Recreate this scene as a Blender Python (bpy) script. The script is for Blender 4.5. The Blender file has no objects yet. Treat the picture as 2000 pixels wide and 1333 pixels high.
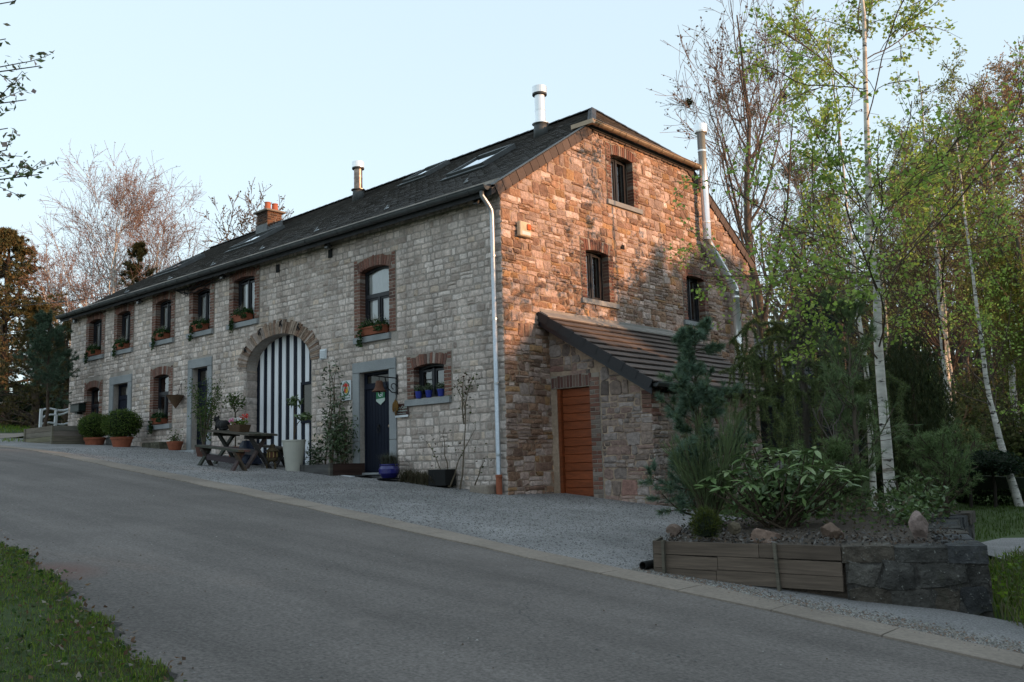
import bpy, math, random
import numpy as np
from mathutils import Matrix, Vector
# ------------------------------------------------------------------ scene, camera, sky, sun
sc = bpy.context.scene
COL = sc.collection
CAM = np.array([11.791516, -13.017587, 0.539242])
CR = np.array([[0.744007,0.667566,-0.028438],[0.111181,-0.081721,0.990434],[-0.658857,0.740052,0.135022]])          # rows: right, up, forward
cd = bpy.data.cameras.new('camera'); cam = bpy.data.objects.new('camera', cd); COL.objects.link(cam)
cd.sensor_width = 36.0; cd.lens = 32.33156; cd.clip_start = 0.05; cd.clip_end = 3000
m = Matrix.Identity(4)
for i in range(3):
    m[i][0] = CR[0][i]; m[i][1] = CR[1][i]; m[i][2] = -CR[2][i]; m[i][3] = CAM[i]
cam.matrix_world = m
sc.camera = cam

SUN_AZ = math.radians(17.0)        # measured from +X towards +Y
SUN_EL = math.radians(8.5)
world = bpy.data.worlds.new('World'); sc.world = world; world.use_nodes = True
wn = world.node_tree.nodes; wl = world.node_tree.links
wn.clear()
sky = wn.new('ShaderNodeTexSky'); sky.sky_type = 'NISHITA'; sky.sun_disc = False
sky.sun_elevation = SUN_EL; sky.sun_rotation = math.radians(90) - SUN_AZ
sky.altitude = 200; sky.air_density = 1.0; sky.dust_density = 0.6; sky.ozone_density = 1.5
hs = wn.new('ShaderNodeGamma'); hs.inputs['Gamma'].default_value = 0.18      # evens the dome out as multiple scattering does
bg = wn.new('ShaderNodeBackground'); bg.inputs['Strength'].default_value = 0.15
wo = wn.new('ShaderNodeOutputWorld')
wb = wn.new('ShaderNodeVectorMath'); wb.operation = 'MULTIPLY'; wb.inputs[1].default_value = (0.85, 0.97, 1.03)   # pale evening blue
wl.new(sky.outputs[0], hs.inputs['Color']); wl.new(hs.outputs[0], wb.inputs[0]); wl.new(wb.outputs[0], bg.inputs['Color']); wl.new(bg.outputs[0], wo.inputs['Surface'])
sd = bpy.data.lights.new('sun', 'SUN'); sd.energy = 0.92; sd.angle = math.radians(0.6); sd.color = (1.0, 0.56, 0.30)
sun = bpy.data.objects.new('sun', sd); COL.objects.link(sun)
sv = Vector((math.cos(SUN_EL)*math.cos(SUN_AZ), math.cos(SUN_EL)*math.sin(SUN_AZ), math.sin(SUN_EL)))
sun.rotation_euler = (-sv).to_track_quat('-Z', 'Y').to_euler()
vs = sc.view_settings
vs.view_transform = 'Standard'; vs.look = 'None'; vs.gamma = 1.0; vs.exposure = 2.55; vs.use_curve_mapping = False
sc.cycles.max_bounces = 4; sc.cycles.transparent_max_bounces = 8; sc.cycles.diffuse_bounces = 2; sc.cycles.glossy_bounces = 2; sc.cycles.transmission_bounces = 2
sc.cycles.caustics_reflective = False; sc.cycles.caustics_refractive = False

# ------------------------------------------------------------------ helpers
rnd = random.Random(7)
def NR(s): return np.random.default_rng(s)

def setp(o, label=None, cat=None, group=None, kind=None):
    if label: o['label'] = label
    if cat: o['category'] = cat
    if group: o['group'] = group
    if kind: o['kind'] = kind
    return o

def empty(name, loc, label, cat, group=None):
    o = bpy.data.objects.new(name, None); COL.objects.link(o)
    o.location = loc; o.empty_display_size = 0.2
    return setp(o, label, cat, group)

def adopt(o, parent):
    # parts are written in world coordinates; a thing's Empty is only translated
    if parent is not None:
        o.parent = parent
        if parent.type == 'EMPTY': o.matrix_parent_inverse = Matrix.Translation(-parent.location)
    return o

def mesh_from(name, V, F, mat, tint=None, smooth=False):
    V = np.asarray(V, dtype=np.float32).reshape(-1, 3)
    me = bpy.data.meshes.new(name)
    if isinstance(F, np.ndarray):
        k = F.shape[1]; nf = F.shape[0]
        me.vertices.add(len(V)); me.vertices.foreach_set('co', V.ravel())
        me.loops.add(nf*k); me.loops.foreach_set('vertex_index', F.astype(np.int32).ravel())
        me.polygons.add(nf)
        me.polygons.foreach_set('loop_start', np.arange(0, nf*k, k, dtype=np.int32))
        me.update(calc_edges=True)
    else:
        me.from_pydata(V.tolist(), [], F); nf = len(F)
        me.update()
    if smooth: me.polygons.foreach_set('use_smooth', np.ones(nf, dtype=bool))
    if tint is not None:
        a = me.attributes.new('tint', 'FLOAT_COLOR', 'FACE')
        t = np.ones((nf, 4), dtype=np.float32); t[:, :3] = np.asarray(tint, dtype=np.float32).reshape(-1, 3)
        a.data.foreach_set('color', t.ravel())
    if mat is not None: me.materials.append(mat)
    return me

def obj(name, me, parent=None, kind=None):
    o = bpy.data.objects.new(name, me); COL.objects.link(o)
    adopt(o, parent)
    if kind: o['kind'] = kind
    return o

class MB:
    """collects geometry for ONE mesh object"""
    def __init__(s): s.V = []; s.F = []; s.T = []
    def add(s, V, F, tint=(1, 1, 1)):
        b = len(s.V); s.V.extend([tuple(map(float, v)) for v in V])
        for f in F: s.F.append(tuple(b+i for i in f)); s.T.append(tint)
        return s
    def box(s, x0, x1, y0, y1, z0, z1, tint=(1, 1, 1)):
        V = [(x0,y0,z0),(x1,y0,z0),(x1,y1,z0),(x0,y1,z0),(x0,y0,z1),(x1,y0,z1),(x1,y1,z1),(x0,y1,z1)]
        return s.add(V, [(3,2,1,0),(4,5,6,7),(0,1,5,4),(1,2,6,5),(2,3,7,6),(3,0,4,7)], tint)
    def hexa(s, V, tint=(1, 1, 1)):       # 8 points: bottom 4 (ccw), top 4
        return s.add(V, [(3,2,1,0),(4,5,6,7),(0,1,5,4),(1,2,6,5),(2,3,7,6),(3,0,4,7)], tint)
    def bbox(s, x0, x1, y0, y1, z0, z1, b=.008, tint=(1, 1, 1)):   # box with chamfered edges
        xs=(x0,x1); ys=(y0,y1); zs=(z0,z1); V=[]; idx={}
        for i in range(2):
            for j in range(2):
                for k in range(2):
                    sx=1-2*i; sy=1-2*j; sz=1-2*k
                    for a in range(3):
                        p=[xs[i]+sx*b, ys[j]+sy*b, zs[k]+sz*b]
                        p[a]=(xs[i],ys[j],zs[k])[a]
                        idx[(i,j,k,a)]=len(V); V.append(p)
        F=[]
        for a in range(3):
            u,v=[(1,2),(0,2),(0,1)][a]
            for e in range(2):
                q=[]
                for (p1,p2) in ((0,0),(1,0),(1,1),(0,1)):
                    c=[0,0,0]; c[a]=e; c[u]=p1; c[v]=p2; q.append(idx[(*c,a)])
                F.append(tuple(q))
        for a in range(3):          # edges along axis a
            u,v=[(1,2),(0,2),(0,1)][a]
            for p1 in range(2):
                for p2 in range(2):
                    c0=[0,0,0]; c0[u]=p1; c0[v]=p2; c1=list(c0); c1[a]=1
                    F.append((idx[(*c0,u)],idx[(*c1,u)],idx[(*c1,v)],idx[(*c0,v)]))
        for i in range(2):
            for j in range(2):
                for k in range(2): F.append((idx[(i,j,k,0)],idx[(i,j,k,1)],idx[(i,j,k,2)]))
        return s.add(V,F,tint)
    def beam(s, a, b, w, h, up=(0,0,1), tint=(1,1,1)):     # rectangular bar from a to b
        a=np.array(a,float); b=np.array(b,float); t=b-a; t/=np.linalg.norm(t); u=np.array(up,float)
        r=np.cross(t,u); r/=np.linalg.norm(r); u=np.cross(r,t)
        V=[]
        for p in (a,b):
            V+= [p-r*w/2-u*h/2, p+r*w/2-u*h/2, p+r*w/2+u*h/2, p-r*w/2+u*h/2]
        return s.add(V,[(3,2,1,0),(4,5,6,7),(0,1,5,4),(1,2,6,5),(2,3,7,6),(3,0,4,7)],tint)
    def tube(s, pts, rad, n=8, tint=(1,1,1), cap=True):
        P=np.array(pts,float); K=len(P); rad=np.broadcast_to(np.array(rad,float),(K,))
        T=np.gradient(P,axis=0); T/=np.linalg.norm(T,axis=1)[:,None]+1e-9
        ref=np.array([0,0,1.]) if abs(T[:,2]).max()<.9 else np.array([1.,0.13,0])
        V=[]
        for k in range(K):
            a=np.cross(T[k],ref); a/=np.linalg.norm(a)+1e-9; b=np.cross(T[k],a)
            for i in range(n):
                th=2*math.pi*i/n; V.append(P[k]+rad[k]*(a*math.cos(th)+b*math.sin(th)))
        F=[(k*n+i,k*n+(i+1)%n,(k+1)*n+(i+1)%n,(k+1)*n+i) for k in range(K-1) for i in range(n)]
        if cap: F+=[tuple(range(n)),tuple((K-1)*n+i for i in range(n-1,-1,-1))]
        return s.add(V,F,tint)
    def lathe(s, prof, c, n=16, tint=(1,1,1)):
        V=[];K=len(prof)
        for r,z in prof:
            for i in range(n):
                th=2*math.pi*i/n; V.append((c[0]+r*math.cos(th),c[1]+r*math.sin(th),c[2]+z))
        F=[(k*n+i,k*n+(i+1)%n,(k+1)*n+(i+1)%n,(k+1)*n+i) for k in range(K-1) for i in range(n)]
        if prof[0][0]>1e-4: F.append(tuple(range(n-1,-1,-1)))
        if prof[-1][0]>1e-4: F.append(tuple((K-1)*n+i for i in range(n)))
        return s.add(V,F,tint)
    def prism(s, poly, f0, f1, tint=(1,1,1)):     # poly: list of 2D, f0/f1 map 2D -> 3D for both faces
        n=len(poly); V=[f0(*p) for p in poly]+[f1(*p) for p in poly]
        F=[tuple(range(n-1,-1,-1)),tuple(range(n,2*n))]+[(i,(i+1)%n,n+(i+1)%n,n+i) for i in range(n)]
        return s.add(V,F,tint)
    def build(s, name, mat, parent=None, smooth=False, kind=None):
        return obj(name, mesh_from(name, s.V, s.F, mat, s.T, smooth), parent, kind)

def join_pieces(pcs):
    mb = MB()
    for V, F, t in pcs: mb.add(V, F, t)
    return mb

def area_key(V):
    V=np.array(V); c=V.mean(0); e=V.max(0)-V.min(0)
    d=np.linalg.norm(c-CAM)
    e=np.sort(e); return e[2]*e[1]/(d*d)

def pieces(pcs, name, rest, mat, parent, limit=300, offset=None):
    """each piece its own child object up to the limit (those that show largest), the rest one joined part"""
    order = sorted(range(len(pcs)), key=lambda i: -area_key(pcs[i][0]))
    for i in order[:limit]:
        V, F, t = pcs[i]
        obj(name, mesh_from(name, V, [tuple(f) for f in F], mat, [t]*len(F)), parent)
    if len(order) > limit:
        join_pieces([pcs[i] for i in order[limit:]]).build(rest, mat, parent, kind='stuff')

# ------------------------------------------------------------------ materials
def _nodes(name):
    mt = bpy.data.materials.new(name); mt.use_nodes = True
    nt = mt.node_tree; nt.nodes.clear()
    out = nt.nodes.new('ShaderNodeOutputMaterial')
    return mt, nt, out

def _noise(nt, vec, scale, detail=4, rough=.6):
    n = nt.nodes.new('ShaderNodeTexNoise'); n.inputs['Scale'].default_value = scale
    n.inputs['Detail'].default_value = detail; n.inputs['Roughness'].default_value = rough
    if vec is not None: nt.links.new(vec, n.inputs['Vector'])
    return n.outputs['Fac']

def _rng(nt, val, a, b, lo=.3, hi=.7):
    r = nt.nodes.new('ShaderNodeMapRange'); r.inputs[1].default_value = lo; r.inputs[2].default_value = hi
    r.inputs[3].default_value = a; r.inputs[4].default_value = b; nt.links.new(val, r.inputs[0]); return r.outputs[0]

def _mul(nt, col, fac):
    v = nt.nodes.new('ShaderNodeVectorMath'); v.operation = 'SCALE'
    nt.links.new(col, v.inputs[0]); nt.links.new(fac, v.inputs['Scale']); return v.outputs[0]

def _mix(nt, fac, a, b):
    x = nt.nodes.new('ShaderNodeMix'); x.data_type = 'RGBA'
    nt.links.new(fac, x.inputs[0])
    for s, v in ((6, a), (7, b)):
        if isinstance(v, tuple): x.inputs[s].default_value = (*v, 1)
        else: nt.links.new(v, x.inputs[s])
    return x.outputs[2]

def M(name, base=(.5,.5,.5), rough=.8, tint=False, var=.25, scale=6, var2=.12, scale2=.7, bump=.3, bscale=45, bdist=.01,
      metal=0., spec=.3, spots=None, stretch=None, coord='pos', streak=0.):
    mt, nt, out = _nodes(name)
    p = nt.nodes.new('ShaderNodeBsdfPrincipled'); nt.links.new(p.outputs[0], out.inputs[0])
    if coord == 'pos':
        vec = nt.nodes.new('ShaderNodeNewGeometry').outputs['Position']
    else:
        vec = nt.nodes.new('ShaderNodeTexCoord').outputs['Object']
    if stretch:
        mp = nt.nodes.new('ShaderNodeMapping'); mp.inputs['Scale'].default_value = stretch
        nt.links.new(vec, mp.inputs[0]); vec = mp.outputs[0]
    if tint:
        a = nt.nodes.new('ShaderNodeAttribute'); a.attribute_name = 'tint'; col = a.outputs['Color']
        rgb = nt.nodes.new('ShaderNodeVectorMath'); rgb.operation = 'MULTIPLY'
        nt.links.new(col, rgb.inputs[0]); rgb.inputs[1].default_value = base; col = rgb.outputs[0]
    else:
        c = nt.nodes.new('ShaderNodeRGB'); c.outputs[0].default_value = (*base, 1); col = c.outputs[0]
    if var: col = _mul(nt, col, _rng(nt, _noise(nt, vec, scale, 6, .65), 1-var, 1+var))
    if var2: col = _mul(nt, col, _rng(nt, _noise(nt, vec, scale2, 3), 1-var2, 1+var2))
    if streak:
        mp2=nt.nodes.new('ShaderNodeMapping'); mp2.inputs['Scale'].default_value=(1.6,1.6,.16); nt.links.new(vec,mp2.inputs[0]); col=_mul(nt,col,_rng(nt,_noise(nt,mp2.outputs[0],1.5,6,.6),1-streak,1+streak*.6,.35,.6))
    if spots:
        for sc_, lo, hi, c2 in spots:
            col = _mix(nt, _rng(nt, _noise(nt, vec, sc_, 5, .7), 0, 1, lo, hi), col, c2)
    nt.links.new(col, p.inputs['Base Color'])
    p.inputs['Roughness'].default_value = rough; p.inputs['Metallic'].default_value = metal
    p.inputs['Specular IOR Level'].default_value = spec
    if bump:
        b = nt.nodes.new('ShaderNodeBump'); b.inputs['Strength'].default_value = bump; b.inputs['Distance'].default_value = bdist
        nt.links.new(_noise(nt, vec, bscale, 5, .65), b.inputs['Height']); nt.links.new(b.outputs[0], p.inputs['Normal'])
    return mt

def leaf_mat(name, base, trans=.35, rough=.55, tint=True, gloss=.25):
    mt, nt, out = _nodes(name)
    d = nt.nodes.new('ShaderNodeBsdfPrincipled'); t = nt.nodes.new('ShaderNodeBsdfTranslucent'); x = nt.nodes.new('ShaderNodeMixShader')
    d.inputs['Roughness'].default_value = rough; d.inputs['Specular IOR Level'].default_value = gloss
    x.inputs[0].default_value = trans
    a = nt.nodes.new('ShaderNodeAttribute'); a.attribute_name = 'tint'
    v = nt.nodes.new('ShaderNodeVectorMath'); v.operation = 'MULTIPLY'; v.inputs[1].default_value = base
    nt.links.new(a.outputs['Color'], v.inputs[0])
    nt.links.new(v.outputs[0], d.inputs['Base Color']); nt.links.new(v.outputs[0], t.inputs['Color'])
    nt.links.new(d.outputs[0], x.inputs[1]); nt.links.new(t.outputs[0], x.inputs[2]); nt.links.new(x.outputs[0], out.inputs[0])
    return mt

def glass_mat(name, tintc=(.92,.94,.94), boost=.05):
    mt, nt, out = _nodes(name)
    t = nt.nodes.new('ShaderNodeBsdfTransparent'); t.inputs[0].default_value = (*tintc, 1)
    g = nt.nodes.new('ShaderNodeBsdfGlossy'); g.inputs['Roughness'].default_value = .015; g.inputs['Color'].default_value = (.95,.97,1,1)
    f = nt.nodes.new('ShaderNodeFresnel'); f.inputs[0].default_value = 1.7
    ad = nt.nodes.new('ShaderNodeMath'); ad.operation = 'ADD'; ad.inputs[1].default_value = boost; nt.links.new(f.outputs[0], ad.inputs[0])
    x = nt.nodes.new('ShaderNodeMixShader'); nt.links.new(ad.outputs[0], x.inputs[0]); nt.links.new(t.outputs[0], x.inputs[1]); nt.links.new(g.outputs[0], x.inputs[2])
    nt.links.new(x.outputs[0], out.inputs[0]); return mt

m_stone = M('limestone', (0.79,0.735,0.735), tint=True, streak=.2, var=.28, scale=14, var2=.14, scale2=.9, bump=.75, bscale=38, bdist=.018,
            spots=[(2.2,.60,.80,(.16,.14,.115))])
m_rubble = M('rubble_stone', (0.87,0.79,0.80), tint=True, var=.34, scale=12, var2=.18, scale2=1.1, bump=.9, bscale=20, bdist=.045)
m_mortar = M('lime_mortar', (.355,.31,.275), .95, streak=.2, var=.2, scale=20, var2=.25, scale2=.6, bump=.7, bscale=90, bdist=.008)
m_mortar2 = M('earth_mortar', (.37,.275,.205), .95, var=.25, scale=18, var2=.2, scale2=.8, bump=.8, bscale=80, bdist=.01)
m_brick = M('brick_clay', (0.66,0.64,0.63), tint=True, var=.22, scale=30, var2=.15, bump=.5, bscale=110, bdist=.006, spots=[(9,.62,.72,(.36,.33,.30))])
m_brickm = M('brick_mortar', (.30,.26,.22), .95, var=.15, bump=.5, bscale=100)
m_blue = M('bluestone_trim', (.27,.28,.285), .8, var=.12, scale=30, var2=.16, scale2=1.5, bump=.25, bscale=120, bdist=.004)
m_slate = M('roof_slate', (1.05,1.05,1.08), tint=True, rough=.62, var=.25, scale=25, var2=.2, scale2=.5, bump=.3, bscale=60, bdist=.005, spec=.35, spots=[(60,.66,.74,(.16,.16,.15))])
m_tile = M('concrete_tile', (0.9,0.86,0.83), tint=True, rough=.7, var=.15, scale=30, bump=.2, bscale=80, bdist=.004)
m_vslate = M('verge_slate', (0.6,0.6,0.6), tint=True, rough=.75, var=.12, scale=20, bump=.15, bscale=70)
m_zincd = M('weathered_zinc', (.085,.09,.092), .55, metal=.35, var=.2, scale=5, bump=.05)
m_zinc = M('galvanised_zinc', (.46,.49,.52), .42, metal=.85, var=.15, scale=25, bump=.08, bscale=60)
m_copper = M('gutter_sheet', (.36,.27,.19), .45, metal=.5, var=.15, bump=.05)
m_steel = M('polished_steel', (.90,.91,.92), .28, metal=.65, var=.06, scale=3, bump=.02)
m_steelb = M('blued_steel', (.22,.17,.14), .28, metal=1., var=.5, scale=9, bump=.02)
m_frame = M('anthracite_frame', (.012,.013,.018), .45, var=.1, bump=.03, spec=.4)
m_navy = M('navy_paint', (.009,.012,.022), .6, spec=.15, var=.15, scale=12, bump=.08, bscale=60, stretch=(1,1,.15))
m_wpaint = M('white_paint', (.72,.73,.76), .5, var=.06, scale=8, bump=.06, bscale=50, stretch=(1,1,.15))
m_wpl = M('white_plastic', (.6,.62,.64), .45, var=.05, bump=0)
m_curtain = M('curtain_cloth', (.88,.88,.88), .9, var=.05, bump=.1, bscale=30)
m_glass = glass_mat('window_glass', boost=.06)
m_skyglass = glass_mat('skylight_glass', (.3,.32,.35), boost=.35)
m_dark = M('dark_hollow', (.01,.01,.01), .9, var=0, var2=0, bump=0)
m_room = M('room_wall', (.22,.18,.14), .9, bump=0)
m_cedarw = M('varnished_wood', (0.95,0.95,0.95), tint=True, rough=.42, var=.35, scale=5, var2=.15, bump=.15, bscale=20, spec=.4, stretch=(1.2,1.2,9))
m_wood = M('weathered_wood', tint=True, rough=.85, var=.28, scale=6, var2=.2, bump=.5, bscale=24, bdist=.006, stretch=(.5,3,6))
m_woodv = M('weathered_board', tint=True, rough=.85, var=.3, scale=7, var2=.25, scale2=1.6, bump=.5, bscale=26, bdist=.006, stretch=(.35,.35,7))
m_terra = M('terracotta', (.27,.085,.045), .8, var=.2, scale=9, bump=.15)
m_bterra = M('chimney_pot_clay', (.42,.13,.07), .8, var=.12, bump=.1)
m_iron = M('wrought_iron', (.02,.02,.022), .5, metal=.6, bump=.1)
m_rust = M('rusty_iron', (.10,.045,.028), .75, metal=.3, var=.35, scale=18, bump=.3)
def asphalt_mat():
    mt=M('asphalt',(.142,.125,.114),.88,var=.42,scale=36,var2=.15,scale2=.5,bump=.6,bscale=170,bdist=.006,spec=.22,
         spots=[(.45,.54,.80,(.108,.094,.086)),(1.6,.58,.80,(.18,.156,.14)),(70,.68,.76,(.33,.29,.26)),(60,.68,.76,(.045,.04,.037)),(.14,.58,.75,(.165,.143,.128))])
    nt=mt.node_tree; p=[n for n in nt.nodes if n.type=='BSDF_PRINCIPLED'][0]; col=p.inputs['Base Color'].links[0].from_socket
    pos=[n for n in nt.nodes if n.type=='NEW_GEOMETRY'][0].outputs['Position']
    # wear bands running along the lane
    mpb=nt.nodes.new('ShaderNodeMapping'); mpb.inputs['Scale'].default_value=(.05,.85,0); mpb.inputs['Rotation'].default_value=(0,0,.07); nt.links.new(pos,mpb.inputs[0]); col=_mul(nt,col,_rng(nt,_noise(nt,mpb.outputs[0],1.6,4,.55),.84,1.13,.35,.65))
    # hairline cracks where a slow noise allows them
    nz=nt.nodes.new('ShaderNodeTexNoise'); nz.inputs['Scale'].default_value=1.3; nz.inputs['Detail'].default_value=4; nt.links.new(pos,nz.inputs['Vector'])
    ad=nt.nodes.new('ShaderNodeMix'); ad.data_type='VECTOR'; ad.inputs[0].default_value=.35; nt.links.new(pos,ad.inputs[4]); nt.links.new(nz.outputs['Color'],ad.inputs[5])
    vo=nt.nodes.new('ShaderNodeTexVoronoi'); vo.feature='DISTANCE_TO_EDGE'; vo.inputs['Scale'].default_value=.62; nt.links.new(ad.outputs[1],vo.inputs['Vector'])
    ln=_rng(nt,vo.outputs['Distance'],1,0,.001,.0035); mk=_rng(nt,_noise(nt,pos,.35,3),0,.5,.54,.66)
    mu=nt.nodes.new('ShaderNodeMath'); mu.operation='MULTIPLY'; nt.links.new(ln,mu.inputs[0]); nt.links.new(mk,mu.inputs[1])
    col=_mix(nt,mu.outputs[0],col,(.05,.049,.048))
    # old brick-dust stain by the verge
    ds=nt.nodes.new('ShaderNodeVectorMath'); ds.operation='DISTANCE'; ds.inputs[1].default_value=(3.15,-9.15,-.3); wv=nt.nodes.new('ShaderNodeVectorMath'); wv.operation='MULTIPLY_ADD'; wv.inputs[1].default_value=(.5,.5,0); nt.links.new(nz.outputs['Color'],wv.inputs[0]); nt.links.new(pos,wv.inputs[2]); nt.links.new(wv.outputs[0],ds.inputs[0])
    col=_mix(nt,_rng(nt,ds.outputs['Value'],.75,0,.12,.5),col,(.15,.085,.07))
    nt.links.new(col,p.inputs['Base Color']); return mt
m_asphalt = asphalt_mat()
m_kerb = M('kerb_concrete', (.24,.20,.165), .9, var=.2, scale=24, var2=.2, scale2=.8, bump=.4, bscale=120, bdist=.004)
m_gravel = M('gravel_bed', (.25,.24,.235), .95, var=.55, scale=55, var2=.28, scale2=.7, bump=1., bscale=70, bdist=.02)
m_pebble = M('gravel_stone', (0.6,0.59,0.58), tint=True, rough=.9, var=.15, scale=60, bump=0)
m_dirt = M('roadside_dirt',(.05,.045,.04),.95,var=.4,scale=30,bump=.8,bscale=60,bdist=.01)
m_soil = M('planting_soil', (.085,.066,.052), .95, var=.4, scale=25, bump=1., bscale=40, bdist=.03)
m_grass = M('lawn', (.045,.07,.016), .9, var=.35, scale=18, var2=.25, scale2=.5, bump=.8, bscale=60, bdist=.02)
m_bark = M('bark_brown', (0.7,0.7,0.7), tint=True, rough=.9, var=.35, scale=9, bump=.7, bscale=22, bdist=.02, stretch=(1,1,.3))
m_birch = M('birch_bark', (.60,.57,.52), .75, var=.18, scale=5, var2=.3, scale2=2.2, bump=.35, bscale=24, bdist=.008, stretch=(.7,.7,3.2),
            spots=[(4.5,.555,.60,(.04,.034,.03)),(1.1,.56,.70,(.30,.25,.20))])
m_twig = M('twig_bark', (0.8,0.8,0.8), tint=True, rough=.85, var=.2, bump=0)
m_leaf = leaf_mat('leaf', (1,1,1), .5)
m_needle = leaf_mat('needle', (1,1,1), .12, .6)
m_rleaf = leaf_mat('glossy_leaf', (1,1,1), .15, .38, gloss=.5)
m_petal = leaf_mat('petal', (1,1,1), .3)
m_rock = M('field_rock', (0.68,0.68,0.68), tint=True, rough=.9, var=.35, scale=8, var2=.3, bump=.8, bscale=18, bdist=.03)
m_oldstone = M('mossy_blockstone', (0.6,0.6,0.6), tint=True, rough=.95, var=.5, scale=9, var2=.4, scale2=2.4, bump=1., bscale=13, bdist=.07,
               spots=[(5,.58,.74,(.055,.055,.04)),(26,.61,.70,(.33,.33,.30)),(7,.66,.74,(.30,.29,.26))])
m_fur = M('black_fur', (.008,.007,.007), .8, var=.3, bump=.6, bscale=60)
# ------------------------------------------------------------------ terrain height
_gx = np.array([-160,-120,-60,-39,-33,-25,-19.7,-12,-6,0,5,11.8,20,30,60,120])
_gz = np.array([11,9.6,5.3,3.5,3.05,2.32,1.79,1.25,.63,0,-.5,-1.1,-1.75,-2.4,-3.2,-3.6])
_tx = np.linspace(-170, 130, 1201); _tz = np.interp(_tx, _gx, _gz)
_tz = np.convolve(np.pad(_tz, 6, mode='edge'), np.ones(13)/13, mode='valid')
def sstep(v, a, b):
    t = np.clip((np.asarray(v, float)-a)/(b-a), 0, 1); return t*t*(3-2*t)
def G(x, y):
    x = np.asarray(x, float); y = np.asarray(y, float)
    z = np.interp(x, _tx, _tz)
    w = sstep(y, .5, 5)*sstep(x, 2.6, 4.5)
    z = z*(1-w) + (-.85)*w
    z = z + sstep(y, 24, 70)*5.0*sstep(x, -45, -15)      # wooded slope behind the garden
    z = z + sstep(x, 20, 45)*7.0                          # unseen rise added at the right to block low sun
    return z
# ------------------------------------------------------------------ ground, road, kerb, yard
def grid_sheet(name, xs, ylo, yhi, ny, off, mat, kind='structure'):
    """strip: for every x a row of ny points between ylo(x) and yhi(x)"""
    V=[]; xs=np.asarray(xs)
    for x in xs:
        ys=np.linspace(ylo(x), yhi(x), ny); zs=G(np.full(ny,x), ys)+off
        V+= [(x,y,z) for y,z in zip(ys,zs)]
    n=len(xs); F=[(i*ny+j,(i+1)*ny+j,(i+1)*ny+j+1,i*ny+j+1) for i in range(n-1) for j in range(ny-1)]
    o=obj(name, mesh_from(name,V,F,mat,smooth=True)); o['kind']=kind; return o

KL = lambda x: float(np.interp(x,[-80,-30,-20,-13,-7,-2,1.5,6.5,8.6,10,14,20,40],[-7.5,-4.2,-3.85,-3.92,-4.26,-4.45,-4.74,-5.28,-5.60,-5.82,-6.5,-7.6,-11.5]))
KU = lambda x: KL(x)+float(np.interp(x,[-13,-5,2,8],[.38,.55,.46,.42]))
VE = lambda x: float(np.interp(x,[-80,-30,-10,0,1.45,2.5,3.4,4.3,5.05,5.9,6.5,8,12,20,40],[-13,-9.2,-8.9,-9.2,-9.38,-9.5,-9.65,-9.87,-10,-10.17,-10.3,-10.7,-12.0,-15,-20]))
def wob(x, s=0): return .05*math.sin(3.1*x+s)+.035*math.sin(7.7*x+1+s)+.025*math.sin(17.3*x+2*s)

gxs=np.unique(np.concatenate([np.linspace(-600,-130,12),np.linspace(-130,-40,31),np.linspace(-40,22,125),np.linspace(22,130,37),np.linspace(130,600,10)]))
gys=np.unique(np.concatenate([np.linspace(-600,-60,10),np.linspace(-60,-16,15),np.linspace(-16,8,49),np.linspace(8,90,55),np.linspace(90,600,14)]))
GX,GY=np.meshgrid(gxs,gys,indexing='ij'); GZ=G(GX,GY)
mask=sstep(GX,-26,-23)*sstep(GY,-11.5,-10)*(1-sstep(GY,1.4,2.4)); GZ=GZ-.05*mask
rd=sstep(GY,-12,-10)*(1-sstep(GY,-3.2,-2.4)); GZ-=.05*rd*(1-sstep(GX,-26,-23))
i,j=np.meshgrid(np.arange(len(gxs)-1),np.arange(len(gys)-1),indexing='ij'); n=len(gys)
GF=np.stack([i*n+j,(i+1)*n+j,(i+1)*n+j+1,i*n+j+1],-1).reshape(-1,4)
obj('ground',mesh_from('ground',np.stack([GX,GY,GZ],-1),GF,m_grass,smooth=True),kind='structure')
rx=np.concatenate([np.linspace(-80,-26,28),np.linspace(-25,25,201),np.linspace(26,60,18)])
grid_sheet('road',rx,lambda x:VE(x)-.5,lambda x:KL(x)+.05,14,0.0,m_asphalt)
grid_sheet('gravel_yard',np.linspace(-21,16,149),lambda x:KU(x)-.05,
           lambda x:(.25 if x<.05 else (1.4 if x<6 else float(np.interp(x,[6,7,8.4,9.4,16],[-2.,-3.4,-4.1,-4.15,-4.6])))),12,.008,m_gravel)
# concrete channel in cast lengths
xs=[-24.0]
kr=NR(3)
while xs[-1]<22: xs.append(xs[-1]+1.0+kr.uniform(-.01,.01))
kerb=empty('kerb_channel',(0,-4.4,0),None,None); kerb['kind']='structure'
for a,b in zip(xs[:-1],xs[1:]):
    mb=MB(); g=.006; t=kr.uniform(.85,1.15)
    V=[]
    for top in (0,1):
        for x,f in ((a+g,KL),(b-g,KL),(b-g,KU),(a+g,KU)):
            y=f(x)+(wob(x,1)*.35 if f is KL else wob(x,4)*.5); V.append((x,y,float(G(x,y))+(.016 if top else -.12)+kr.uniform(-.002,.002)))
    mb.hexa(V,(t,t,t)); mb.build('kerb_slab',m_kerb,kerb)
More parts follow.
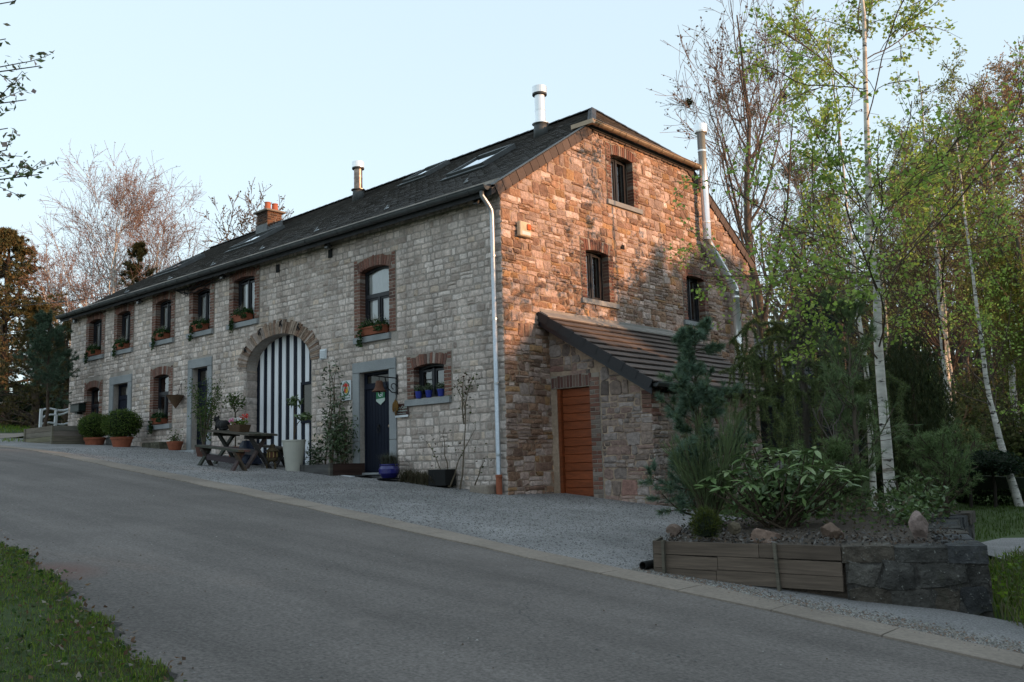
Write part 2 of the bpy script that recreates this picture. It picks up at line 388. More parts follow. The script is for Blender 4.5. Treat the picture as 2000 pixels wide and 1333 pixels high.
# lane branching off beyond the house
ln=[(-20.2,-2.6,-24.2,-3.4),(-20.9,-1.6,-23.9,-.9),(-21.5,-.95,-24.0,-.1),(-22.7,-.15,-24.8,.65),(-24.6,1.7,-26.6,2.6),(-29,5,-31,6.4),(-36,9,-38,11)]
V=[];F=[]
for a,b,c,d in ln:
    for t in np.linspace(0,1,5):
        x=a+(c-a)*t; y=b+(d-b)*t; V.append((x,y,float(G(x,y))+.02))
F=[(i*5+j,(i+1)*5+j,(i+1)*5+j+1,i*5+j+1) for i in range(len(ln)-1) for j in range(4)]
obj('lane',mesh_from('lane',V,F,m_kerb,smooth=True),kind='structure')
# gravel path in the garden on the right
V=[];pp=[(7.75,.6),(8.6,-.3),(10.6,.6),(10.6,5),(9.0,4.4),(7.7,2.9)]
obj('garden_path',mesh_from('garden_path',[(x,y,float(G(x,y))+.02) for x,y in pp],[tuple(range(6))],m_gravel),kind='structure')

def leafset(C_, size, seed, cols, elong=1.6, updir=.3, normals=None, fold=0.):
    """diamond leaves (2 tris) centred on C_ (n,3)"""
    r=NR(seed); n=len(C_)
    d=r.normal(size=(n,3)); d[:,2]*=.7; d/=np.linalg.norm(d,axis=1)[:,None]
    q=r.normal(size=(n,3)); q[:,2]+=updir*2
    s=np.cross(d,q); s/=np.linalg.norm(s,axis=1)[:,None]+1e-9
    L=(size*r.uniform(.65,1.3,n))[:,None]; W=L/elong
    nn=np.cross(d,s)
    V=np.stack([C_-d*L/2,C_+s*W/2+nn*W*.15,C_+d*L/2,C_-s*W/2+nn*W*.15],1).reshape(-1,3)
    F=(np.arange(n)[:,None,None]*4+np.array([(0,1,2),(0,2,3)])[None]).reshape(-1,3)
    cols=np.array(cols); t=cols[r.integers(0,len(cols),n)]*r.uniform(.65,1.35,(n,1))
    return V,F,np.repeat(t,2,0)
# loose stones on the gravel
def scatter_pebbles(name, n, fxy, smin, smax, seed, cols, parent=None, lift=.006):
    r=NR(seed); P=fxy(r,n); n=len(P)
    s=r.uniform(smin,smax,n); z=G(P[:,0],P[:,1])+lift
    base=np.array([(1,0,0),(-1,0,0),(0,1,0),(0,-1,0),(0,0,.7),(0,0,-.3)])
    th=r.uniform(0,6.28,n); c,sn=np.cos(th),np.sin(th)
    st=r.uniform(.6,1.3,(n,6,1))
    B=np.broadcast_to(base,(n,6,3))*st
    X=B[...,0]*c[:,None]-B[...,1]*sn[:,None]; Y=B[...,0]*sn[:,None]+B[...,1]*c[:,None]
    V=np.stack([X*s[:,None]+P[:,:1],Y*s[:,None]+P[:,1:2],B[...,2]*s[:,None]+z[:,None]],-1)
    f=np.array([(0,2,4),(2,1,4),(1,3,4),(3,0,4)])
    F=(np.arange(n)[:,None,None]*6+f[None]).reshape(-1,3)
    cols=np.array(cols); t=cols[r.integers(0,len(cols),n)]*r.uniform(.7,1.25,(n,1))
    o=obj(name,mesh_from(name,V,F,m_pebble,np.repeat(t,4,0)),parent,'stuff'); return o
def yard_xy(r,n):
    x=np.concatenate([r.uniform(-13,6.4,int(n*.6)),r.uniform(-3,6.2,n-int(n*.6))]); ku=np.array([KU(a) for a in x])
    top=np.where(x<0,-.05,1.25); u=r.uniform(0,1,n)
    return np.stack([x,ku+(top-ku)*u],1)
setp(scatter_pebbles('yard_gravel',30000,yard_xy,.008,.021,11,[(.25,.24,.24),(.31,.30,.295),(.17,.165,.165),(.39,.375,.36),(.25,.23,.21)]),'blue-grey crushed gravel covering the yard in front of the house','gravel')
def strip_xy(r,n):
    x=r.uniform(6.0,10.2,n); ku=np.array([KU(a) for a in x]); w=np.interp(x,[6,8.2,9.3,10.2],[.3,.7,.9,.8])
    return np.stack([x,ku+r.normal(.12,.14,n).clip(-.1,w)],1)
setp(scatter_pebbles('roadside_gravel',6500,strip_xy,.007,.02,12,[(.24,.23,.21),(.32,.29,.25),(.16,.15,.14),(.40,.39,.36),(.26,.17,.12)]),'mixed pale and brown pebbles lying below the plank edging','gravel')
def road_xy(r,n):
    x=r.uniform(-4,11,n); return np.stack([x,np.array([VE(a) for a in x])+.2+r.uniform(0,1,n)**1.5*np.array([KL(a)-VE(a) for a in x])],1)
setp(scatter_pebbles('road_grit',420,road_xy,.005,.014,13,[(.3,.3,.28),(.2,.2,.19),(.12,.08,.05),(.4,.38,.35)]),'scattered grit and bits of leaf on the asphalt','grit')

# grass verge this side of the road
dx=np.linspace(-5,14,320); V=[]
for x in dx:
    e=VE(x)+wob(x*1.3)*1.0+.03
    for t in (.05+.025*math.sin(5*x)+.02*math.sin(13*x+1)+.02*math.sin(31*x),-.3): V.append((x,e+t,float(G(x,e+t))+.006))
obj('verge_dirt',mesh_from('verge_dirt',V,[(2*i,2*i+1,2*i+3,2*i+2) for i in range(len(dx)-1)],m_dirt),kind='structure')
vx=np.concatenate([np.linspace(-60,-6,37),np.linspace(-5.9,14,400),np.linspace(14.5,40,30)])
def vedge(x): return VE(x)+wob(x*1.3)*1.0+.5*wob(x*4.1,2)+.03
V=[];ny=9
for x in vx:
    e=vedge(x)
    for k,t in enumerate((0,.02,.12,.35,.8,1.6,3,6,12)):
        y=e-t; V.append((x,y,float(G(x,y))+(-.02 if k==0 else .03+.02*min(t,1))))
F=[(i*ny+j,i*ny+j+1,(i+1)*ny+j+1,(i+1)*ny+j) for i in range(len(vx)-1) for j in range(ny-1)]
obj('grass_verge',mesh_from('grass_verge',V,F,m_grass,smooth=True),kind='structure')

def blades(name, P, h, w, seed, cols, lean=.5, mat=None, parent=None):
    """two-triangle bent grass blades at points P (n,3)"""
    r=NR(seed); n=len(P); th=r.uniform(0,6.28,n); d=np.stack([np.cos(th),np.sin(th),0*th],1); s=np.stack([-d[:,1],d[:,0],0*th],1)
    H=h*r.uniform(.5,1.3,n)[:,None]; W=w*r.uniform(.7,1.3,n)[:,None]; L=lean*r.uniform(.1,1,n)[:,None]
    up=np.array([0,0,1.])
    a=P-s*W/2; b=P+s*W/2; c=P+up*H*.6+d*H*L*.35; e=P+up*H*(1-.3*L)+d*H*L
    V=np.stack([a,b,c+s*W*.4,c-s*W*.4,e],1)
    F3=np.array([(0,1,2),(0,2,3),(3,2,4)])
    F=(np.arange(n)[:,None,None]*5+F3[None]).reshape(-1,3)
    cols=np.array(cols); t=cols[r.integers(0,len(cols),n)]*r.uniform(.7,1.3,(n,1))
    return obj(name,mesh_from(name,V,F,mat or m_leaf,np.repeat(t,3,0)),parent,'stuff')
GREENS=[(.125,.215,.022),(.165,.25,.03),(.095,.17,.02),(.20,.24,.04)]
r=NR(33); n=900; x=r.uniform(.5,9.3,n); y=np.array([vedge(a) for a in x])+.12-r.random(n)**1.5*2.2
V,F,t=leafset(np.stack([x,y,G(x,y)+.07],1),.045,34,[(.16,.09,.05),(.22,.15,.09),(.10,.06,.035),(.30,.26,.22)],1.7,1.2); setp(obj('leaf_litter',mesh_from('leaf_litter',V,F,m_leaf,t),kind='stuff'),'brown fallen leaves and petals lying on the near verge','leaf litter')
r=NR(35); n=2600; x=r.uniform(.5,9.3,n); y=np.array([vedge(a) for a in x])-.02-r.random(n)**1.3*2.2; y+=.12*np.sin(x*6)*np.sin(y*5)
V,F,t=leafset(np.stack([x,y,G(x,y)+.06+r.uniform(0,.03,n)],1),.035,36,[(.035,.07,.015),(.05,.09,.02),(.07,.10,.03)],1.2,1.2); setp(obj('verge_weeds',mesh_from('verge_weeds',V,F,m_leaf,t),kind='stuff'),'small clover and broad-leaved weeds in the near verge','weeds')
r=NR(21); n=80000
x=np.concatenate([r.uniform(.5,9.3,int(n*.8)),r.uniform(-6,2,n-int(n*.8))]); e=np.array([vedge(a) for a in x]); y=e-.01-r.uniform(0,1,n)**1.4*2.6
k=np.sin(x*2.3+1.1*np.sin(y*3))*np.sin(y*2.9)+r.normal(0,.35,n)>-.75; x=x[k];y=y[k]
P=np.stack([x,y,G(x,y)+.03],1)
setp(blades('verge_grass',P,.045,.0055,22,GREENS+[(.12,.11,.05),(.14,.12,.07)],.9),'short mown grass on the near roadside verge','grass')
r=NR(23); n=9000
x=r.uniform(-35,-18.6,n); y=r.uniform(-3,6,n); k=~((x>-24.9)&(x<-20.3)&(y<1.5)); x=x[k];y=y[k]
setp(blades('lane_grass',np.stack([x,y,G(x,y)],1),.10,.02,24,GREENS,.7),'mown grass beside the lane left of the house','grass')
r=NR(25); n=16000
x=r.uniform(1.5,9.5,n); y=r.uniform(2.0,20,n); k=(x>2.6)&(~((x>7.6)&(y<4.5))); x=x[k];y=y[k]
setp(blades('garden_grass',np.stack([x,y,G(x,y)],1),.08,.014,26,[(.06,.10,.022),(.075,.115,.028)],.7),'garden lawn behind the stone retaining wall','grass')
# weeds right of the stone wall
r=NR(27); n=9000
x=r.uniform(8.6,11.2,n); y=r.uniform(-5.2,.2,n); k=(y>-4.1-.9*(x-9.35))*(x>9.28-(y+4.0)*.36+.05); x=x[k];y=y[k]
setp(blades('bank_weeds',np.stack([x,y,G(x,y)],1),.2,.012,28,[tuple(.62*c for c in g_) for g_ in GREENS]+[(.12,.13,.05),(.16,.14,.08)],.9),'tangled grass and weeds on the bank beyond the stone wall','weeds')
r=NR(29); n=2600
x=r.uniform(8.7,11.2,n); y=r.uniform(-5,.2,n); k=(y>-4.0-.9*(x-9.35))*(x>9.28-(y+4.0)*.36+.05); x=x[k];y=y[k]
V,F,t=leafset(np.stack([x,y,G(x,y)+r.uniform(.02,.22,len(x))],1),.05,30,GREENS+[(.1,.14,.05)],1.5)
setp(obj('bank_leaves',mesh_from('bank_leaves',V,F,m_leaf,t),kind='stuff'),'broad weed leaves on the bank beside the stone wall','weeds')
# ------------------------------------------------------------------ the house
FX=lambda u,v,w:(u,-w,v)          # facade plane y=0, w outwards
GXm=lambda u,v,w:(w,u,v)          # gable plane x=0
ZR=lambda x: 9.47+.0148*(x+1.43)  # ridge sags towards the left end
RY=5.15; EZ=6.12; HW=10.3; LX=-19.7
def roofz(x,y): return EZ+(ZR(x)-EZ)*y/RY

def stone_piece(u0,u1,v0,v1,dep,r,fmap,tint,jit=.5,gap=.010):
    u0+=gap; u1-=gap; v0+=gap; v1-=gap
    w=u1-u0; h=v1-v0
    if w<.02 or h<.02: return None
    ju=min(.035,w*.16)*jit; jv=min(.028,h*.2)*jit
    cr=min(w,h)*r.uniform(.06,.2)
    pts=[(u0+cr,v0),(u0+w*r.uniform(.35,.65),v0-jv*.3),(u1-cr,v0),(u1,v0+cr),(u1,v1-cr),(u1-cr,v1),(u0+w*r.uniform(.35,.65),v1+jv*.3),(u0+cr,v1),(u0,v1-cr),(u0,v0+cr)]
    pts=[(a+r.uniform(-ju,ju)*.7,b+r.uniform(-jv,jv)*.7) for a,b in pts]
    n=len(pts); cu=(u0+u1)/2; cv=(v0+v1)/2
    ins=min(.02,.22*min(w,h)); V=[fmap(a,b,-.004) for a,b in pts]
    for a,b in pts:
        l=math.hypot(a-cu,b-cv)+1e-6; V.append(fmap(a-(a-cu)/l*ins,b-(b-cv)/l*ins,dep*r.uniform(.55,1.0)))
    V.append(fmap(cu+r.uniform(-.2,.2)*w,cv+r.uniform(-.2,.2)*h,dep*r.uniform(.95,1.5)))
    F=[(i,(i+1)%n,n+(i+1)%n,n+i) for i in range(n)]+[(n+i,n+(i+1)%n,2*n) for i in range(n)]
    if fmap is GXm: pass
    return V,F,tint

def free(iv, obs):
    out=[iv]
    for a,b in obs:
        nx=[]
        for p,q in out:
            if b<=p or a>=q: nx.append((p,q)); continue
            if a>p: nx.append((p,a))
            if b<q: nx.append((b,q))
        out=nx
    return out

def wall_cells(name, u0,u1,v0,v1, holes, fmap, mat, parent, depth=.32, topclip=None, extra=None):
    """flat mortar face with rectangular holes and reveals"""
    us=sorted({u0,u1,*[h[0] for h in holes],*[h[1] for h in holes],*(np.linspace(u0,u1,int((u1-u0)/.35)+2) if topclip else [])})
    vs_=sorted({v0,v1,*[h[2] for h in holes],*[h[3] for h in holes]})
    mb=MB()
    for a,b in zip(us[:-1],us[1:]):
        for c,d in zip(vs_[:-1],vs_[1:]):
            mu,mv=(a+b)/2,(c+d)/2
            if any(h[0]<mu<h[1] and h[2]<mv<h[3] for h in holes): continue
            if topclip:
                ta,tb=topclip(a),topclip(b)
                if c>=max(ta,tb): continue
                da,db=min(d,ta),min(d,tb); c2=c
                mb.add([fmap(a,min(c,da),0),fmap(b,min(c,db),0),fmap(b,db,0),fmap(a,da,0)],[(0,1,2,3)])
            else: mb.add([fmap(a,c,0),fmap(b,c,0),fmap(b,d,0),fmap(a,d,0)],[(0,1,2,3)])
    for h in holes:
        a,b,c,d=h[:4]
        q=[(a,c),(b,c),(b,d),(a,d)]
        for k in range(4):
            if len(h)>4 and k==2: continue
            (p,s),(p2,s2)=q[k],q[(k+1)%4]
            mb.add([fmap(p,s,0),fmap(p2,s2,0),fmap(p2,s2,-depth),fmap(p,s,-depth)],[(0,1,2,3)])
    if extra: extra(mb)
    return mb.build(name,mat,parent)

house=empty('stone_house',(-9.8,5,1),'long two-storey limestone house with slate roof and striped barn door','house')
# facade openings: u0,u1,sill,spring,crown,archtop
FW=[(-18.28,-17.37,4.46,5.56,5.65,5.87),(-16.28,-15.42,4.46,5.56,5.65,5.87),(-13.82,-12.93,4.48,5.57,5.66,5.88),(-11.68,-10.80,4.48,5.57,5.66,5.88),
    (-9.60,-8.62,4.48,5.58,5.66,5.88),(-4.33,-3.35,3.51,4.96,5.06,5.30),(-2.57,-1.67,2.00,2.63,2.70,2.92),(-18.27,-17.40,2.12,3.35,3.44,3.65),(-13.84,-12.97,2.03,3.38,3.46,3.70)]
FD=[(-16.68,-15.21,3.65,-16.42,-15.45,3.40),(-11.89,-10.63,3.72,-11.66,-10.85,3.47),(-4.62,-3.14,2.94,-4.38,-3.37,2.70)]
AC=(-7.575,3.18); AW=1.385; AH=.78; AOW=1.77; AOH=1.09
def arc_in(u):
    t=(u-AC[0])/AW; return AC[1]+AH*math.sqrt(max(0,1-t*t))
holes=[(a-.014,b+.014,c,f) for a,b,c,d,f,g in FW]+[(d,e,float(G((a+b)/2,0))-.3,f) for a,b,c,d,e,f in FD]+[(AC[0]-AW,AC[0]+AW,.2,AC[1]+AH,1)]
def spandrel(mb):
    us=[AC[0]-AW*math.cos(t) for t in np.linspace(0,math.pi,33)]
    for a,b in zip(us[:-1],us[1:]):
        za,zb=arc_in(a),arc_in(b); zt=AC[1]+AH
        mb.add([FX(a,za,0),FX(b,zb,0),FX(b,zt,0),FX(a,zt,0)],[(0,1,2,3)])
        mb.add([FX(a,za,0),FX(b,zb,0),FX(b,zb,-.35),FX(a,za,-.35)],[(0,1,2,3)])
front=wall_cells('front_wall',LX,0,-.6,6.2,holes,FX,m_mortar,house,extra=spandrel)
hr=NR(40)
obs=[]     # rect obstacles for stones: u0,u1,v0,v1
for a,b,c,d,f,g in FW:
    obs.append((a-.235,b+.235,c,g)); obs.append((a-.27,b+.25,c-.15,c))
for a,b,t,d,e,f in FD: obs.append((a,b,-1,t))
def fac_tint(u,v):
    k=hr.random(); b=hr.uniform(.82,1.16)
    base=(.66,.59,.525)
    if k<.08: base=(.63,.54,.44)
    elif k<.26: base=(.52,.455,.395)
    elif k<.5: base=(.74,.68,.62)
    if u<-9: b*=1.08
    return tuple(x*b for x in base)
FS=[]
v=-.35
while v<5.98:
    near=1.0
    h=hr.uniform(.10,.175); v1=min(v+h,6.0)
    if 6.0-v1<.06: v1=6.0
    # split the facade in panels so that courses do not run through for 20 m
    ob=[(o[0],o[1]) for o in obs if min(o[3],v1)-max(o[2],v)>.3*(v1-v)]
    vm=(v+v1)/2
    if vm<AC[1]: ob.append((AC[0]-AW-.12,AC[0]+AW+.02))
    elif vm<AC[1]+AOH:
        hw=AOW*math.sqrt(max(0,1-((vm-AC[1])/AOH)**2)); ob.append((AC[0]-hw,AC[0]+hw))
    for p,q in free((LX,0.012),ob):
        u=p
        while u<q-.01:
            w=hr.uniform(.11,.30)*(1.0 if hr.random()<.85 else 1.45)
            if q-(u+w)<.10: w=q-u
            z0=float(G(u,0))
            if v1>z0-.05:
                if hr.random()<.10 and v1-v>.15 and w>.2:
                    s=hr.uniform(.4,.6)*(v1-v)+v
                    for aa,bb in ((v,s),(s,v1)):
                        pc=stone_piece(u,u+w,aa,bb,hr.uniform(.007,.018),hr,FX,fac_tint(u,v)); pc and FS.append(pc)
                else:
                    sh=hr.uniform(-.012,.012)
                    pc=stone_piece(u,u+w,v+sh*.5,v1+sh*.5,hr.uniform(.007,.019),hr,FX,fac_tint(u,v)); pc and FS.append(pc)
            u+=w
    v=v1
# gable wall
GW=[(3.80,4.66,6.50,7.62,7.86),(2.71,3.52,4.10,5.20,5.44),(6.85,7.69,4.03,5.19,5.43)]
GTOP=lambda u: min(EZ-.03+.651*min(u,HW-u), 8.10)
gholes=[(a-.014,b+.014,c,d) for a,b,c,d,e in GW]
gable=wall_cells('gable_wall',0,HW,-.6,8.3,gholes,GXm,m_mortar2,house,topclip=GTOP)
gobs=[]
for a,b,c,d,e in GW: gobs+= [(a-.2,b+.2,c,e),(a-.22,b+.3,c-.12,c)]
def gab_tint():
    k=hr.random(); b=hr.uniform(.75,1.3)*1.15
    if k<.22: base=(.33,.215,.14)
    elif k<.40: base=(.25,.17,.125)
    elif k<.80: base=(.41,.325,.27)
    elif k<.86: base=(.38,.245,.125)
    else: base=(.54,.46,.40)
    return tuple(x*b for x in base)
GS=[]
def rubble(u0,u1,v0,v1,fmap,out,tfun,obst,topf=None,bot=None,dep=(.009,.032),gap=.005):
    v=v0
    while v<v1:
        h=hr.uniform(.17,.30); ve=min(v+h,v1)
        # sub-bands of thin stones so that obstacles are followed closely
        u=u0
        while u<u1-.02:
            W=hr.uniform(.28,.75)
            if u1-(u+W)<.15: W=u1-u
            k=hr.random(); shift=hr.uniform(-.02,.02)
            nrow=1 if k<.15 else (2 if k<.62 else 3)
            cuts=[v+shift*0]+sorted(v+(ve-v)*(i/nrow)+hr.uniform(-.03,.03) for i in range(1,nrow))+[ve]
            for a,b in zip(cuts[:-1],cuts[1:]):
                if b-a<.03: continue
                ob=[(o[0],o[1]) for o in obst if min(o[3],b)-max(o[2],a)>.3*(b-a)]
                for p,q in free((u,u+W),ob):
                    uu=p
                    while uu<q-.01:
                        w=hr.uniform(.12,.42) if nrow>1 else hr.uniform(.16,.34)
                        if q-(uu+w)<.09: w=q-uu
                        if topf is not None:
                            t=min(topf(uu),topf(uu+w)); bb=min(b,t-.005)
                        else: bb=b
                        if bb-a>.035 and (bot is None or b>bot(uu)):
                            pc=stone_piece(uu,uu+w,a,bb,hr.uniform(*dep),hr,fmap,tfun(),jit=1.0,gap=gap); pc and out.append(pc)
                        uu+=w
            u+=W
        v=ve
rubble(-.012,HW,-.3,8.15,GXm,GS,gab_tint,gobs,GTOP,lambda u:float(G(0,u))-.1)
# the stones that show largest of both walls are single sub-parts
allst=[(area_key(p[0]),0,i) for i,p in enumerate(FS)]+[(area_key(p[0]),1,i) for i,p in enumerate(GS)]
allst.sort(reverse=True)
top=allst[:300]; sel0={i for k,w_,i in top if w_==0}; sel1={i for k,w_,i in top if w_==1}
for lst,sel,par,mt in ((FS,sel0,front,m_stone),(GS,sel1,gable,m_rubble)):
    for i in sorted(sel):
        V,F,t=lst[i]; obj('stone',mesh_from('stone',V,F,mt,[t]*len(F)),par)
    join_pieces([p for i,p in enumerate(lst) if i not in sel]).build('stonework',mt,par,kind='stuff')

# hidden walls
mb=MB(); mb.box(LX,-.02,HW-.3,HW,-.6,6.05); mb.build('rear_wall',m_mortar2,house)
mb=MB(); mb.prism([(0.0,-.6),(HW-.32,-.6),(HW-.32,6.0),(RY,9.0),(0.0,6.02)],lambda u,v:(LX+.004,u+.01,v),lambda u,v:(LX+.3,u+.01,v)); mb.build('end_wall',m_mortar,house)
mb=MB(); mb.box(LX+.35,-.35,.36,HW-.35,3.72,3.80); mb.build('upper_floor',m_room,house)
mb=MB(); mb.box(LX+.35,-.35,2.6,2.7,-.5,7.5); mb.build('inner_wall',m_room,house)

# ---------------- bricks round the openings
BR=[]
def btint():
    k=hr.random(); b=hr.uniform(.75,1.2)
    base=(.27,.125,.092) if k<.5 else ((.30,.175,.135) if k<.78 else ((.19,.10,.08) if k<.90 else (.42,.35,.31)))
    return tuple(x*b for x in base)
def brick(u0,u1,v0,v1,fmap,dep,back=-.15,rev=None):
    g=.0075; V=[];u0+=g;u1-=g;v0+=g;v1-=g
    c=.006
    for w,i in ((back,0),(dep-.006,0),(dep,c)):
        for a,b in ((u0+i,v0+i),(u1-i,v0+i),(u1-i,v1-i),(u0+i,v1-i)): V.append(fmap(a+hr.uniform(-.003,.003),b+hr.uniform(-.003,.003),w))
    F=[(k*4+i,k*4+(i+1)%4,(k+1)*4+(i+1)%4,(k+1)*4+i) for k in range(2) for i in range(4)]+[(8,9,10,11)]
    return V,F,btint()
def arch_bricks(a,b,spring,crown,top,fmap,dep,n):
    out=[]; half=(b-a)/2+.02; mid=(a+b)/2; rise=max(.03,crown-spring); R_=(half*half+rise*rise)/(2*rise); cv=crown-R_
    th=math.asin(half/R_)*1.02; L=top-crown
    for i in range(n):
        t0=-th+2*th*i/n; t1=-th+2*th*(i+1)/n; e=.0035/R_*2; t0+=e; t1-=e
        pts=[(R_,t0),(R_,t1),(R_+L+hr.uniform(-.015,.02),t1),(R_+L+hr.uniform(-.015,.02),t0)]
        V=[]
        for w,i_ in ((-.12,0),(dep-.005,0),(dep,.005)):
            for k,(rr,t) in enumerate(pts):
                rr2=rr+(i_ if k<2 else -i_); tt=t+(i_/R_ if k in(0,3) else -i_/R_)
                V.append(fmap(mid+rr2*math.sin(tt),cv+rr2*math.cos(tt),w))
        F=[(k*4+i2,k*4+(i2+1)%4,(k+1)*4+(i2+1)%4,(k+1)*4+i2) for k in range(2) for i2 in range(4)]+[(8,9,10,11)]
        out.append((V,F,btint()))
    return out
def surround(a,b,sill,spring,crown,top,fmap,dep=.022,w=.225,ch=.075,nar=None):
    n=max(1,round((top-.02-sill)/ch)); ch=(top-.02-sill)/n; out=[]
    for k in range(n):
        z0=sill+k*ch; z1=z0+ch
        for sgn,e in ((-1,a),(1,b)):
            if z0<spring-.01:
                if (k%2)==0: cs=[0,w]
                else: cs=[0,w*.5,w]
            else:
                cs=[.10 if fmap is FX else .06,w]
            for p,q in zip(cs[:-1],cs[1:]):
                u0,u1=(e-q,e-p) if sgn<0 else (e+p,e+q)
                out.append(brick(u0,u1,z0,z1,fmap,dep+hr.uniform(-.004,.004)))
    out+=arch_bricks(a-.03,b+.03,spring,crown,top,fmap,dep+.006,nar or max(9,round((b-a+.06)/.072)))
    return out
def pad(fmap,a,b,c,d,e,w,out,par):
    a-=.014; b+=.014; w-=.014
    o_=[(a-w,c),(a,c),(a,d),(b,d),(b,c),(b+w,c),(b+w,e),(a-w,e)]
    mb=MB(); mb.V=[fmap(u,v,k) for k in (-.02,out) for u,v in o_]
    for k in (0,8): mb.F+= [(k,k+1,k+2,k+7),(k+2,k+3,k+6,k+7),(k+3,k+4,k+5,k+6)]
    mb.F+= [(i,(i+1)%8,8+(i+1)%8,8+i) for i in range(8)]; mb.T=[(1,1,1)]*len(mb.F)
    mb.build('brick_mortar_face',m_brickm,par)
for a,b,c,d,f,g in FW:
    BR+=surround(a,b,c,d,f,g,FX); pad(FX,a,b,c,f,g,.228,.014,front)
GB=[]
for a,b,c,d,e in GW:
    GB+=surround(a,b,c,d-.05,d,e,GXm,dep=.026,w=.19); pad(GXm,a,b,c,d,e,.192,.014,gable)
allb=sorted([(area_key(p[0]),0,i) for i,p in enumerate(BR)]+[(area_key(p[0]),1,i) for i,p in enumerate(GB)],reverse=True)[:300]
s0={i for k,w_,i in allb if w_==0}; s1={i for k,w_,i in allb if w_==1}
for lst,sel,par in ((BR,s0,front),(GB,s1,gable)):
    for i in sorted(sel): V,F,t=lst[i]; obj('brick',mesh_from('brick',V,F,m_brick,[t]*len(F)),par)
    join_pieces([p for i,p in enumerate(lst) if i not in sel]).build('brickwork',m_brick,par,kind='stuff')
# barn arch voussoirs: thin upright stones
n=60; VO=[]
ths=np.linspace(math.pi,0,n+1)
for i in range(n):
    t0,t1=ths[i]-.004,ths[i+1]+.004
    j=hr.uniform(-.05,.06)
    pts=[(AW,AH,t0),(AW,AH,t1),(AOW+j,AOH+j,t1),(AOW+j,AOH+j,t0)]
    V=[]
    for w,sh in ((-.3,0),(.02+hr.uniform(0,.018),0)):
        for ax,az,t in pts: V.append(FX(AC[0]+ax*math.cos(t),AC[1]+az*math.sin(t),w))
    F=[(0,1,5,4),(1,2,6,5),(2,3,7,6),(3,0,4,7),(4,5,6,7)]
    b=hr.uniform(.7,1.2); base=[(.32,.24,.17),(.36,.295,.225),(.26,.175,.12),(.40,.35,.295)][hr.integers(0,4)]
    VO.append((V,F,tuple(x*b for x in base)))
pieces(VO,'voussoir','voussoirs',m_rubble,front)
# jamb stones of the barn doorway (left side seen in the reveal)
JS=[]; z=.6
while z<AC[1]-.02:
    z1=min(z+hr.uniform(.14,.24),AC[1])
    JS.append(stone_piece(-.34,.0,z,z1,.012,hr,lambda u,v,w:(AC[0]-AW+w,-u,v),fac_tint(-9,z)))
    JS.append(stone_piece(AC[0]-AW-.14,AC[0]-AW,z,z1,.026,hr,FX,tuple(c*.85 for c in fac_tint(-9,z)))); z=z1
pieces([p for p in JS if p],'jamb_stone','jamb_stones',m_stone,front)

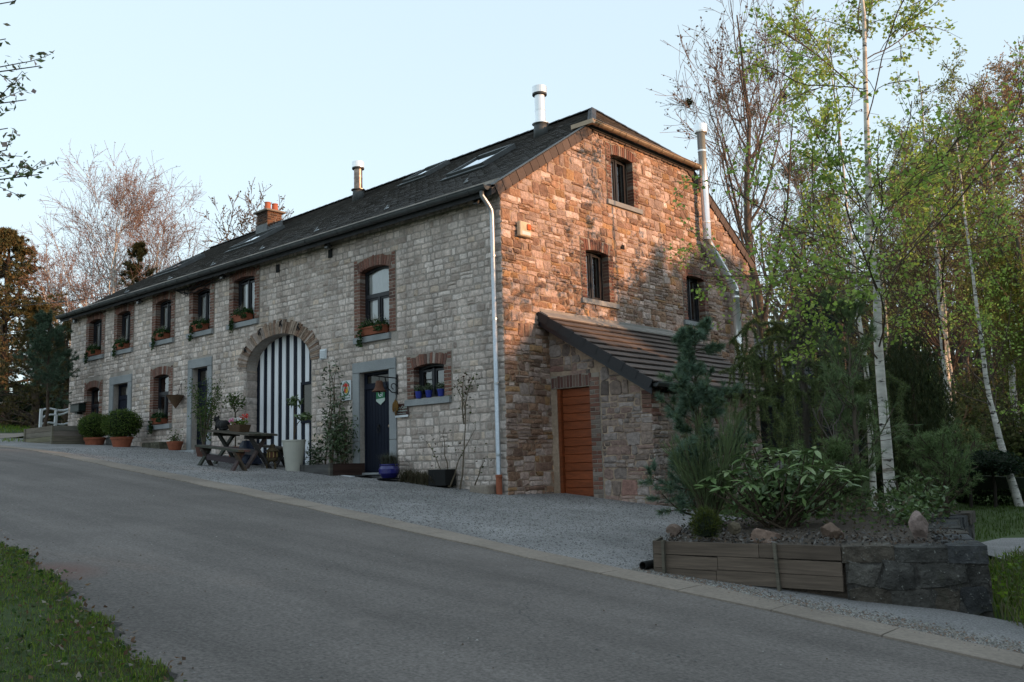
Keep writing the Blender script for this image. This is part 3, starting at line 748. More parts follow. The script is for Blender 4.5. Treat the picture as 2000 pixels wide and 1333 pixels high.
# ---------------- sills, windows
def sillbox(fmap,u0,u1,z,h,mat,out=.075):
    mb=MB(); V=[]
    for w,dz in ((-.12,0),(out,-.018)):
        V+= [fmap(u0,z-h,w),fmap(u1,z-h,w),fmap(u1,z+dz,w),fmap(u0,z+dz,w)]
    mb.add(V,[(0,1,5,4),(1,2,6,5),(2,3,7,6),(3,0,4,7),(4,5,6,7),(3,2,1,0)])
    return mb.build('sill',mat,house)
def window(fmap,a,b,z0,spring,crown,rec=.13,transom=None,curt='both',arched=True,two=True):
    """anthracite frame with casements, panes and curtains"""
    W=b-a; mid=(a+b)/2; fw=.055; mb=MB()
    def bar(u0,u1,v0,v1,w0,w1):
        V=[fmap(u0,v0,w0),fmap(u1,v0,w0),fmap(u1,v0,w1),fmap(u0,v0,w1),fmap(u0,v1,w0),fmap(u1,v1,w0),fmap(u1,v1,w1),fmap(u0,v1,w1)]
        mb.hexa(V)
    w0,w1=-rec-.06,-rec
    bar(a,a+fw,z0,crown,w0,w1); bar(b-fw,b,z0,crown,w0,w1); bar(a+fw,b-fw,z0,z0+fw,w0,w1)
    # head: filled arch piece
    n=8; rise=crown-spring
    for i in range(n):
        u0=a+fw+(W-2*fw)*i/n; u1=a+fw+(W-2*fw)*(i+1)/n
        f=lambda u:spring+rise*(1-((u-mid)/(W/2))**2)-.05
        V=[fmap(u0,f(u0),w0),fmap(u1,f(u1),w0),fmap(u1,f(u1),w1),fmap(u0,f(u0),w1),fmap(u0,crown,w0),fmap(u1,crown,w0),fmap(u1,crown,w1),fmap(u0,crown,w1)]
        mb.hexa(V)
    zt=spring-.03
    if transom: bar(a+fw,b-fw,transom-.045,transom+.045,w0,w1+.012)
    zc=(transom-.045) if transom else zt
    cells=[(a+fw,mid-.028),(mid+.028,b-fw)] if two else [(a+fw,b-fw)]
    if two: bar(mid-.028,mid+.028,z0+fw,zc+.02,w0,w1+.010)
    cs=.045
    for u0,u1 in cells:     # casement rails sit slightly back
        bar(u0,u0+cs,z0+fw,zc,w0+.008,w1-.012); bar(u1-cs,u1,z0+fw,zc,w0+.008,w1-.012)
        bar(u0+cs,u1-cs,z0+fw,z0+fw+cs,w0+.008,w1-.012); bar(u0+cs,u1-cs,zc-cs,zc,w0+.008,w1-.012)
    wo=mb.build('window',m_frame,house)
    wg=-rec-.035
    for u0,u1 in cells:
        p=MB(); p.add([fmap(u0+cs,z0+fw+cs,wg),fmap(u1-cs,z0+fw+cs,wg),fmap(u1-cs,zc-cs,wg),fmap(u0+cs,zc-cs,wg)],[(0,1,2,3)]); p.build('pane',m_glass,wo)
    if transom:
        p=MB(); p.add([fmap(a+fw,transom+.045,wg),fmap(b-fw,transom+.045,wg),fmap(b-fw,crown-.03,wg),fmap(a+fw,crown-.03,wg)],[(0,1,2,3)]); p.build('pane',m_glass,wo)
    def curtain(u0,u1,v0,v1):
        V=[];K=16
        for i in range(K+1):
            u=u0+(u1-u0)*i/K; w=-rec-.085+.014*math.sin(i*2.2)+.01*math.sin(i*.9)
            V+= [fmap(u,v0,w),fmap(u,v1,w)]
        c=MB(); c.add(V,[(2*i,2*i+2,2*i+3,2*i+1) for i in range(K)]); c.build('curtain',m_curtain,wo)
    if curt=='both':
        for u0,u1 in cells: curtain(u0+(u1-u0)*.18,u1+.02,z0+.03,zc)
    elif curt=='full': curtain(a+.03,b-.03,z0+.03,crown)
    elif curt=='half': curtain(a+.03,mid-.05,z0+.03,zc); curtain(b-.12,b-.03,z0+.03,zc)
    return wo
for k,(a,b,c,d,f,g) in enumerate(FW):
    sillbox(FX,a-.25 if k!=5 else a-.2,b+.20 if k!=5 else b+.05,c,.145,m_blue)
    window(FX,a,b,c,d,f,transom={5:4.42,8:2.92,7:2.86}.get(k),curt={5:'full',6:None,7:None,8:None}.get(k,'both'))
for a,b,c,d,e in GW:
    sillbox(GXm,a-.22,b+.31,c,.125,m_blue,out=.06)
    window(GXm,a,b,c,d-.01,d,rec=.16,curt='half')

# ---------------- doors with bluestone frames
def plank_door(name,a,b,z0,z1,y,mat,parent,n,label=None,tr=None):
    mb=MB(); mb.box(a,b,y+.045,y+.07,z0,z1); fr=.05
    mb.box(a,a+fr,y-.01,y+.04,z0,z1); mb.box(b-fr,b,y-.01,y+.04,z0,z1); mb.box(a+fr,b-fr,y-.012,y+.04,z1-fr,z1)
    d=mb.build(name,mat,parent)
    if label: d['label']=label
    top=z1-fr
    if tr:
        t=MB(); t.box(a+fr,b-fr,y-.02,y+.04,tr-.05,tr+.05); t.build('transom_bar',mat,d)
        # transom light set in front of the dark leaf back
        t=MB(); t.box(a+fr+.04,b-fr-.04,y+.022,y+.030,tr+.08,top-.03); t.build('pane',m_dgl,d); top=tr-.05
        t=MB(); t.box(a+fr,b-fr,y+.0,y+.04,tr+.05,tr+.08); t.box(a+fr,a+fr+.04,y,y+.04,tr+.08,z1-fr); t.box(b-fr-.04,b-fr,y,y+.04,tr+.08,z1-fr); t.build('transom_frame',mat,d)
    for i in range(n):
        u0=a+fr+(b-a-2*fr)*i/n; u1=a+fr+(b-a-2*fr)*(i+1)/n
        p=MB(); p.bbox(u0+.003,u1-.003,y+.008,y+.044,z0+.01,top-.005,.006); p.build('plank',mat,d)
    return d
m_dgl=M('dark_pane',(.03,.027,.022),.06,var=.5,scale=6,var2=.4,bump=0,spec=.4)
for k,(a,b,t,oa,ob_,ot) in enumerate(FD):
    z0=float(G((a+b)/2,0))
    if k==2: z0=.46
    blocks=[]
    def blk(u0,u1,v0,v1):
        mb=MB(); mb.bbox(u0+.004,u1-.004,-.035,.14,v0+.004,v1-.004,.007,(1,1,1)); return mb
    f=blk(a,b,ot,t).build('door_frame',m_blue,house)
    for u0,u1 in ((a,oa),(ob_,b)):
        for v0,v1 in ((z0-.2,z0+.72),(z0+.72,ot)): blk(u0,u1,v0,v1).build('jamb_block',m_blue,f)
    st=MB(); st.bbox(oa-.02,ob_+.02,-.10,.3,z0-.15,z0+.03,.01); st.build('threshold',m_blue,f)
    d=plank_door('door',oa,ob_,z0+.03,ot,.13 if k==2 else .16,m_navy,house,9,tr=(2.38 if k==2 else ot-.42))
    kn=MB(); kn.lathe([(0,0),(.018,.004),(.02,.02),(.03,.035),(.03,.055),(.0,.065)],(0,0,0),10)
    kn.V=[(ob_-.12+x,.12-z,z0+1.02+y) for x,y,z in kn.V]; kn.build('knob',m_copper,d,smooth=True)
    if k==2:
        ring=MB(); pts=[(-3.885+.045*math.sin(t),.105-.01*abs(math.cos(t)),1.42-.06*math.cos(t)*1.1) for t in np.linspace(0,2*math.pi,15)]
        ring.tube(pts,.009,6); ring.box(-3.905,-3.865,.10,.135,1.48,1.53); ring.build('knocker',m_iron,d)
# the big barn door, boards striped navy and white
BD=MB(); us=[AC[0]-AW*math.cos(t) for t in np.linspace(0,math.pi,25)]
for a,b in zip(us[:-1],us[1:]):
    BD.add([FX(a,.4,-.36),FX(b,.4,-.36),FX(b,arc_in(b)+.02,-.36),FX(a,arc_in(a)+.02,-.36)],[(0,1,2,3)])
barn=BD.build('barn_door',m_navy,house); barn['label']='arched barn door of navy and white upright boards'
nb=17; u0=AC[0]-AW; wv=2*AW/nb; wl_=(-6.98,-6.28,1.72,2.72)
zb=.55
for i in range(nb):
    a=u0+wv*i; b=a+wv; white=(i%2==1); y=.30 if not white else .288
    segs=[(zb,None)]
    if a+.02>wl_[0]-.02 and b-.02<wl_[1]+.1: segs=[(zb,wl_[2]),(wl_[3],None)]
    for s0_,s1_ in segs:
        za=min(arc_in(a+.004),5); zb_=min(arc_in(b-.004),5)
        ta,tb=(s1_,s1_) if s1_ else (za,zb_)
        if max(ta,tb)<=s0_+.02: continue
        tm=s1_ if s1_ else arc_in((a+b)/2)
        p=MB(); ia,ib=a+.004,b-.004; im=(a+b)/2
        p.prism([(ia,s0_),(ib,s0_),(ib,tb),(im,tm),(ia,ta)],lambda u,v:(u,y,v),lambda u,v:(u,y+.03,v))
        p.build('board',m_wpaint if white else m_navy,barn)
wf=MB(); a,b,c,d=wl_
wf.box(a,a+.07,.255,.33,c,d); wf.box(b-.07,b,.255,.33,c,d); wf.box(a+.07,b-.07,.255,.33,c,c+.07); wf.box(a+.07,b-.07,.255,.33,d-.07,d)
wf=wf.build('wicket_window',m_navy,barn)
p=MB(); p.box(a+.07,b-.07,.288,.296,c+.07,d-.07); p.build('pane',m_dgl,wf)
# iron anchors in the arch
for t in (2.62,2.05,1.45,.95):
    x=AC[0]+(AW+.2)*math.cos(t); z=AC[1]+(AH+.2)*math.sin(t)
    mb=MB(); mb.tube([(x,-.03,z-.02),(x,-.075,z+.07),(x,-.03,z+.13)],.018,6); mb.tube([(x-.05,-.06,z-.03),(x,-.075,z+.06),(x+.05,-.06,z-.03)],.014,6); mb.build('wall_anchor',m_iron,house)
# putlog holes in the wall
for x,z in ((-5.42,5.62),(-7.56,5.62)):
    mb=MB(); mb.box(x-.07,x+.07,-.036,-.02,z-.10,z+.10); mb.build('putlog_hole',m_dark,house)
mb=MB(); mb.box(-.02,.034,4.05,4.17,5.40,5.50); mb.build('putlog_hole',m_dark,house)
# ------------------------------------------------------------------ roof
HX=.14; HZ=8.12; HY0=2.98; HY1=HW-2.98; APX=-1.43       # half hip eave and apex
RL=LX-.22                                                # left verge
deck=MB()
e0=-.28
def rz(x,y): return roofz(x,y)-.03
xr=.03
P=lambda x,y:(x,y,rz(x,min(y,2*RY-y)))
A_=[P(RL,e0),P(xr,e0),P(xr,HY0),(APX,RY,rz(APX,RY)),P(RL,RY)]
B_=[P(RL,2*RY-e0),P(RL,RY),(APX,RY,rz(APX,RY)),P(xr,HY1),P(xr,2*RY-e0)]
Hh=[(HX-.05,HY0,HZ-.02),(HX-.05,HY1,HZ-.02),(APX,RY,rz(APX,RY))]
for poly in (A_,B_,Hh):
    n=len(poly); deck.add(poly+[(x,y,z-.12) for x,y,z in poly],[tuple(range(n)),tuple(range(2*n-1,n-1,-1))]+[(i,n+i,n+(i+1)%n,(i+1)%n) for i in range(n)])
roof=deck.build('roof',M('roof_deck',(.035,.035,.038),.8,bump=.1),house)
def slate_tint(r):
    b=r.uniform(.65,1.35); return (.066*b,.059*b,.054*b)
sr=NR(60); SL=[]
def slate(p,ux,uv,un,w,l,t,tint):
    p=np.array(p); a=p+ux*.002; b=p+ux*(w-.002)
    V=[a+un*(t+.010),b+un*(t+.010),b+uv*l+un*.004,a+uv*l+un*.004,a+un*.001,b+un*.001]
    return [tuple(q) for q in V],[(0,1,2,3),(4,5,1,0),(4,0,3),(5,2,1)],tint
rows=52
ys=np.linspace(e0-.02,RY-.02,rows+1)
for k in range(rows):
    y0,y1=ys[k],ys[k+1]
    xe=.05 if y0<HY0 else .05+(APX-.05)*(y0-HY0)/(RY-HY0)
    x=RL-.03-(k%2)*.11
    while x<xe:
        w=.225; x0=max(x,RL-.02); x1=min(x+w,xe)
        if x1-x0>.03:
            q0=np.array((x0,y0,roofz(x0,y0))); q1=np.array((x0,y1,roofz(x0,y1))); uv=q1-q0; l=np.linalg.norm(uv); uv/=l
            un=np.cross((1,0,0),uv)
            SL.append(slate(q0-un*.03,np.array((1.,0,0)),uv,un,x1-x0,l+.03,.010+sr.uniform(0,.006),slate_tint(sr)))
        x+=w
# half hip slates
hs_=np.array((APX-HX,0,ZR(APX)-HZ)); hl=np.linalg.norm(hs_); hv=hs_/hl; hn=np.cross((0,1.,0),hv)
if hn[0]<0: hn=-hn
nr=16
for k in range(nr):
    t=k/nr; c=np.array((HX,0,HZ))+hs_*t; ya=HY0+(RY-HY0)*t; yb=HY1+(RY-HY1)*t; y=ya-(k%2)*.11
    while y<yb:
        a=max(y,ya); b=min(y+.225,yb)
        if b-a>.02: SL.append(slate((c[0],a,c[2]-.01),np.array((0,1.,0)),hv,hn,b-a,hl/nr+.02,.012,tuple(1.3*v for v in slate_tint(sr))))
        y+=.225
pieces(SL,'slate','slates',m_slate,roof,limit=300)
# ridge and hip cappings
RC=[]
def capping(a,b,n,w=.13):
    a=np.array(a);b=np.array(b)
    for i in range(n):
        p=a+(b-a)*i/n; q=a+(b-a)*(i+1.04)/n; t=(q-p)/np.linalg.norm(q-p); s=np.cross(t,(0,0,1)); s/=np.linalg.norm(s)
        V=[p-s*w-np.array((0,0,.05)),p+np.array((0,0,.035)),p+s*w-np.array((0,0,.05)),q-s*w-np.array((0,0,.06)),q+np.array((0,0,.025)),q+s*w-np.array((0,0,.06))]
        b_=sr.uniform(.9,1.3)*.058; RC.append(([tuple(v) for v in V],[(0,1,4,3),(1,2,5,4),(0,2,1)],(b_,b_,b_*1.05)))
capping((APX,RY,ZR(APX)+.02),(RL,RY,ZR(RL)+.02),52); capping((HX-.02,HY0,HZ+.03),(APX,RY,ZR(APX)+.03),9,.10); capping((HX-.02,HY1,HZ+.03),(APX,RY,ZR(APX)+.03),9,.10)
pieces(RC,'ridge_slate','ridge_slates',m_slate,roof)
# slates hung along the gable verge
def vtint(): b=sr.uniform(.85,1.15); return (.155*b,.115*b,.098*b)
VS=[]
def verge_run(p,q,n,h=.22):
    p=np.array(p);q=np.array(q); t=(q-p)/n
    for i in range(n):
        a=p+t*i+t*.03; b=p+t*(i+1)-t*.02
        dn=np.array((0,0,-h)); perp=np.array((0,-t[2],t[1])); perp/=np.linalg.norm(perp); dn=-perp*h if perp[2]>0 else perp*h
        w=np.array((.035+.004*(i%2),0,0)); c=np.array((.02,0,0)); cut=.16*t
        V=[a+w,b+w,b+dn*.82+w,b-cut+dn+w,a+cut*0+dn+w]+[v+c for v in (a+w,b+w,b+dn*.82+w,b-cut+dn+w,a+dn+w)]
        VS.append(([tuple(v) for v in V],[(0,1,2,3,4),(9,8,7,6,5)]+[(j,5+j,5+(j+1)%5,(j+1)%5) for j in range(5)],vtint()))
vz=lambda y:EZ+.651*y+.02
verge_run((0.0,-.22,vz(-.22)),(0,3.03,vz(3.03)),15)
verge_run((0.0,3.06,8.10),(0,HW-3.06,8.10),16,.17)
verge_run((0.0,HW-3.03,vz(3.03)),(0,HW+.22,vz(-.22)),15)
pieces(VS,'verge_slate','verge_slates',m_vslate,roof)
for (ya,za,yb,zb_) in ((-.26,vz(-.26),2.95,vz(2.95)),(HW+.26,vz(-.26),HW-2.95,vz(2.95))):
    mb=MB(); mb.hexa([(-.06,ya,za+.02),(.075,ya,za+.02),(.075,yb,zb_+.02),(-.06,yb,zb_+.02),(-.06,ya,za+.032),(.075,ya,za+.032),(.075,yb,zb_+.032),(-.06,yb,zb_+.032)]); mb.build('verge_strip',m_zincd,roof)
# gutters
def gutter(name,path,r,mat,parent,side,n=8,caps=True):
    """half-round channel swept along path; side = horizontal unit vector pointing outwards"""
    V=[];K=len(path); th=np.linspace(math.pi,2*math.pi,n+1); side=np.array(side,float)
    for p in path:
        for rr in (r,r-.006):
            for t in th: V.append(tuple(np.array(p)+side*rr*math.cos(t)+np.array((0,0,rr*math.sin(t)))))
    m_=2*(n+1); F=[]
    for k in range(K-1):
        for i in range(n):
            F.append((k*m_+i,k*m_+i+1,(k+1)*m_+i+1,(k+1)*m_+i)); F.append((k*m_+n+1+i,(k+1)*m_+n+1+i,(k+1)*m_+n+2+i,k*m_+n+2+i))
        for i in (0,n): F.append((k*m_+i,(k+1)*m_+i,(k+1)*m_+n+1+i,k*m_+n+1+i))
    if caps: F.append(tuple(range(n+1))); F.append(tuple((K-1)*m_+i for i in range(n,-1,-1)))
    mb=MB(); mb.add(V,F); 
    g=mb.build(name,mat,parent,smooth=False)
    b=MB(); b.tube([tuple(np.array(p)+side*(r+.004)+np.array((0,0,.004))) for p in path],.012,6); b.build('gutter_bead',mat,g)
    return g
gz=5.965
gt=gutter('gutter',[(RL-.03,-.36,gz),(-13,-.36,gz+.0),(-6,-.36,gz),(-.02,-.36,gz)],.085,m_zincd,house,(0,-1,0))
for k in range(33):
    x=RL+.25+k*.6; mb=MB(); pts=[(x,-.36-.09*math.cos(t),gz+.09*math.sin(t)) for t in np.linspace(0,-math.pi,9)]
    mb.tube(pts,.009,5); mb.build('gutter_bracket',m_zincd,gt)
mb=MB(); mb.box(RL+.02,-.02,-.27,.0,5.93,6.02); mb.build('soffit',m_frame,house)  # near-black board holds the shadow under the eaves in its colour
gh=gutter('half_hip_gutter',[(HX+.07,HY0-.12,HZ-.03),(HX+.07,RY,HZ-.03),(HX+.07,HY1+.12,HZ-.03)],.075,m_copper,house,(1,0,0))
for k in range(9):
    y=HY0+.1+k*.51; mb=MB(); mb.tube([(HX+.07+.08*math.cos(t),y,HZ-.03+.08*math.sin(t)) for t in np.linspace(0,-math.pi,9)],.008,5); mb.build('gutter_bracket',m_copper,gh)
for sgn,yy in ((1,HY0-.12),(-1,HY1+.12)):
    mb=MB(); mb.hexa([(-.33,yy-.06,HZ-.11),(HX+.14,yy-.06,HZ-.11),(HX+.14,yy+.03,HZ-.11),(-.33,yy+.03,HZ-.11),(-.33,yy-.06,HZ-.01),(HX+.14,yy-.06,HZ-.01),(HX+.14,yy+.03,HZ-.01),(-.33,yy+.03,HZ-.01)]); mb.build('gutter_return',m_copper,gh)
# downpipe
mb=MB(); zb_=float(G(-.3,-.1))
mb.tube([(-.16,-.36,gz-.08),(-.16,-.35,gz-.17),(-.14,-.2,gz-.33),(-.13,-.13,gz-.43),(-.13,-.115,gz-.55),(-.13,-.11,.32)],.047,12)
dp=mb.build('downpipe',m_zinc,house,smooth=True)
for z in (4.6,3.35,2.1,.75):
    c=MB(); c.lathe([(.047,0),(.053,.003),(.053,.04),(.047,.043)],(-.13,-.11,z),12); c.box(-.14,-.12,-.07,.0,z+.01,z+.03); c.build('pipe_clip',m_zinc,dp)
c=MB(); c.lathe([(.06,-.2),(.06,.28),(.068,.285),(.068,.33),(.05,.34)],(-.13,-.11,zb_+.02),14); c.build('clay_pipe_foot',m_terra,dp)
# skylights on the front slope
def skylight(x0,x1,y0,y1,lift=.0):
    mb=MB()
    def pt(x,y,h):
        q0=np.array((x,y,roofz(x,y))); s=(ZR(x)-EZ)/RY; nrm=np.array((0,-s,1))/math.hypot(s,1); return tuple(q0+nrm*h)
    def bar(xa,xb,ya,yb,h0,h1): mb.hexa([pt(xa,ya,h0),pt(xb,ya,h0),pt(xb,yb,h0),pt(xa,yb,h0),pt(xa,ya,h1),pt(xb,ya,h1),pt(xb,yb,h1),pt(xa,yb,h1)])
    f=.085
    bar(x0,x0+f,y0,y1,-.03,.10); bar(x1-f,x1,y0,y1,-.03,.10); bar(x0+f,x1-f,y0,y0+f,-.03,.09); bar(x0+f,x1-f,y1-f*1.5,y1,-.03,.115)
    bar(x0-.09,x1+.09,y0-.16,y0,.0,.03)
    s=mb.build('skylight',m_zincd,roof)
    g=MB(); g.hexa([pt(x0+f,y0+f,.055),pt(x1-f,y0+f,.055),pt(x1-f,y1-f*1.5,.055),pt(x0+f,y1-f*1.5,.055),pt(x0+f,y0+f,.068),pt(x1-f,y0+f,.068),pt(x1-f,y1-f*1.5,.068),pt(x0+f,y1-f*1.5,.068)]); g.build('pane',m_skyglass,s)
skylight(-3.72,-2.46,2.2,3.35); skylight(-7.1,-6.15,3.78,4.72); skylight(-13.65,-12.2,2.3,3.35); skylight(-17.95,-16.45,2.1,3.05)
# snow hooks
for x,y in ((-1.72,.87),(-4.22,.74),(-6.98,.77),(-9.3,.68),(-11.67,.6),(-14.0,.52),(-16.96,.6)):
    z=roofz(x,y); mb=MB(); mb.tube([(x-.1,y+.10,z+.085),(x-.12,y+.0,z+.02),(x-.05,y-.08,z-.02),(x+.05,y-.05,z+.07)],.011,5); mb.build('roof_hook',m_zinc,roof)
# flues
def flue(x,y,ztop,mat,capm):
    z=roofz(x,y); mb=MB()
    mb.lathe([(.19,-.2),(.165,.22),(.15,.26)],(x,y,z),18); 
    f=mb.build('flue_pipe',m_zincd,roof,smooth=True)
    c=MB(); c.lathe([(.15,.24),(.215,.25),(.215,.268),(.13,.275),(.128,.60),(.132,.605),(.132,.64),(.128,.645),(.128,ztop-z-.22)],(x,y,z),20); c.build('flue_shaft',mat,f,smooth=False)
    c=MB(); c.lathe([(.10,ztop-z-.25),(.185,ztop-z-.225),(.185,ztop-z-.2)],(x,y,z),20); c.build('flue_collar',m_zincd,f)
    c=MB(); c.lathe([(.15,ztop-z-.19),(.185,ztop-z-.185),(.185,ztop-z-.01),(.17,ztop-z),(0,ztop-z)],(x,y,z),20); c.build('flue_cap',capm,f)
flue(-2.24,4.05,9.98,m_steel,m_steel); flue(-9.5,4.1,9.83,m_steelb,m_steel)
# gable flue: polished pipe climbing the gable
def swept(name,pts,r,mat,parent,n=16):
    mb=MB(); mb.tube(pts,r,n); return mb.build(name,mat,parent,smooth=True)
px=.24
gf=swept('gable_flue',[(px,8.93,2.6),(px,8.93,5.0)],.105,m_steel,house)
swept('flue_offset',[(px,8.93,4.98),(px,8.90,5.08),(px,7.66,6.09),(px,7.62,6.19)],.105,m_steel,gf)
swept('flue_upper',[(px,7.62,6.17),(px,7.60,9.1)],.105,m_steel,gf)
for y,z in ((8.93,3.3),(8.93,4.8),(7.62,6.6),(7.61,7.6),(7.60,8.5)):
    c=MB(); c.lathe([(.105,0),(.112,.004),(.112,.045),(.105,.05)],(px,y,z),16); c.build('flue_band',m_steel,gf)
c=MB(); c.lathe([(.09,8.98),(.165,9.02),(.172,9.06),(.172,9.22),(.16,9.25),(0,9.26)],(px,7.60,0),20); c.build('flue_cap',m_steel,gf)
c=MB()
for y,z in ((8.93,4.2),(7.62,6.8),(7.6,7.9)): c.box(0,px-.1,y-.012,y+.012,z,z+.03)
c.build('flue_bracket',m_zinc,gf)
# brick chimney
cx0,cx1,cy0,cy1=-14.58,-13.95,3.85,4.42
mb=MB(); mb.box(cx0+.01,cx1-.01,cy0+.01,cy1-.01,8.2,9.20); chim=mb.build('chimney',m_brickm,roof)
CB=[]; ch=.078; z=8.36; k=0
def ctint(): b=sr.uniform(.6,1.2); base=(.20,.10,.06) if sr.random()<.6 else (.11,.065,.05); return tuple(x*b for x in base)
while z<9.14:
    for (a0,a1,fm) in ((cx0,cx1,lambda u,v,w:(u,cy0-w,v)),(cy0,cy1,lambda u,v,w:(cx1+w,u,v))):
        u=a0-(k%2)*.11
        while u<a1-.01:
            p=max(u,a0-.004); q=min(u+.225,a1+.004)
            if q-p>.03:
                V,F,_=brick(p,q,z,z+ch,fm,.010,back=-.02); CB.append((V,F,ctint()))
            u+=.225
    z+=ch; k+=1
for V,F,t in CB: obj('brick',mesh_from('brick',V,F,m_brick,[t]*len(F)),chim)
mb=MB(); mb.bbox(cx0-.10,cx1+.10,cy0-.10,cy1+.10,9.20,9.27,.02); mb.build('chimney_cap',m_kerb,chim)
for y in (4.02,4.30):
    mb=MB(); mb.lathe([(.115,0),(.11,.06),(.095,.27),(.105,.28),(.105,.31),(.08,.31),(.08,.1)],(-14.2,y,9.26),14); mb.build('chimney_pot',m_bterra,chim,smooth=False)
mb=MB()
mb.box(cx0-.02,cx1+.02,cy0-.03,cy0-.012,8.45,8.78)
yy=np.linspace(cy0,cy1,7)
for a,b in zip(yy[:-1],yy[1:]): mb.box(cx1+.012,cx1+.03,a,b,roofz(-14,a)-.05,roofz(-14,b)+.12)
mb.build('lead_flashing',M('grey_lead',(.14,.145,.15),.6,bump=.05),chim)

# ------------------------------------------------------------------ lean-to
lean=empty('lean_to_shed',(1.2,3.5,-.1),'low rubble-stone lean-to with dark tiled roof and orange plank door against the gable','shed')
LY=1.35; LXW=2.4
LTOP=lambda x:3.27-.6*x
FL=lambda u,v,w:(u,LY-w,v)
SLm=lambda u,v,w:(LXW+w,u,v)
lw=wall_cells('front_wall',.0,LXW,-.6,3.3,[(.16,1.0,-.6,2.05)],FL,m_mortar2,lean,depth=.25,topclip=LTOP)
sw=wall_cells('side_wall',LY,5.6,-1.4,1.83,[],SLm,m_mortar2,lean)
mb=MB(); mb.hexa([(LXW-.3,5.55,-1.4),(LXW,5.6,-1.4),(0.02,7.1,-1.4),(0.02,6.9,-1.4),(LXW-.3,5.55,1.8),(LXW,5.6,1.8),(0.02,7.1,3.2),(0.02,6.9,3.2)]); mb.build('rear_wall',m_mortar2,lean)
def lt():
    k=hr.random(); b=hr.uniform(.75,1.25)*1.5
    base=(.205,.17,.14) if k<.3 else ((.275,.25,.225) if k<.66 else ((.235,.175,.145) if k<.84 else ((.15,.132,.115) if k<.94 else (.21,.13,.105))))
    return tuple(x*b for x in base)
LS=[]
lobs=[(-.1,1.0,-2,2.06),(.03,1.02,2.05,2.31),(1.0,1.25,-1,2.3),(2.18,2.5,1.5,1.9)]
rubble(.0,LXW+.01,-.3,3.3,FL,LS,lt,lobs,LTOP,lambda u:float(G(u,LY))-.1)
SS=[]
sobs=[(LY-.1,LY+.3,1.5,1.9)]
rubble(LY-.01,5.6,-1.2,1.83,SLm,SS,lambda:tuple(1.15*c for c in lt()),sobs,None,lambda u:float(G(2.5,u))-.2,dep=(.015,.04))
pieces(LS,'stone','stonework',m_rubble,lw,200); pieces(SS,'stone','stonework',m_rubble,sw,100)
LB=[]
n=29
for k in range(n):
    z0=-.12+k*.0835; z1=z0+.0835
    if z1>2.3: break
    cs=[1.0,1.24] if k%2 else [1.0,1.12,1.235]
    for p,q in zip(cs[:-1],cs[1:]):
        V,F,t=brick(p,q,z0,z1,FL,.024); LB.append((V,F,btint() if hr.random()<.7 else (.27,.22,.19)))
u=.04
while u<1.0:
    w=.078; V,F,t=brick(u,u+w,2.06,2.30+hr.uniform(-.02,.02),FL,.022); LB.append((V,F,(.19,.095,.08) if hr.random()<.7 else (.26,.17,.14))); u+=w
for k in range(5):
    z0=1.45+k*.085
    V,F,t=brick(2.2,2.42,z0,z0+.085,FL,.03); LB.append((V,F,t)); V,F,t=brick(LY-.02,LY+.22,z0,z0+.085,SLm,.03); LB.append((V,F,t))
mb=MB(); mb.box(1.0,1.24,LY-.012,LY+.1,-.3,2.3); mb.box(.03,1.0,LY-.012,LY+.1,2.055,2.31); mb.build('brick_mortar_face',m_brickm,lw)
pieces(LB,'brick','brickwork',m_brick,lw)
# orange plank door
mb=MB(); mb.box(.20,1.0,LY+.13,LY+.17,-.12,2.05); mb.box(.16,.235,LY+.02,LY+.16,-.12,2.05)
od=mb.build('door',m_cedarw,lean); od['label']='orange varnished door of wide horizontal boards'
nb=13
for k in range(nb):
    z0=-.08+2.12*k/nb; z1=-.08+2.12*(k+1)/nb; b=hr.uniform(.82,1.15)
    p=MB(); p.bbox(.237,.995,LY+.085,LY+.13,z0+.003,z1-.003,.008,(.235*b,.06*b,.021*b)); p.build('plank',m_cedarw,od)
od.data.attributes['tint'].data.foreach_set('color',np.tile(np.array([.20,.052,.018,1],dtype=np.float32),len(od.data.polygons)))
p=MB(); p.box(.14,1.02,LY-.05,LY+.2,-.2,-.095); p.build('threshold',m_blue,lean)
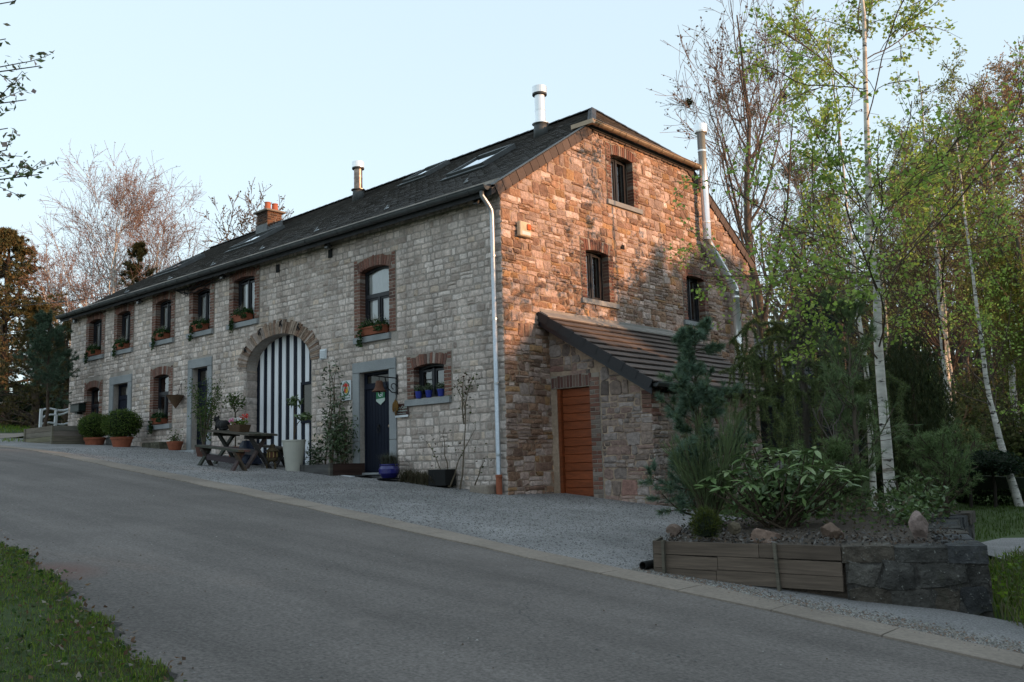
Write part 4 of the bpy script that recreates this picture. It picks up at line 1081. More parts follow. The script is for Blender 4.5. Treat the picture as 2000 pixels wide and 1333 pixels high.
# lean-to roof
rs=.61; rz0=3.60
rzf=lambda x:rz0-rs*x
ye=lambda x:7.12-.56*x          # oblique rear edge
mb=MB(); pl=[(-.02,1.06),(2.6,1.06),(2.6,ye(2.6)),(-.02,ye(0))]
mb.add([(x,y,rzf(x)-.03) for x,y in pl]+[(x,y,rzf(x)-.11) for x,y in pl],[(0,1,2,3),(7,6,5,4),(0,4,5,1),(1,5,6,2),(2,6,7,3),(3,7,4,0)])
lr=mb.build('roof',m_frame,lean)
TL=[]; nrow=11; sv_=np.array((1,0,-rs)); sv_/=np.linalg.norm(sv_); L=2.64/sv_[0]; un=np.array((rs,0,1)); un/=np.linalg.norm(un)
for k in range(nrow):
    s0_=L*k/nrow; s1_=L*(k+1)/nrow+.03; y=1.04-(k%2)*.16
    xm=sv_[0]*(s1_)
    while y<ye(xm):
        a=max(y,1.04); b=min(y+.33,ye(xm)+.05)
        if b-a>.05:
            o=np.array((0,0,rz0)); g=.002
            p=[o+sv_*s0_+np.array((0,a+g,0)),o+sv_*s0_+np.array((0,b-g,0)),o+sv_*s1_+np.array((0,b-g,0)),o+sv_*s1_+np.array((0,a+g,0))]
            j=sr.uniform(0,.004)
            V=[p[0]-un*.02,p[1]-un*.02,p[2]+un*(.012+j),p[3]+un*(.012+j)]; V=V+[p[0]-un*.005,p[1]-un*.005,p[2]+un*(.036+j),p[3]+un*(.036+j)]
            bb=sr.uniform(.85,1.15); TL.append(([tuple(v) for v in V],[(3,2,1,0),(4,5,6,7),(0,1,5,4),(1,2,6,5),(2,3,7,6),(3,0,4,7)],(.125*bb,.104*bb,.096*bb)))
        y+=.33
pieces(TL,'roof_tile','roof_tiles',m_tile,lr)
VT=[]
for k in range(9):
    s0_=L*k/9+.01; s1_=L*(k+1)/9+.02; o=np.array((0,1.02,rz0)); dn=-un
    V=[o+sv_*s0_+un*.03,o+sv_*s1_+un*.05,o+sv_*s1_+dn*.12,o+sv_*s0_+dn*.15]; V=[tuple(v) for v in V]+[tuple(v+np.array((0,-.025,0))) for v in V]
    VT.append((V,[(0,1,2,3),(7,6,5,4),(0,4,5,1),(1,5,6,2),(2,6,7,3),(3,7,4,0)],(.035,.036,.04)))
pieces(VT,'verge_tile','verge_tiles',m_tile,lr)
mb=MB(); mb.hexa([(0,1.035,rzf(0)-.26),(2.62,1.035,rzf(2.62)-.24),(2.62,1.06,rzf(2.62)-.24),(0,1.06,rzf(0)-.26),(0,1.035,rzf(0)-.12),(2.62,1.035,rzf(2.62)-.10),(2.62,1.06,rzf(2.62)-.10),(0,1.06,rzf(0)-.12)]); mb.build('bargeboard',m_frame,lr)
mb=MB(); mb.hexa([(.0,1.06,3.50),(.05,1.06,3.50),(.05,ye(0),3.50),(.0,ye(0),3.50),(.0,1.06,3.70),(.042,1.06,3.68),(.042,ye(0),3.68),(.0,ye(0),3.70)]); mb.hexa([(.04,1.06,3.60),(.24,1.06,3.475),(.24,ye(0),3.475),(.04,ye(0),3.60),(.04,1.06,3.635),(.24,1.06,3.515),(.24,ye(0),3.515),(.04,ye(0),3.635)]); mb.build('flashing',M('lead_sheet',(.26,.24,.22),.6,var=.15,bump=.1),lr)
gutter('gutter',[(2.68,1.08,1.965),(2.68,3,1.965),(2.68,ye(2.68),1.965)],.065,m_zincd,lean,(1,0,0))
# small dark outbuilding roof seen past the far corner of the gable
ob_=empty('rear_outbuilding',(-1.2,13,0),'dark boarded outbuilding with sloping roof behind the gable','shed')
mb=MB(); mb.box(-3.5,.35,11.6,15,-.5,2.7); mb.build('wall',m_frame,ob_)
mb=MB(); mb.hexa([(-3.8,11.3,4.6),(-.9,11.3,4.6),(-.9,15.3,4.6),(-3.8,15.3,4.6),(-3.8,11.3,4.72),(-.9,11.3,4.72),(-.9,15.3,4.72),(-3.8,15.3,4.72)])
mb=MB(); mb.hexa([(-1.2,11.3,4.05),(.75,11.3,2.35),(.75,15.3,2.35),(-1.2,15.3,4.05),(-1.2,11.3,4.2),(.8,11.3,2.45),(.8,15.3,2.45),(-1.2,15.3,4.2)]); mb.hexa([(-1.2,11.3,4.05),(-1.2,15.3,4.05),(-3.8,15.3,2.3),(-3.8,11.3,2.3),(-1.2,11.3,4.2),(-1.2,15.3,4.2),(-3.9,15.3,2.4),(-3.9,11.3,2.4)]); mb.build('roof',m_frame,ob_)
# ------------------------------------------------------------------ signs and fittings on the house
def text_mesh(name,body,size,mat,parent,loc,rot=(math.pi/2,0,0),align='CENTER',ext=.001,sx=1.):
    cu=bpy.data.curves.new(name,'FONT'); cu.body=body; cu.size=size; cu.align_x=align; cu.extrude=ext; cu.resolution_u=2
    tmp=bpy.data.objects.new(name+'_tmp',cu); COL.objects.link(tmp)
    me=bpy.data.meshes.new_from_object(tmp.evaluated_get(bpy.context.evaluated_depsgraph_get()))
    bpy.data.objects.remove(tmp); bpy.data.curves.remove(cu)
    mx=Matrix.Translation(loc)@Matrix.Rotation(rot[2],4,'Z')@Matrix.Rotation(rot[0],4,'X')@Matrix.Diagonal((sx,1,1,1)); me.transform(mx)
    me.materials.clear(); me.materials.append(mat); return obj(name,me,parent)
m_green=M('sign_green',(.012,.13,.05),.5,bump=0,var=.05); m_red=M('sign_red',(.5,.03,.02),.5,bump=0,var=.05); m_yel=M('sign_yellow',(.6,.33,.02),.5,bump=0,var=.05)
m_brown=M('sign_brown',(.045,.012,.01),.5,bump=0,var=.05); m_swhite=M('sign_white',(.62,.64,.66),.5,bump=0,var=.04); m_pale=M('sign_pale',(.42,.50,.45),.5,bump=0,var=.04)
def disc(mb,cx,cz,rx,rz,y,n=20,t=.002,t0=0,t1=2*math.pi):
    pts=[(cx+rx*math.cos(t_),cz+rz*math.sin(t_)) for t_ in np.linspace(t0,t1,n,endpoint=False)]
    mb.prism(pts,lambda u,v:(u,y,v),lambda u,v:(u,y-t,v))
def ring(mb,cx,cz,rx,rz,w,y,t0=0,t1=2*math.pi,n=28,t=.002):
    th=np.linspace(t0,t1,n)
    for a,b in zip(th[:-1],th[1:]):
        p=[(cx+(rx)*math.cos(a),cz+rz*math.sin(a)),(cx+rx*math.cos(b),cz+rz*math.sin(b)),(cx+(rx-w)*math.cos(b),cz+(rz-w)*math.sin(b)),(cx+(rx-w)*math.cos(a),cz+(rz-w)*math.sin(a))]
        mb.prism(p,lambda u,v:(u,y,v),lambda u,v:(u,y-t,v))
# rooster plaque
sg=empty('rooster_sign',(-4.80,-.06,2.14),'white plaque with green ring and red and yellow rooster beside the front door','sign')
mb=MB(); mb.box(-4.97,-4.63,-.062,-.045,2.12,2.57); mb.build('plaque',m_swhite,sg)
cx,cz=-4.80,2.375; y=-.0635
mb=MB(); ring(mb,cx,cz,.13,.155,.032,y,-math.pi*1.22,math.pi*.22); mb.prism([(cx+.01,cz+.185),(cx+.125,cz+.10),(cx+.115,cz+.075),(cx+.01,cz+.15)],lambda u,v:(u,y,v),lambda u,v:(u,y-.002,v)); mb.prism([(cx-.01,cz+.18),(cx-.125,cz+.10),(cx-.105,cz+.09),(cx-.01,cz+.16)],lambda u,v:(u,y,v),lambda u,v:(u,y-.002,v)); mb.build('green_ring',m_green,sg)
mb=MB(); mb.prism([(cx-.03,cz-.09),(cx+.03,cz-.105),(cx+.075,cz-.06),(cx+.06,cz+.04),(cx+.02,cz+.07),(cx-.03,cz+.05),(cx-.05,cz-.04)],lambda u,v:(u,y,v),lambda u,v:(u,y-.003,v)); mb.build('yellow_body',m_yel,sg)
mb=MB(); mb.prism([(cx,cz+.145),(cx+.12,cz+.065),(cx+.11,cz+.05),(cx+.05,cz+.085),(cx+.055,cz+.03),(cx,cz+.05),(cx-.05,cz+.03),(cx-.055,cz+.085),(cx-.12,cz+.05),(cx-.13,cz+.065)],lambda u,v:(u,y-.004,v),lambda u,v:(u,y-.006,v)); disc(mb,cx-.035,cz-.025,.032,.06,y-.004); mb.build('red_comb',m_red,sg)
text_mesh('lettering',"CHAMBRE D'HÔTES",.042,m_green,sg,(-4.80,y-.001,2.155),sx=.82)
# brown house-name sign
sg=empty('brown_name_sign',(-2.94,-.05,1.62),'brown name plate with pale script and white lower edge under the bell','sign')
mb=MB(); mb.box(-3.135,-2.74,-.055,-.04,1.68,1.92); mb.build('plaque',m_brown,sg); mb=MB(); mb.box(-3.135,-2.74,-.056,-.04,1.635,1.68); mb.build('white_edge',m_swhite,sg)
text_mesh('lettering','La Cabe',.085,m_pale,sg,(-2.90,-.056,1.815)); text_mesh('lettering','Condruzienne',.066,m_pale,sg,(-2.93,-.056,1.755)); text_mesh('lettering',"Chambres d'hôtes",.036,m_pale,sg,(-2.93,-.056,1.705))
# hexagonal door badge
sg=empty('door_badge',(-3.82,.11,1.97),'green six-sided badge with white letters and pale point on the front door','sign')
y=.128; c=-3.825
mb=MB(); mb.prism([(c-.145,2.09),(c+.145,2.11),(c+.145,2.27),(c,2.355),(c-.145,2.27)],lambda u,v:(u,y,v),lambda u,v:(u,y-.008,v)); mb.build('green_panel',m_green,sg)
mb=MB(); mb.prism([(c-.145,2.09),(c-.145,2.05),(c,1.96),(c+.145,2.05),(c+.145,2.11)],lambda u,v:(u,y,v),lambda u,v:(u,y-.0075,v)); mb.build('pale_point',m_pale,sg)
text_mesh('lettering','Gî',.17,m_swhite,sg,(c,y-.009,2.14))
# bell on scroll bracket
bl=empty('iron_bell',(-3.1,-.04,2.4),'rusty iron bell hanging from a wrought scroll bracket beside the front door','bell')
mb=MB(); mb.lathe([(.015,.235),(.06,.23),(.075,.20),(.085,.12),(.105,.06),(.15,.012),(.155,0),(.14,0),(.09,.06),(.0,.2)],(-3.1,-.52,2.17),20); mb.build('bell_body',m_rust,bl,smooth=True)
mb=MB(); mb.tube([(-3.1,-.52,2.36),(-3.1,-.52,2.16),(-3.1,-.52,2.13)],[.008,.008,.02],8); mb.build('clapper',m_iron,bl)
mb=MB(); mb.tube([(-3.1,-.02,2.48),(-3.1,-.35,2.485),(-3.1,-.68,2.50)],.013,8); mb.box(-3.12,-3.08,-.045,-.02,2.14,2.56)
mb.tube([(-3.1,-.36,2.475),(-3.1,-.33,2.36),(-3.1,-.27,2.24),(-3.1,-.17,2.17),(-3.1,-.07,2.17),(-3.1,-.045,2.20)],.012,8)
mb.tube([(-3.1,-.05,2.30)]+[(-3.1,-.12+.07*math.cos(t),2.30+.06*math.sin(t)) for t in np.linspace(0,4.6,12)],.010,6); mb.tube([(-3.1,-.52,2.49),(-3.1,-.52,2.39)],.008,6)
mb.build('scroll_bracket',m_iron,bl)
# dried corn bundle
cb=empty('dried_corn_bundle',(-3.08,-.2,1.72),'bundle of dried yellow corn cobs hanging under the bell','corn')
for k,(dx,dz) in enumerate(((0,0),(-.05,-.05),(.05,-.03),(.01,-.13))):
    mb=MB(); x=-3.08+dx; z=2.0+dz; mb.tube([(x,-.1,z+.02),(x,-.1,z-.03),(x+dx*.2,-.1,z-.13),(x+dx*.3,-.1,z-.2)],[.008,.028,.03,.01],8,(.28,.15,.04) if k<3 else (.2,.12,.05)); mb.build('cob',m_pebble,cb)
mb=MB(); mb.tube([(-3.09,-.03,2.14),(-3.08,-.1,2.0)],.006,5); mb.build('string',m_iron,cb)
# mailbox
mbx=empty('wall_mailbox',(-18.6,-.1,2.72),'dark green metal mailbox on the left end of the house','mailbox')
mb=MB(); mb.bbox(-18.95,-18.3,-.26,-.03,2.68,2.94,.015); mb.build('box',m_mail:=M('mailbox_paint',(.012,.022,.018),.4,bump=0),mbx)
mb=MB(); mb.hexa([(-19,-.30,2.93),(-18.25,-.30,2.93),(-18.25,-.02,2.97),(-19,-.02,2.97),(-19,-.30,2.945),(-18.25,-.30,2.945),(-18.25,-.02,3.0),(-19,-.02,3.0)]); mb.build('lid',m_mail,mbx); mb=MB(); mb.box(-18.72,-18.55,-.2,-.03,2.62,2.68); mb.build('bracket',m_mail,mbx)
# wall basket
wb=empty('wall_basket',(-12.2,-.1,2.42),'cone-shaped wicker basket hanging between window and door','basket')
m_wick=M('wicker',(.10,.06,.035),.9,var=.4,scale=40,bump=.8,bscale=60)
mb=MB(); mb.lathe([(.01,0),(.12,.16),(.24,.34),(.26,.36),(.22,.36),(.1,.2)],(-12.2,-.2,2.4),14); mb.V=[(x,min(y,-.035),z) for x,y,z in mb.V]; mb.build('cone',m_wick,wb); 
mb=MB(); mb.tube([(-12.3,-.1,2.75),(-12.18,-.05,3.12),(-12.05,-.1,2.75)],.008,5); mb.build('string',m_iron,wb)
# alarm box
al=empty('alarm_box',(.06,.55,5.1),'cream alarm box with orange lamp high on the gable','alarm')
mb=MB(); mb.bbox(.035,.135,.42,.76,5.08,5.38,.015); mb.build('case',m_al:=M('alarm_plastic',(.55,.46,.33),.5,bump=0),al)
mb=MB(); mb.bbox(.135,.165,.62,.73,5.22,5.34,.012); mb.build('lamp',M('orange_lamp',(.6,.13,.02),.25,bump=0),al); mb=MB(); mb.box(.136,.141,.47,.72,5.11,5.18); mb.build('label_strip',m_swhite,al)
# vent grille
vg=empty('vent_grille',(-5.67,-.03,3.14),'white slatted vent grille right of the barn arch','vent')
mb=MB(); mb.bbox(-5.80,-5.55,-.05,-.03,3.14,3.38,.006); mb.build('plate',m_wpl,vg)
for k in range(5):
    mb=MB(); z=3.175+k*.038; mb.hexa([(-5.775,-.052,z),(-5.575,-.052,z),(-5.575,-.05,z+.03),(-5.775,-.05,z+.03),(-5.775,-.072,z-.006),(-5.575,-.072,z-.006),(-5.575,-.055,z+.03),(-5.775,-.055,z+.03)]); mb.build('slat',m_wpl,vg)
# small floodlights under the eaves
for x,z,lb in ((-.5,5.82,'near the downpipe'),(-5.37,5.80,'above the tall right-hand window'),(-9.95,5.80,'left of the fifth upper window'),(-14.64,5.78,'left of the third upper window'),(-19.08,5.76,'at the far left corner')):
    f=empty('eaves_floodlight',(x,-.05,z),'small dark floodlight under the eaves '+lb,'floodlight','floodlights under the eaves')
    mb=MB(); mb.bbox(x-.06,x+.06,-.19,-.09,z-.09,z+.05,.012); mb.build('housing',m_zincd,f); mb=MB(); mb.box(x-.012,x+.012,-.10,-.02,z-.02,z+.01); mb.build('bracket',m_iron,f); mb=MB(); mb.box(x-.05,x+.05,-.195,-.188,z-.08,z+.04); mb.build('lens',m_dgl,f)
# cable bundle and overhead wires
mb=MB(); cr=NR(77)
for k in range(5):
    pts=[(-12.6+3.0*t+cr.uniform(-.03,.03),-.06-.02*k,5.82-.22*math.sin(math.pi*t*(1+k*.3))*(1 if k%2 else .5)+cr.uniform(-.02,.02)) for t in np.linspace(0,1,12)]
    mb.tube(pts,.013,5)
c=-11.95
mb.tube([(c+.11*math.cos(t)*(1+.2*math.sin(3*t)),-.08,5.68+.13*math.sin(t)) for t in np.linspace(0,9.5,26)],.012,5)
setp(mb.build('cable_loops',m_iron,house),None)
for k,(a,b,sag,lb) in enumerate((((-11.9,-.2,5.85),(-60,-4,13.6),1.4,'upper'),((-12.4,-.2,5.85),(-58,2,10.5),1.2,'lower'))):
    a=np.array(a);b=np.array(b); mb=MB(); mb.tube([a+(b-a)*t-np.array((0,0,sag*4*t*(1-t))) for t in np.linspace(0,1,20)],.012,5)
    setp(mb.build('overhead_wire',m_iron),f'{lb} black overhead wire running left from the eaves','wire','overhead wires')

# ------------------------------------------------------------------ pots and plants helpers
def ellip(r,n,c,rad,shell=.55):
    d=r.normal(size=(n,3)); d/=np.linalg.norm(d,axis=1)[:,None]; q=(shell+(1-shell)*r.random(n))[:,None]
    return np.array(c)+d*q*np.array(rad)
def leafobj(name,P,size,seed,cols,parent,mat=None,elong=1.6,updir=.3):
    V,F,t=leafset(P,size,seed,cols,elong,updir); return obj(name,mesh_from(name,V,F,mat or m_leaf,t),parent)
# two clipped box balls in terracotta pots
for k,(px_,py_,rb,lb) in enumerate(((-15.95,-.75,.45,'left'),(-14.2,-.75,.51,'right'))):
    z=float(G(px_,py_)); z=1.36 if k==0 else 1.30
    t=empty('potted_box_ball',(px_,py_,z),f'clipped round box shrub in terracotta pot, {lb} one of the pair by the left door','potted shrub','box balls in terracotta pots')
    mb=MB(); mb.lathe([(.20,0),(.21,.02),(.285,.31),(.29,.32),(.31,.325),(.315,.385),(.30,.39),(.27,.38),(.26,.32),(0,.31)],(px_,py_,z),24); mb.build('pot',m_terra,t)
    r=NR(90+k); c=(px_,py_,z+.40+rb*.72)
    P=ellip(r,5200,c,(rb*1.08,rb*1.08,rb*.86),.72); P+=r.normal(0,.02,P.shape); P=P[P[:,2]>z+.36]
    bump_=1+.06*np.sin(P[:,0]*9)*np.sin(P[:,2]*8+P[:,1]*7); P=np.array(c)+(P-np.array(c))*bump_[:,None]
    leafobj('foliage',P,.05,91+k,[(.07,.115,.022),(.09,.145,.028),(.05,.085,.018),(.13,.17,.04)],t)
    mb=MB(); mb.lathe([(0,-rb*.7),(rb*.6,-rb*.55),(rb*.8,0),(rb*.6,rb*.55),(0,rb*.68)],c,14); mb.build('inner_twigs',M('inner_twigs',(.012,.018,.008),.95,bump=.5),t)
# window boxes
def window_box(x0,x1,z,lb,seed,y0=-.07,big=True):
    t=empty('flower_window_box',((x0+x1)/2,y0,z),'terracotta window box with ivy and pale grasses '+lb,'window box','terracotta window boxes')
    mb=MB(); w=.09; mb.hexa([(x0+.02,y0-.02,z),(x1-.02,y0-.02,z),(x1-.02,y0+.13,z),(x0+.02,y0+.13,z),(x0,y0-.05,z+.17),(x1,y0-.05,z+.17),(x1,y0+.15,z+.17),(x0,y0+.15,z+.17)]); mb.box(x0-.008,x1+.008,y0-.06,y0+.155,z+.145,z+.178); mb.build('trough',m_terra,t)
    r=NR(seed); n=420
    P=np.stack([r.uniform(x0-.04,x1+.04,n),y0+r.uniform(-.07,.12,n),z+.16+r.uniform(0,.20,n)*r.random(n)],1)
    n2=160; s=r.choice([0,0,1],n2); xx=np.where(s==0,x0+r.uniform(-.06,.12,n2),x1-r.uniform(0,.25,n2)); Q=np.stack([xx,y0-.06-r.uniform(0,.04,n2),z+.15-r.uniform(0,.34,n2)*(s==0)-r.uniform(0,.1,n2)],1)
    leafobj('ivy',np.concatenate([P,Q]),.062,seed+1,[(.03,.065,.02),(.045,.09,.022),(.022,.05,.02),(.075,.12,.05)],t,elong=1.2)
    n=45; B=np.stack([r.uniform(x0+.05,x0+(x1-x0)*.75,n),np.full(n,y0+.05),np.full(n,z+.2)],1)
    bl_=blades('pale_grass',B,.26,.012,seed+2,[(.45,.42,.36),(.35,.33,.25)],1.0,parent=t); del bl_['kind']
bnames=['of the leftmost upper window','of the second upper window from the left','of the third upper window from the left','of the fourth upper window from the left','of the fifth upper window from the left','of the tall window above the front door','','of the lowest left window','of the lower window between two navy doors']
for k,(a,b,c,d,f,g) in enumerate(FW):
    if k==6: continue
    window_box(a+.10,b-.18 if k!=5 else b-.1,c+.003,bnames[k],200+5*k)
# blue pots on the small window sill
for k,x in enumerate((-2.43,-2.12,-1.76)):
    t=empty('blue_sill_pot',(x,-.0,2.0),'small blue pot with grey-green herb on the low sill, '+('left','middle','right')[k]+' of three','potted plant','blue pots on the sill')
    mb=MB(); mb.lathe([(.055,0),(.075,.13),(.08,.135),(.08,.15),(.065,.15),(.06,.1),(0,.1)],(x,-.02,1.995),14); mb.build('pot',M('blue_glaze',(.03,.045,.26),.3,bump=0) if k==0 else bpy.data.materials['blue_glaze'],t,smooth=False)
    r=NR(300+k); leafobj('herb',ellip(r,260,(x,-.02,2.20),(.125,.10,.10),.3),.035,310+k,[(.11,.14,.09),(.08,.12,.05),(.14,.16,.11)],t)

# ------------------------------------------------------------------ picnic table, benches, cat and flower basket
WOODC=[(.115,.10,.085),(.14,.12,.10),(.095,.083,.072),(.13,.108,.085)]
wr=NR(350)
def wt(f=1.): c=WOODC[wr.integers(0,4)]; return tuple(x*f*wr.uniform(.85,1.15) for x in c)
slope=-.105
def gtilt(x,y): return float(G(x,y))
def trestle(name,label,cat,xc,yc,length,width,top,nb,legw,group=None):
    z=gtilt(xc,yc); sl=-.098
    t=empty(name,(xc,yc,z),label,cat,group)
    Z=lambda x,h:z+(x-xc)*sl+h
    for k in range(nb):
        y0=yc-width/2+width*k/nb+.006; y1=yc-width/2+width*(k+1)/nb-.006; a,b=xc-length/2+wr.uniform(-.015,.015),xc+length/2+wr.uniform(-.015,.015)
        mb=MB(); mb.hexa([(a,y0,Z(a,top-.045)),(b,y0,Z(b,top-.045)),(b,y1,Z(b,top-.045)),(a,y1,Z(a,top-.045)),(a,y0,Z(a,top)),(b,y0,Z(b,top)),(b,y1,Z(b,top)),(a,y1,Z(a,top))],wt()); mb.build('top_plank',m_wood,t)
    for sx in (-1,1):
        x=xc+sx*(length/2-.22)
        for sy in (-1,1):     # crossed legs
            mb=MB(); xo=x+sy*.024
            mb.beam((xo,yc+sy*legw,Z(xo,-.02)),(xo,yc-sy*legw*.8,Z(xo,top-.05)),.045,.12,(1,0,0),wt(1.1 if sx>0 else .8))
            mb.build('leg',m_wood,t)
        mb=MB(); mb.beam((x,yc-width/2+.03,Z(x,top-.09)),(x,yc+width/2-.03,Z(x,top-.09)),.05,.08,(0,0,1),wt()); mb.build('cross_bar',m_wood,t)
    mb=MB(); h=top*.45; a,b=xc-length/2+.3,xc+length/2-.3; mb.beam((a,yc,Z(a,h)),(b,yc,Z(b,h)),.045,.13,(0,0,1),wt(.9)); mb.build('stretcher',m_wood,t)
    return t
tx,ty=-6.82,-1.45
trestle('picnic_table','weathered wooden picnic table with crossed legs','table',tx,ty,1.75,.74,.78,5,.30)
trestle('picnic_bench','weathered wooden bench in front of the picnic table','bench',-6.45,-2.17,1.8,.30,.46,2,.15,'benches at the picnic table')
trestle('picnic_bench','weathered wooden bench behind the picnic table by the barn door','bench',-7.1,-.68,1.8,.30,.46,2,.15,'benches at the picnic table')
ttop=gtilt(tx,ty)+.78
# cat
zc=ttop+(-7.38-tx)*-.098
mb=MB()
def blob(c,r,n=12,m_=8):
    mb.lathe([(max(1e-5,r[0]*math.sin(t)),-r[2]*math.cos(t)) for t in np.linspace(0,math.pi,m_)],c,n)
    k=len(mb.V)-n*m_
    for i in range(k,len(mb.V)):
        x,y,z=mb.V[i]; mb.V[i]=(x,c[1]+(y-c[1])*r[1]/r[0],z)
cx,cy=-7.38,-1.62
blob((cx,cy,zc+.125),(.20,.10,.115)); blob((cx+.12,cy,zc+.115),(.13,.115,.12)); blob((cx-.15,cy,zc+.16),(.085,.075,.11)); blob((cx-.235,cy-.01,zc+.265),(.075,.068,.064)); blob((cx-.30,cy-.01,zc+.245),(.032,.034,.027))
for s in (-1,1):
    mb.tube([(cx-.225,cy-.01+s*.038,zc+.30),(cx-.222,cy-.01+s*.048,zc+.375)],[.03,.004],6)
    mb.tube([(cx-.16,cy+s*.055,zc+.13),(cx-.18,cy+s*.055,zc+.02),(cx-.23,cy+s*.055,zc+.018)],[.035,.027,.022],8)
mb.tube([(cx+.2,cy,zc+.05),(cx+.27,cy-.05,zc+.03),(cx+.26,cy-.13,zc+.025),(cx+.16,cy-.17,zc+.025)],[.026,.023,.021,.014],8)
me=mesh_from('cat_body',mb.V,mb.F,m_fur); co=bpy.data.objects.new('cat',me); COL.objects.link(co)
rm=co.modifiers.new('remesh','REMESH'); rm.mode='VOXEL'; rm.voxel_size=.011; rm.use_smooth_shade=True; sm=co.modifiers.new('smooth','SMOOTH'); sm.iterations=2
setp(co,'black cat crouching on the left end of the picnic table','cat')
# flower basket
fx,fy=-6.85,-1.5; fz=ttop+(fx-tx)*-.098
fb=empty('flower_basket',(fx,fy,fz),'wicker basket of pink, white and red flowers on the picnic table','flower basket')
mb=MB(); mb.hexa([(fx-.2,fy-.12,fz),(fx+.2,fy-.12,fz-.03),(fx+.2,fy+.12,fz-.03),(fx-.2,fy+.12,fz),(fx-.25,fy-.15,fz+.17),(fx+.25,fy-.15,fz+.15),(fx+.25,fy+.15,fz+.15),(fx-.25,fy+.15,fz+.17)]); mb.build('basket',m_wick,fb)
r=NR(360); leafobj('leaves',ellip(r,300,(fx,fy,fz+.22),(.26,.16,.09),.3),.05,361,GREENS,fb)
for nm,c,col,n in (('white_flowers',(fx+.05,fy-.05,fz+.25),(.75,.7,.72),60),('pink_flowers',(fx-.14,fy-.06,fz+.24),(.65,.2,.35),60),('red_flowers',(fx+.16,fy+.03,fz+.33),(.6,.06,.05),30)):
    leafobj(nm,ellip(NR(n),n,c,(.13,.1,.07),.4),.05,n+1,[col],fb,m_petal,1.1)
# dark blue tarpaulin heap under the table
mb=MB(); cr=NR(371); V=[];K=14;L_=7
bx_,by_=-7.35,-1.0; bz=gtilt(bx_,by_)
for j in range(L_):
    for i in range(K):
        a=2*math.pi*i/K; rr=(.42-.05*j)*(1+cr.uniform(-.10,.10)) if j<L_-1 else .12; V.append((bx_+rr*1.25*math.cos(a),by_+rr*.6*math.sin(a),bz+.09*j-.01*math.cos(3*a)))
F=[(j*K+i,j*K+(i+1)%K,(j+1)*K+(i+1)%K,(j+1)*K+i) for j in range(L_-1) for i in range(K)]+[tuple((L_-1)*K+i for i in range(K))]
mb.add(V,F); setp(mb.build('covered_box',M('blue_tarpaulin',(.012,.02,.05),.55,bump=.4,bscale=9,bdist=.03)),'dark blue covered heap under the back of the picnic table','tarpaulin')
# stone lantern
lx,ly=-6.05,-1.15; lz=gtilt(lx,ly)
lt_=empty('garden_lantern',(lx,ly,lz),'small bronze garden lantern on three feet at the table end','lantern')
m_lant=M('lantern_bronze',(.075,.055,.03),.6,metal=.4,var=.3,bump=.2)
for a in (0,2.1,4.2):
    mb=MB(); mb.tube([(lx+.06*math.cos(a),ly+.06*math.sin(a),lz+.17),(lx+.13*math.cos(a),ly+.13*math.sin(a),lz+.09),(lx+.11*math.cos(a),ly+.11*math.sin(a),lz)],.022,7); mb.build('foot',m_lant,lt_)
mb=MB(); mb.lathe([(.08,.16),(.13,.19),(.135,.23),(.10,.25)],(lx,ly,lz),14); mb.build('base_bowl',m_lant,lt_)
mb=MB(); mb.lathe([(.10,.24),(.11,.25),(.11,.38),(.10,.39)],(lx,ly,lz),8); mb.build('fire_box',m_rust,lt_)
for k in range(8):
    a=2*math.pi*(k+.5)/8; mb=MB(); mb.tube([(lx+.112*math.cos(a),ly+.112*math.sin(a),lz+.255),(lx+.112*math.cos(a),ly+.112*math.sin(a),lz+.375)],.012,5,(1,1,1)); mb.build('bar',M('lantern_brass',(.30,.22,.09),.5,bump=0) if k==0 else bpy.data.materials['lantern_brass'],lt_)
mb=MB(); mb.lathe([(.15,.38),(.155,.395),(.09,.46),(.06,.47),(.06,.53),(.03,.55),(0,.56)],(lx,ly,lz),14); mb.build('roof',m_lant,lt_)
# tall white pot
wx,wy=-5.48,-.98; wz=gtilt(wx,wy)-.02
tp=empty('tall_white_pot',(wx,wy,wz),'tall tapering cream pot with small leafy tree beside the barn door','potted tree')
mb=MB(); mb.lathe([(.17,0),(.175,.01),(.255,.66),(.265,.67),(.265,.70),(.235,.70),(.22,.60),(0,.60)],(wx,wy,wz),28); mb.build('pot',M('cream_glaze',(.42,.41,.36),.45,var=.1,scale=3,bump=.03),tp,smooth=False)
mb=MB(); mb.tube([(wx,wy,wz+.55),(wx+.02,wy,wz+1.1),(wx+.03,wy,wz+1.55)],[.02,.015,.010],7,(.10,.07,.05)); mb.tube([(wx+.02,wy,wz+.8),(wx+.2,wy-.05,wz+1.05),(wx+.36,wy,wz+1.2)],[.015,.01,.006],6,(.10,.07,.05)); mb.build('stem',m_twig,tp)
r=NR(380); P=np.concatenate([ellip(r,90,(wx+.02,wy,wz+1.55),(.2,.16,.16),.2),ellip(r,70,(wx+.42,wy-.02,wz+1.20),(.24,.2,.09),.2)])
leafobj('leaves',P,.12,381,[(.05,.085,.022),(.07,.11,.03),(.12,.17,.055),(.035,.06,.018)],tp,m_rleaf,2.6)
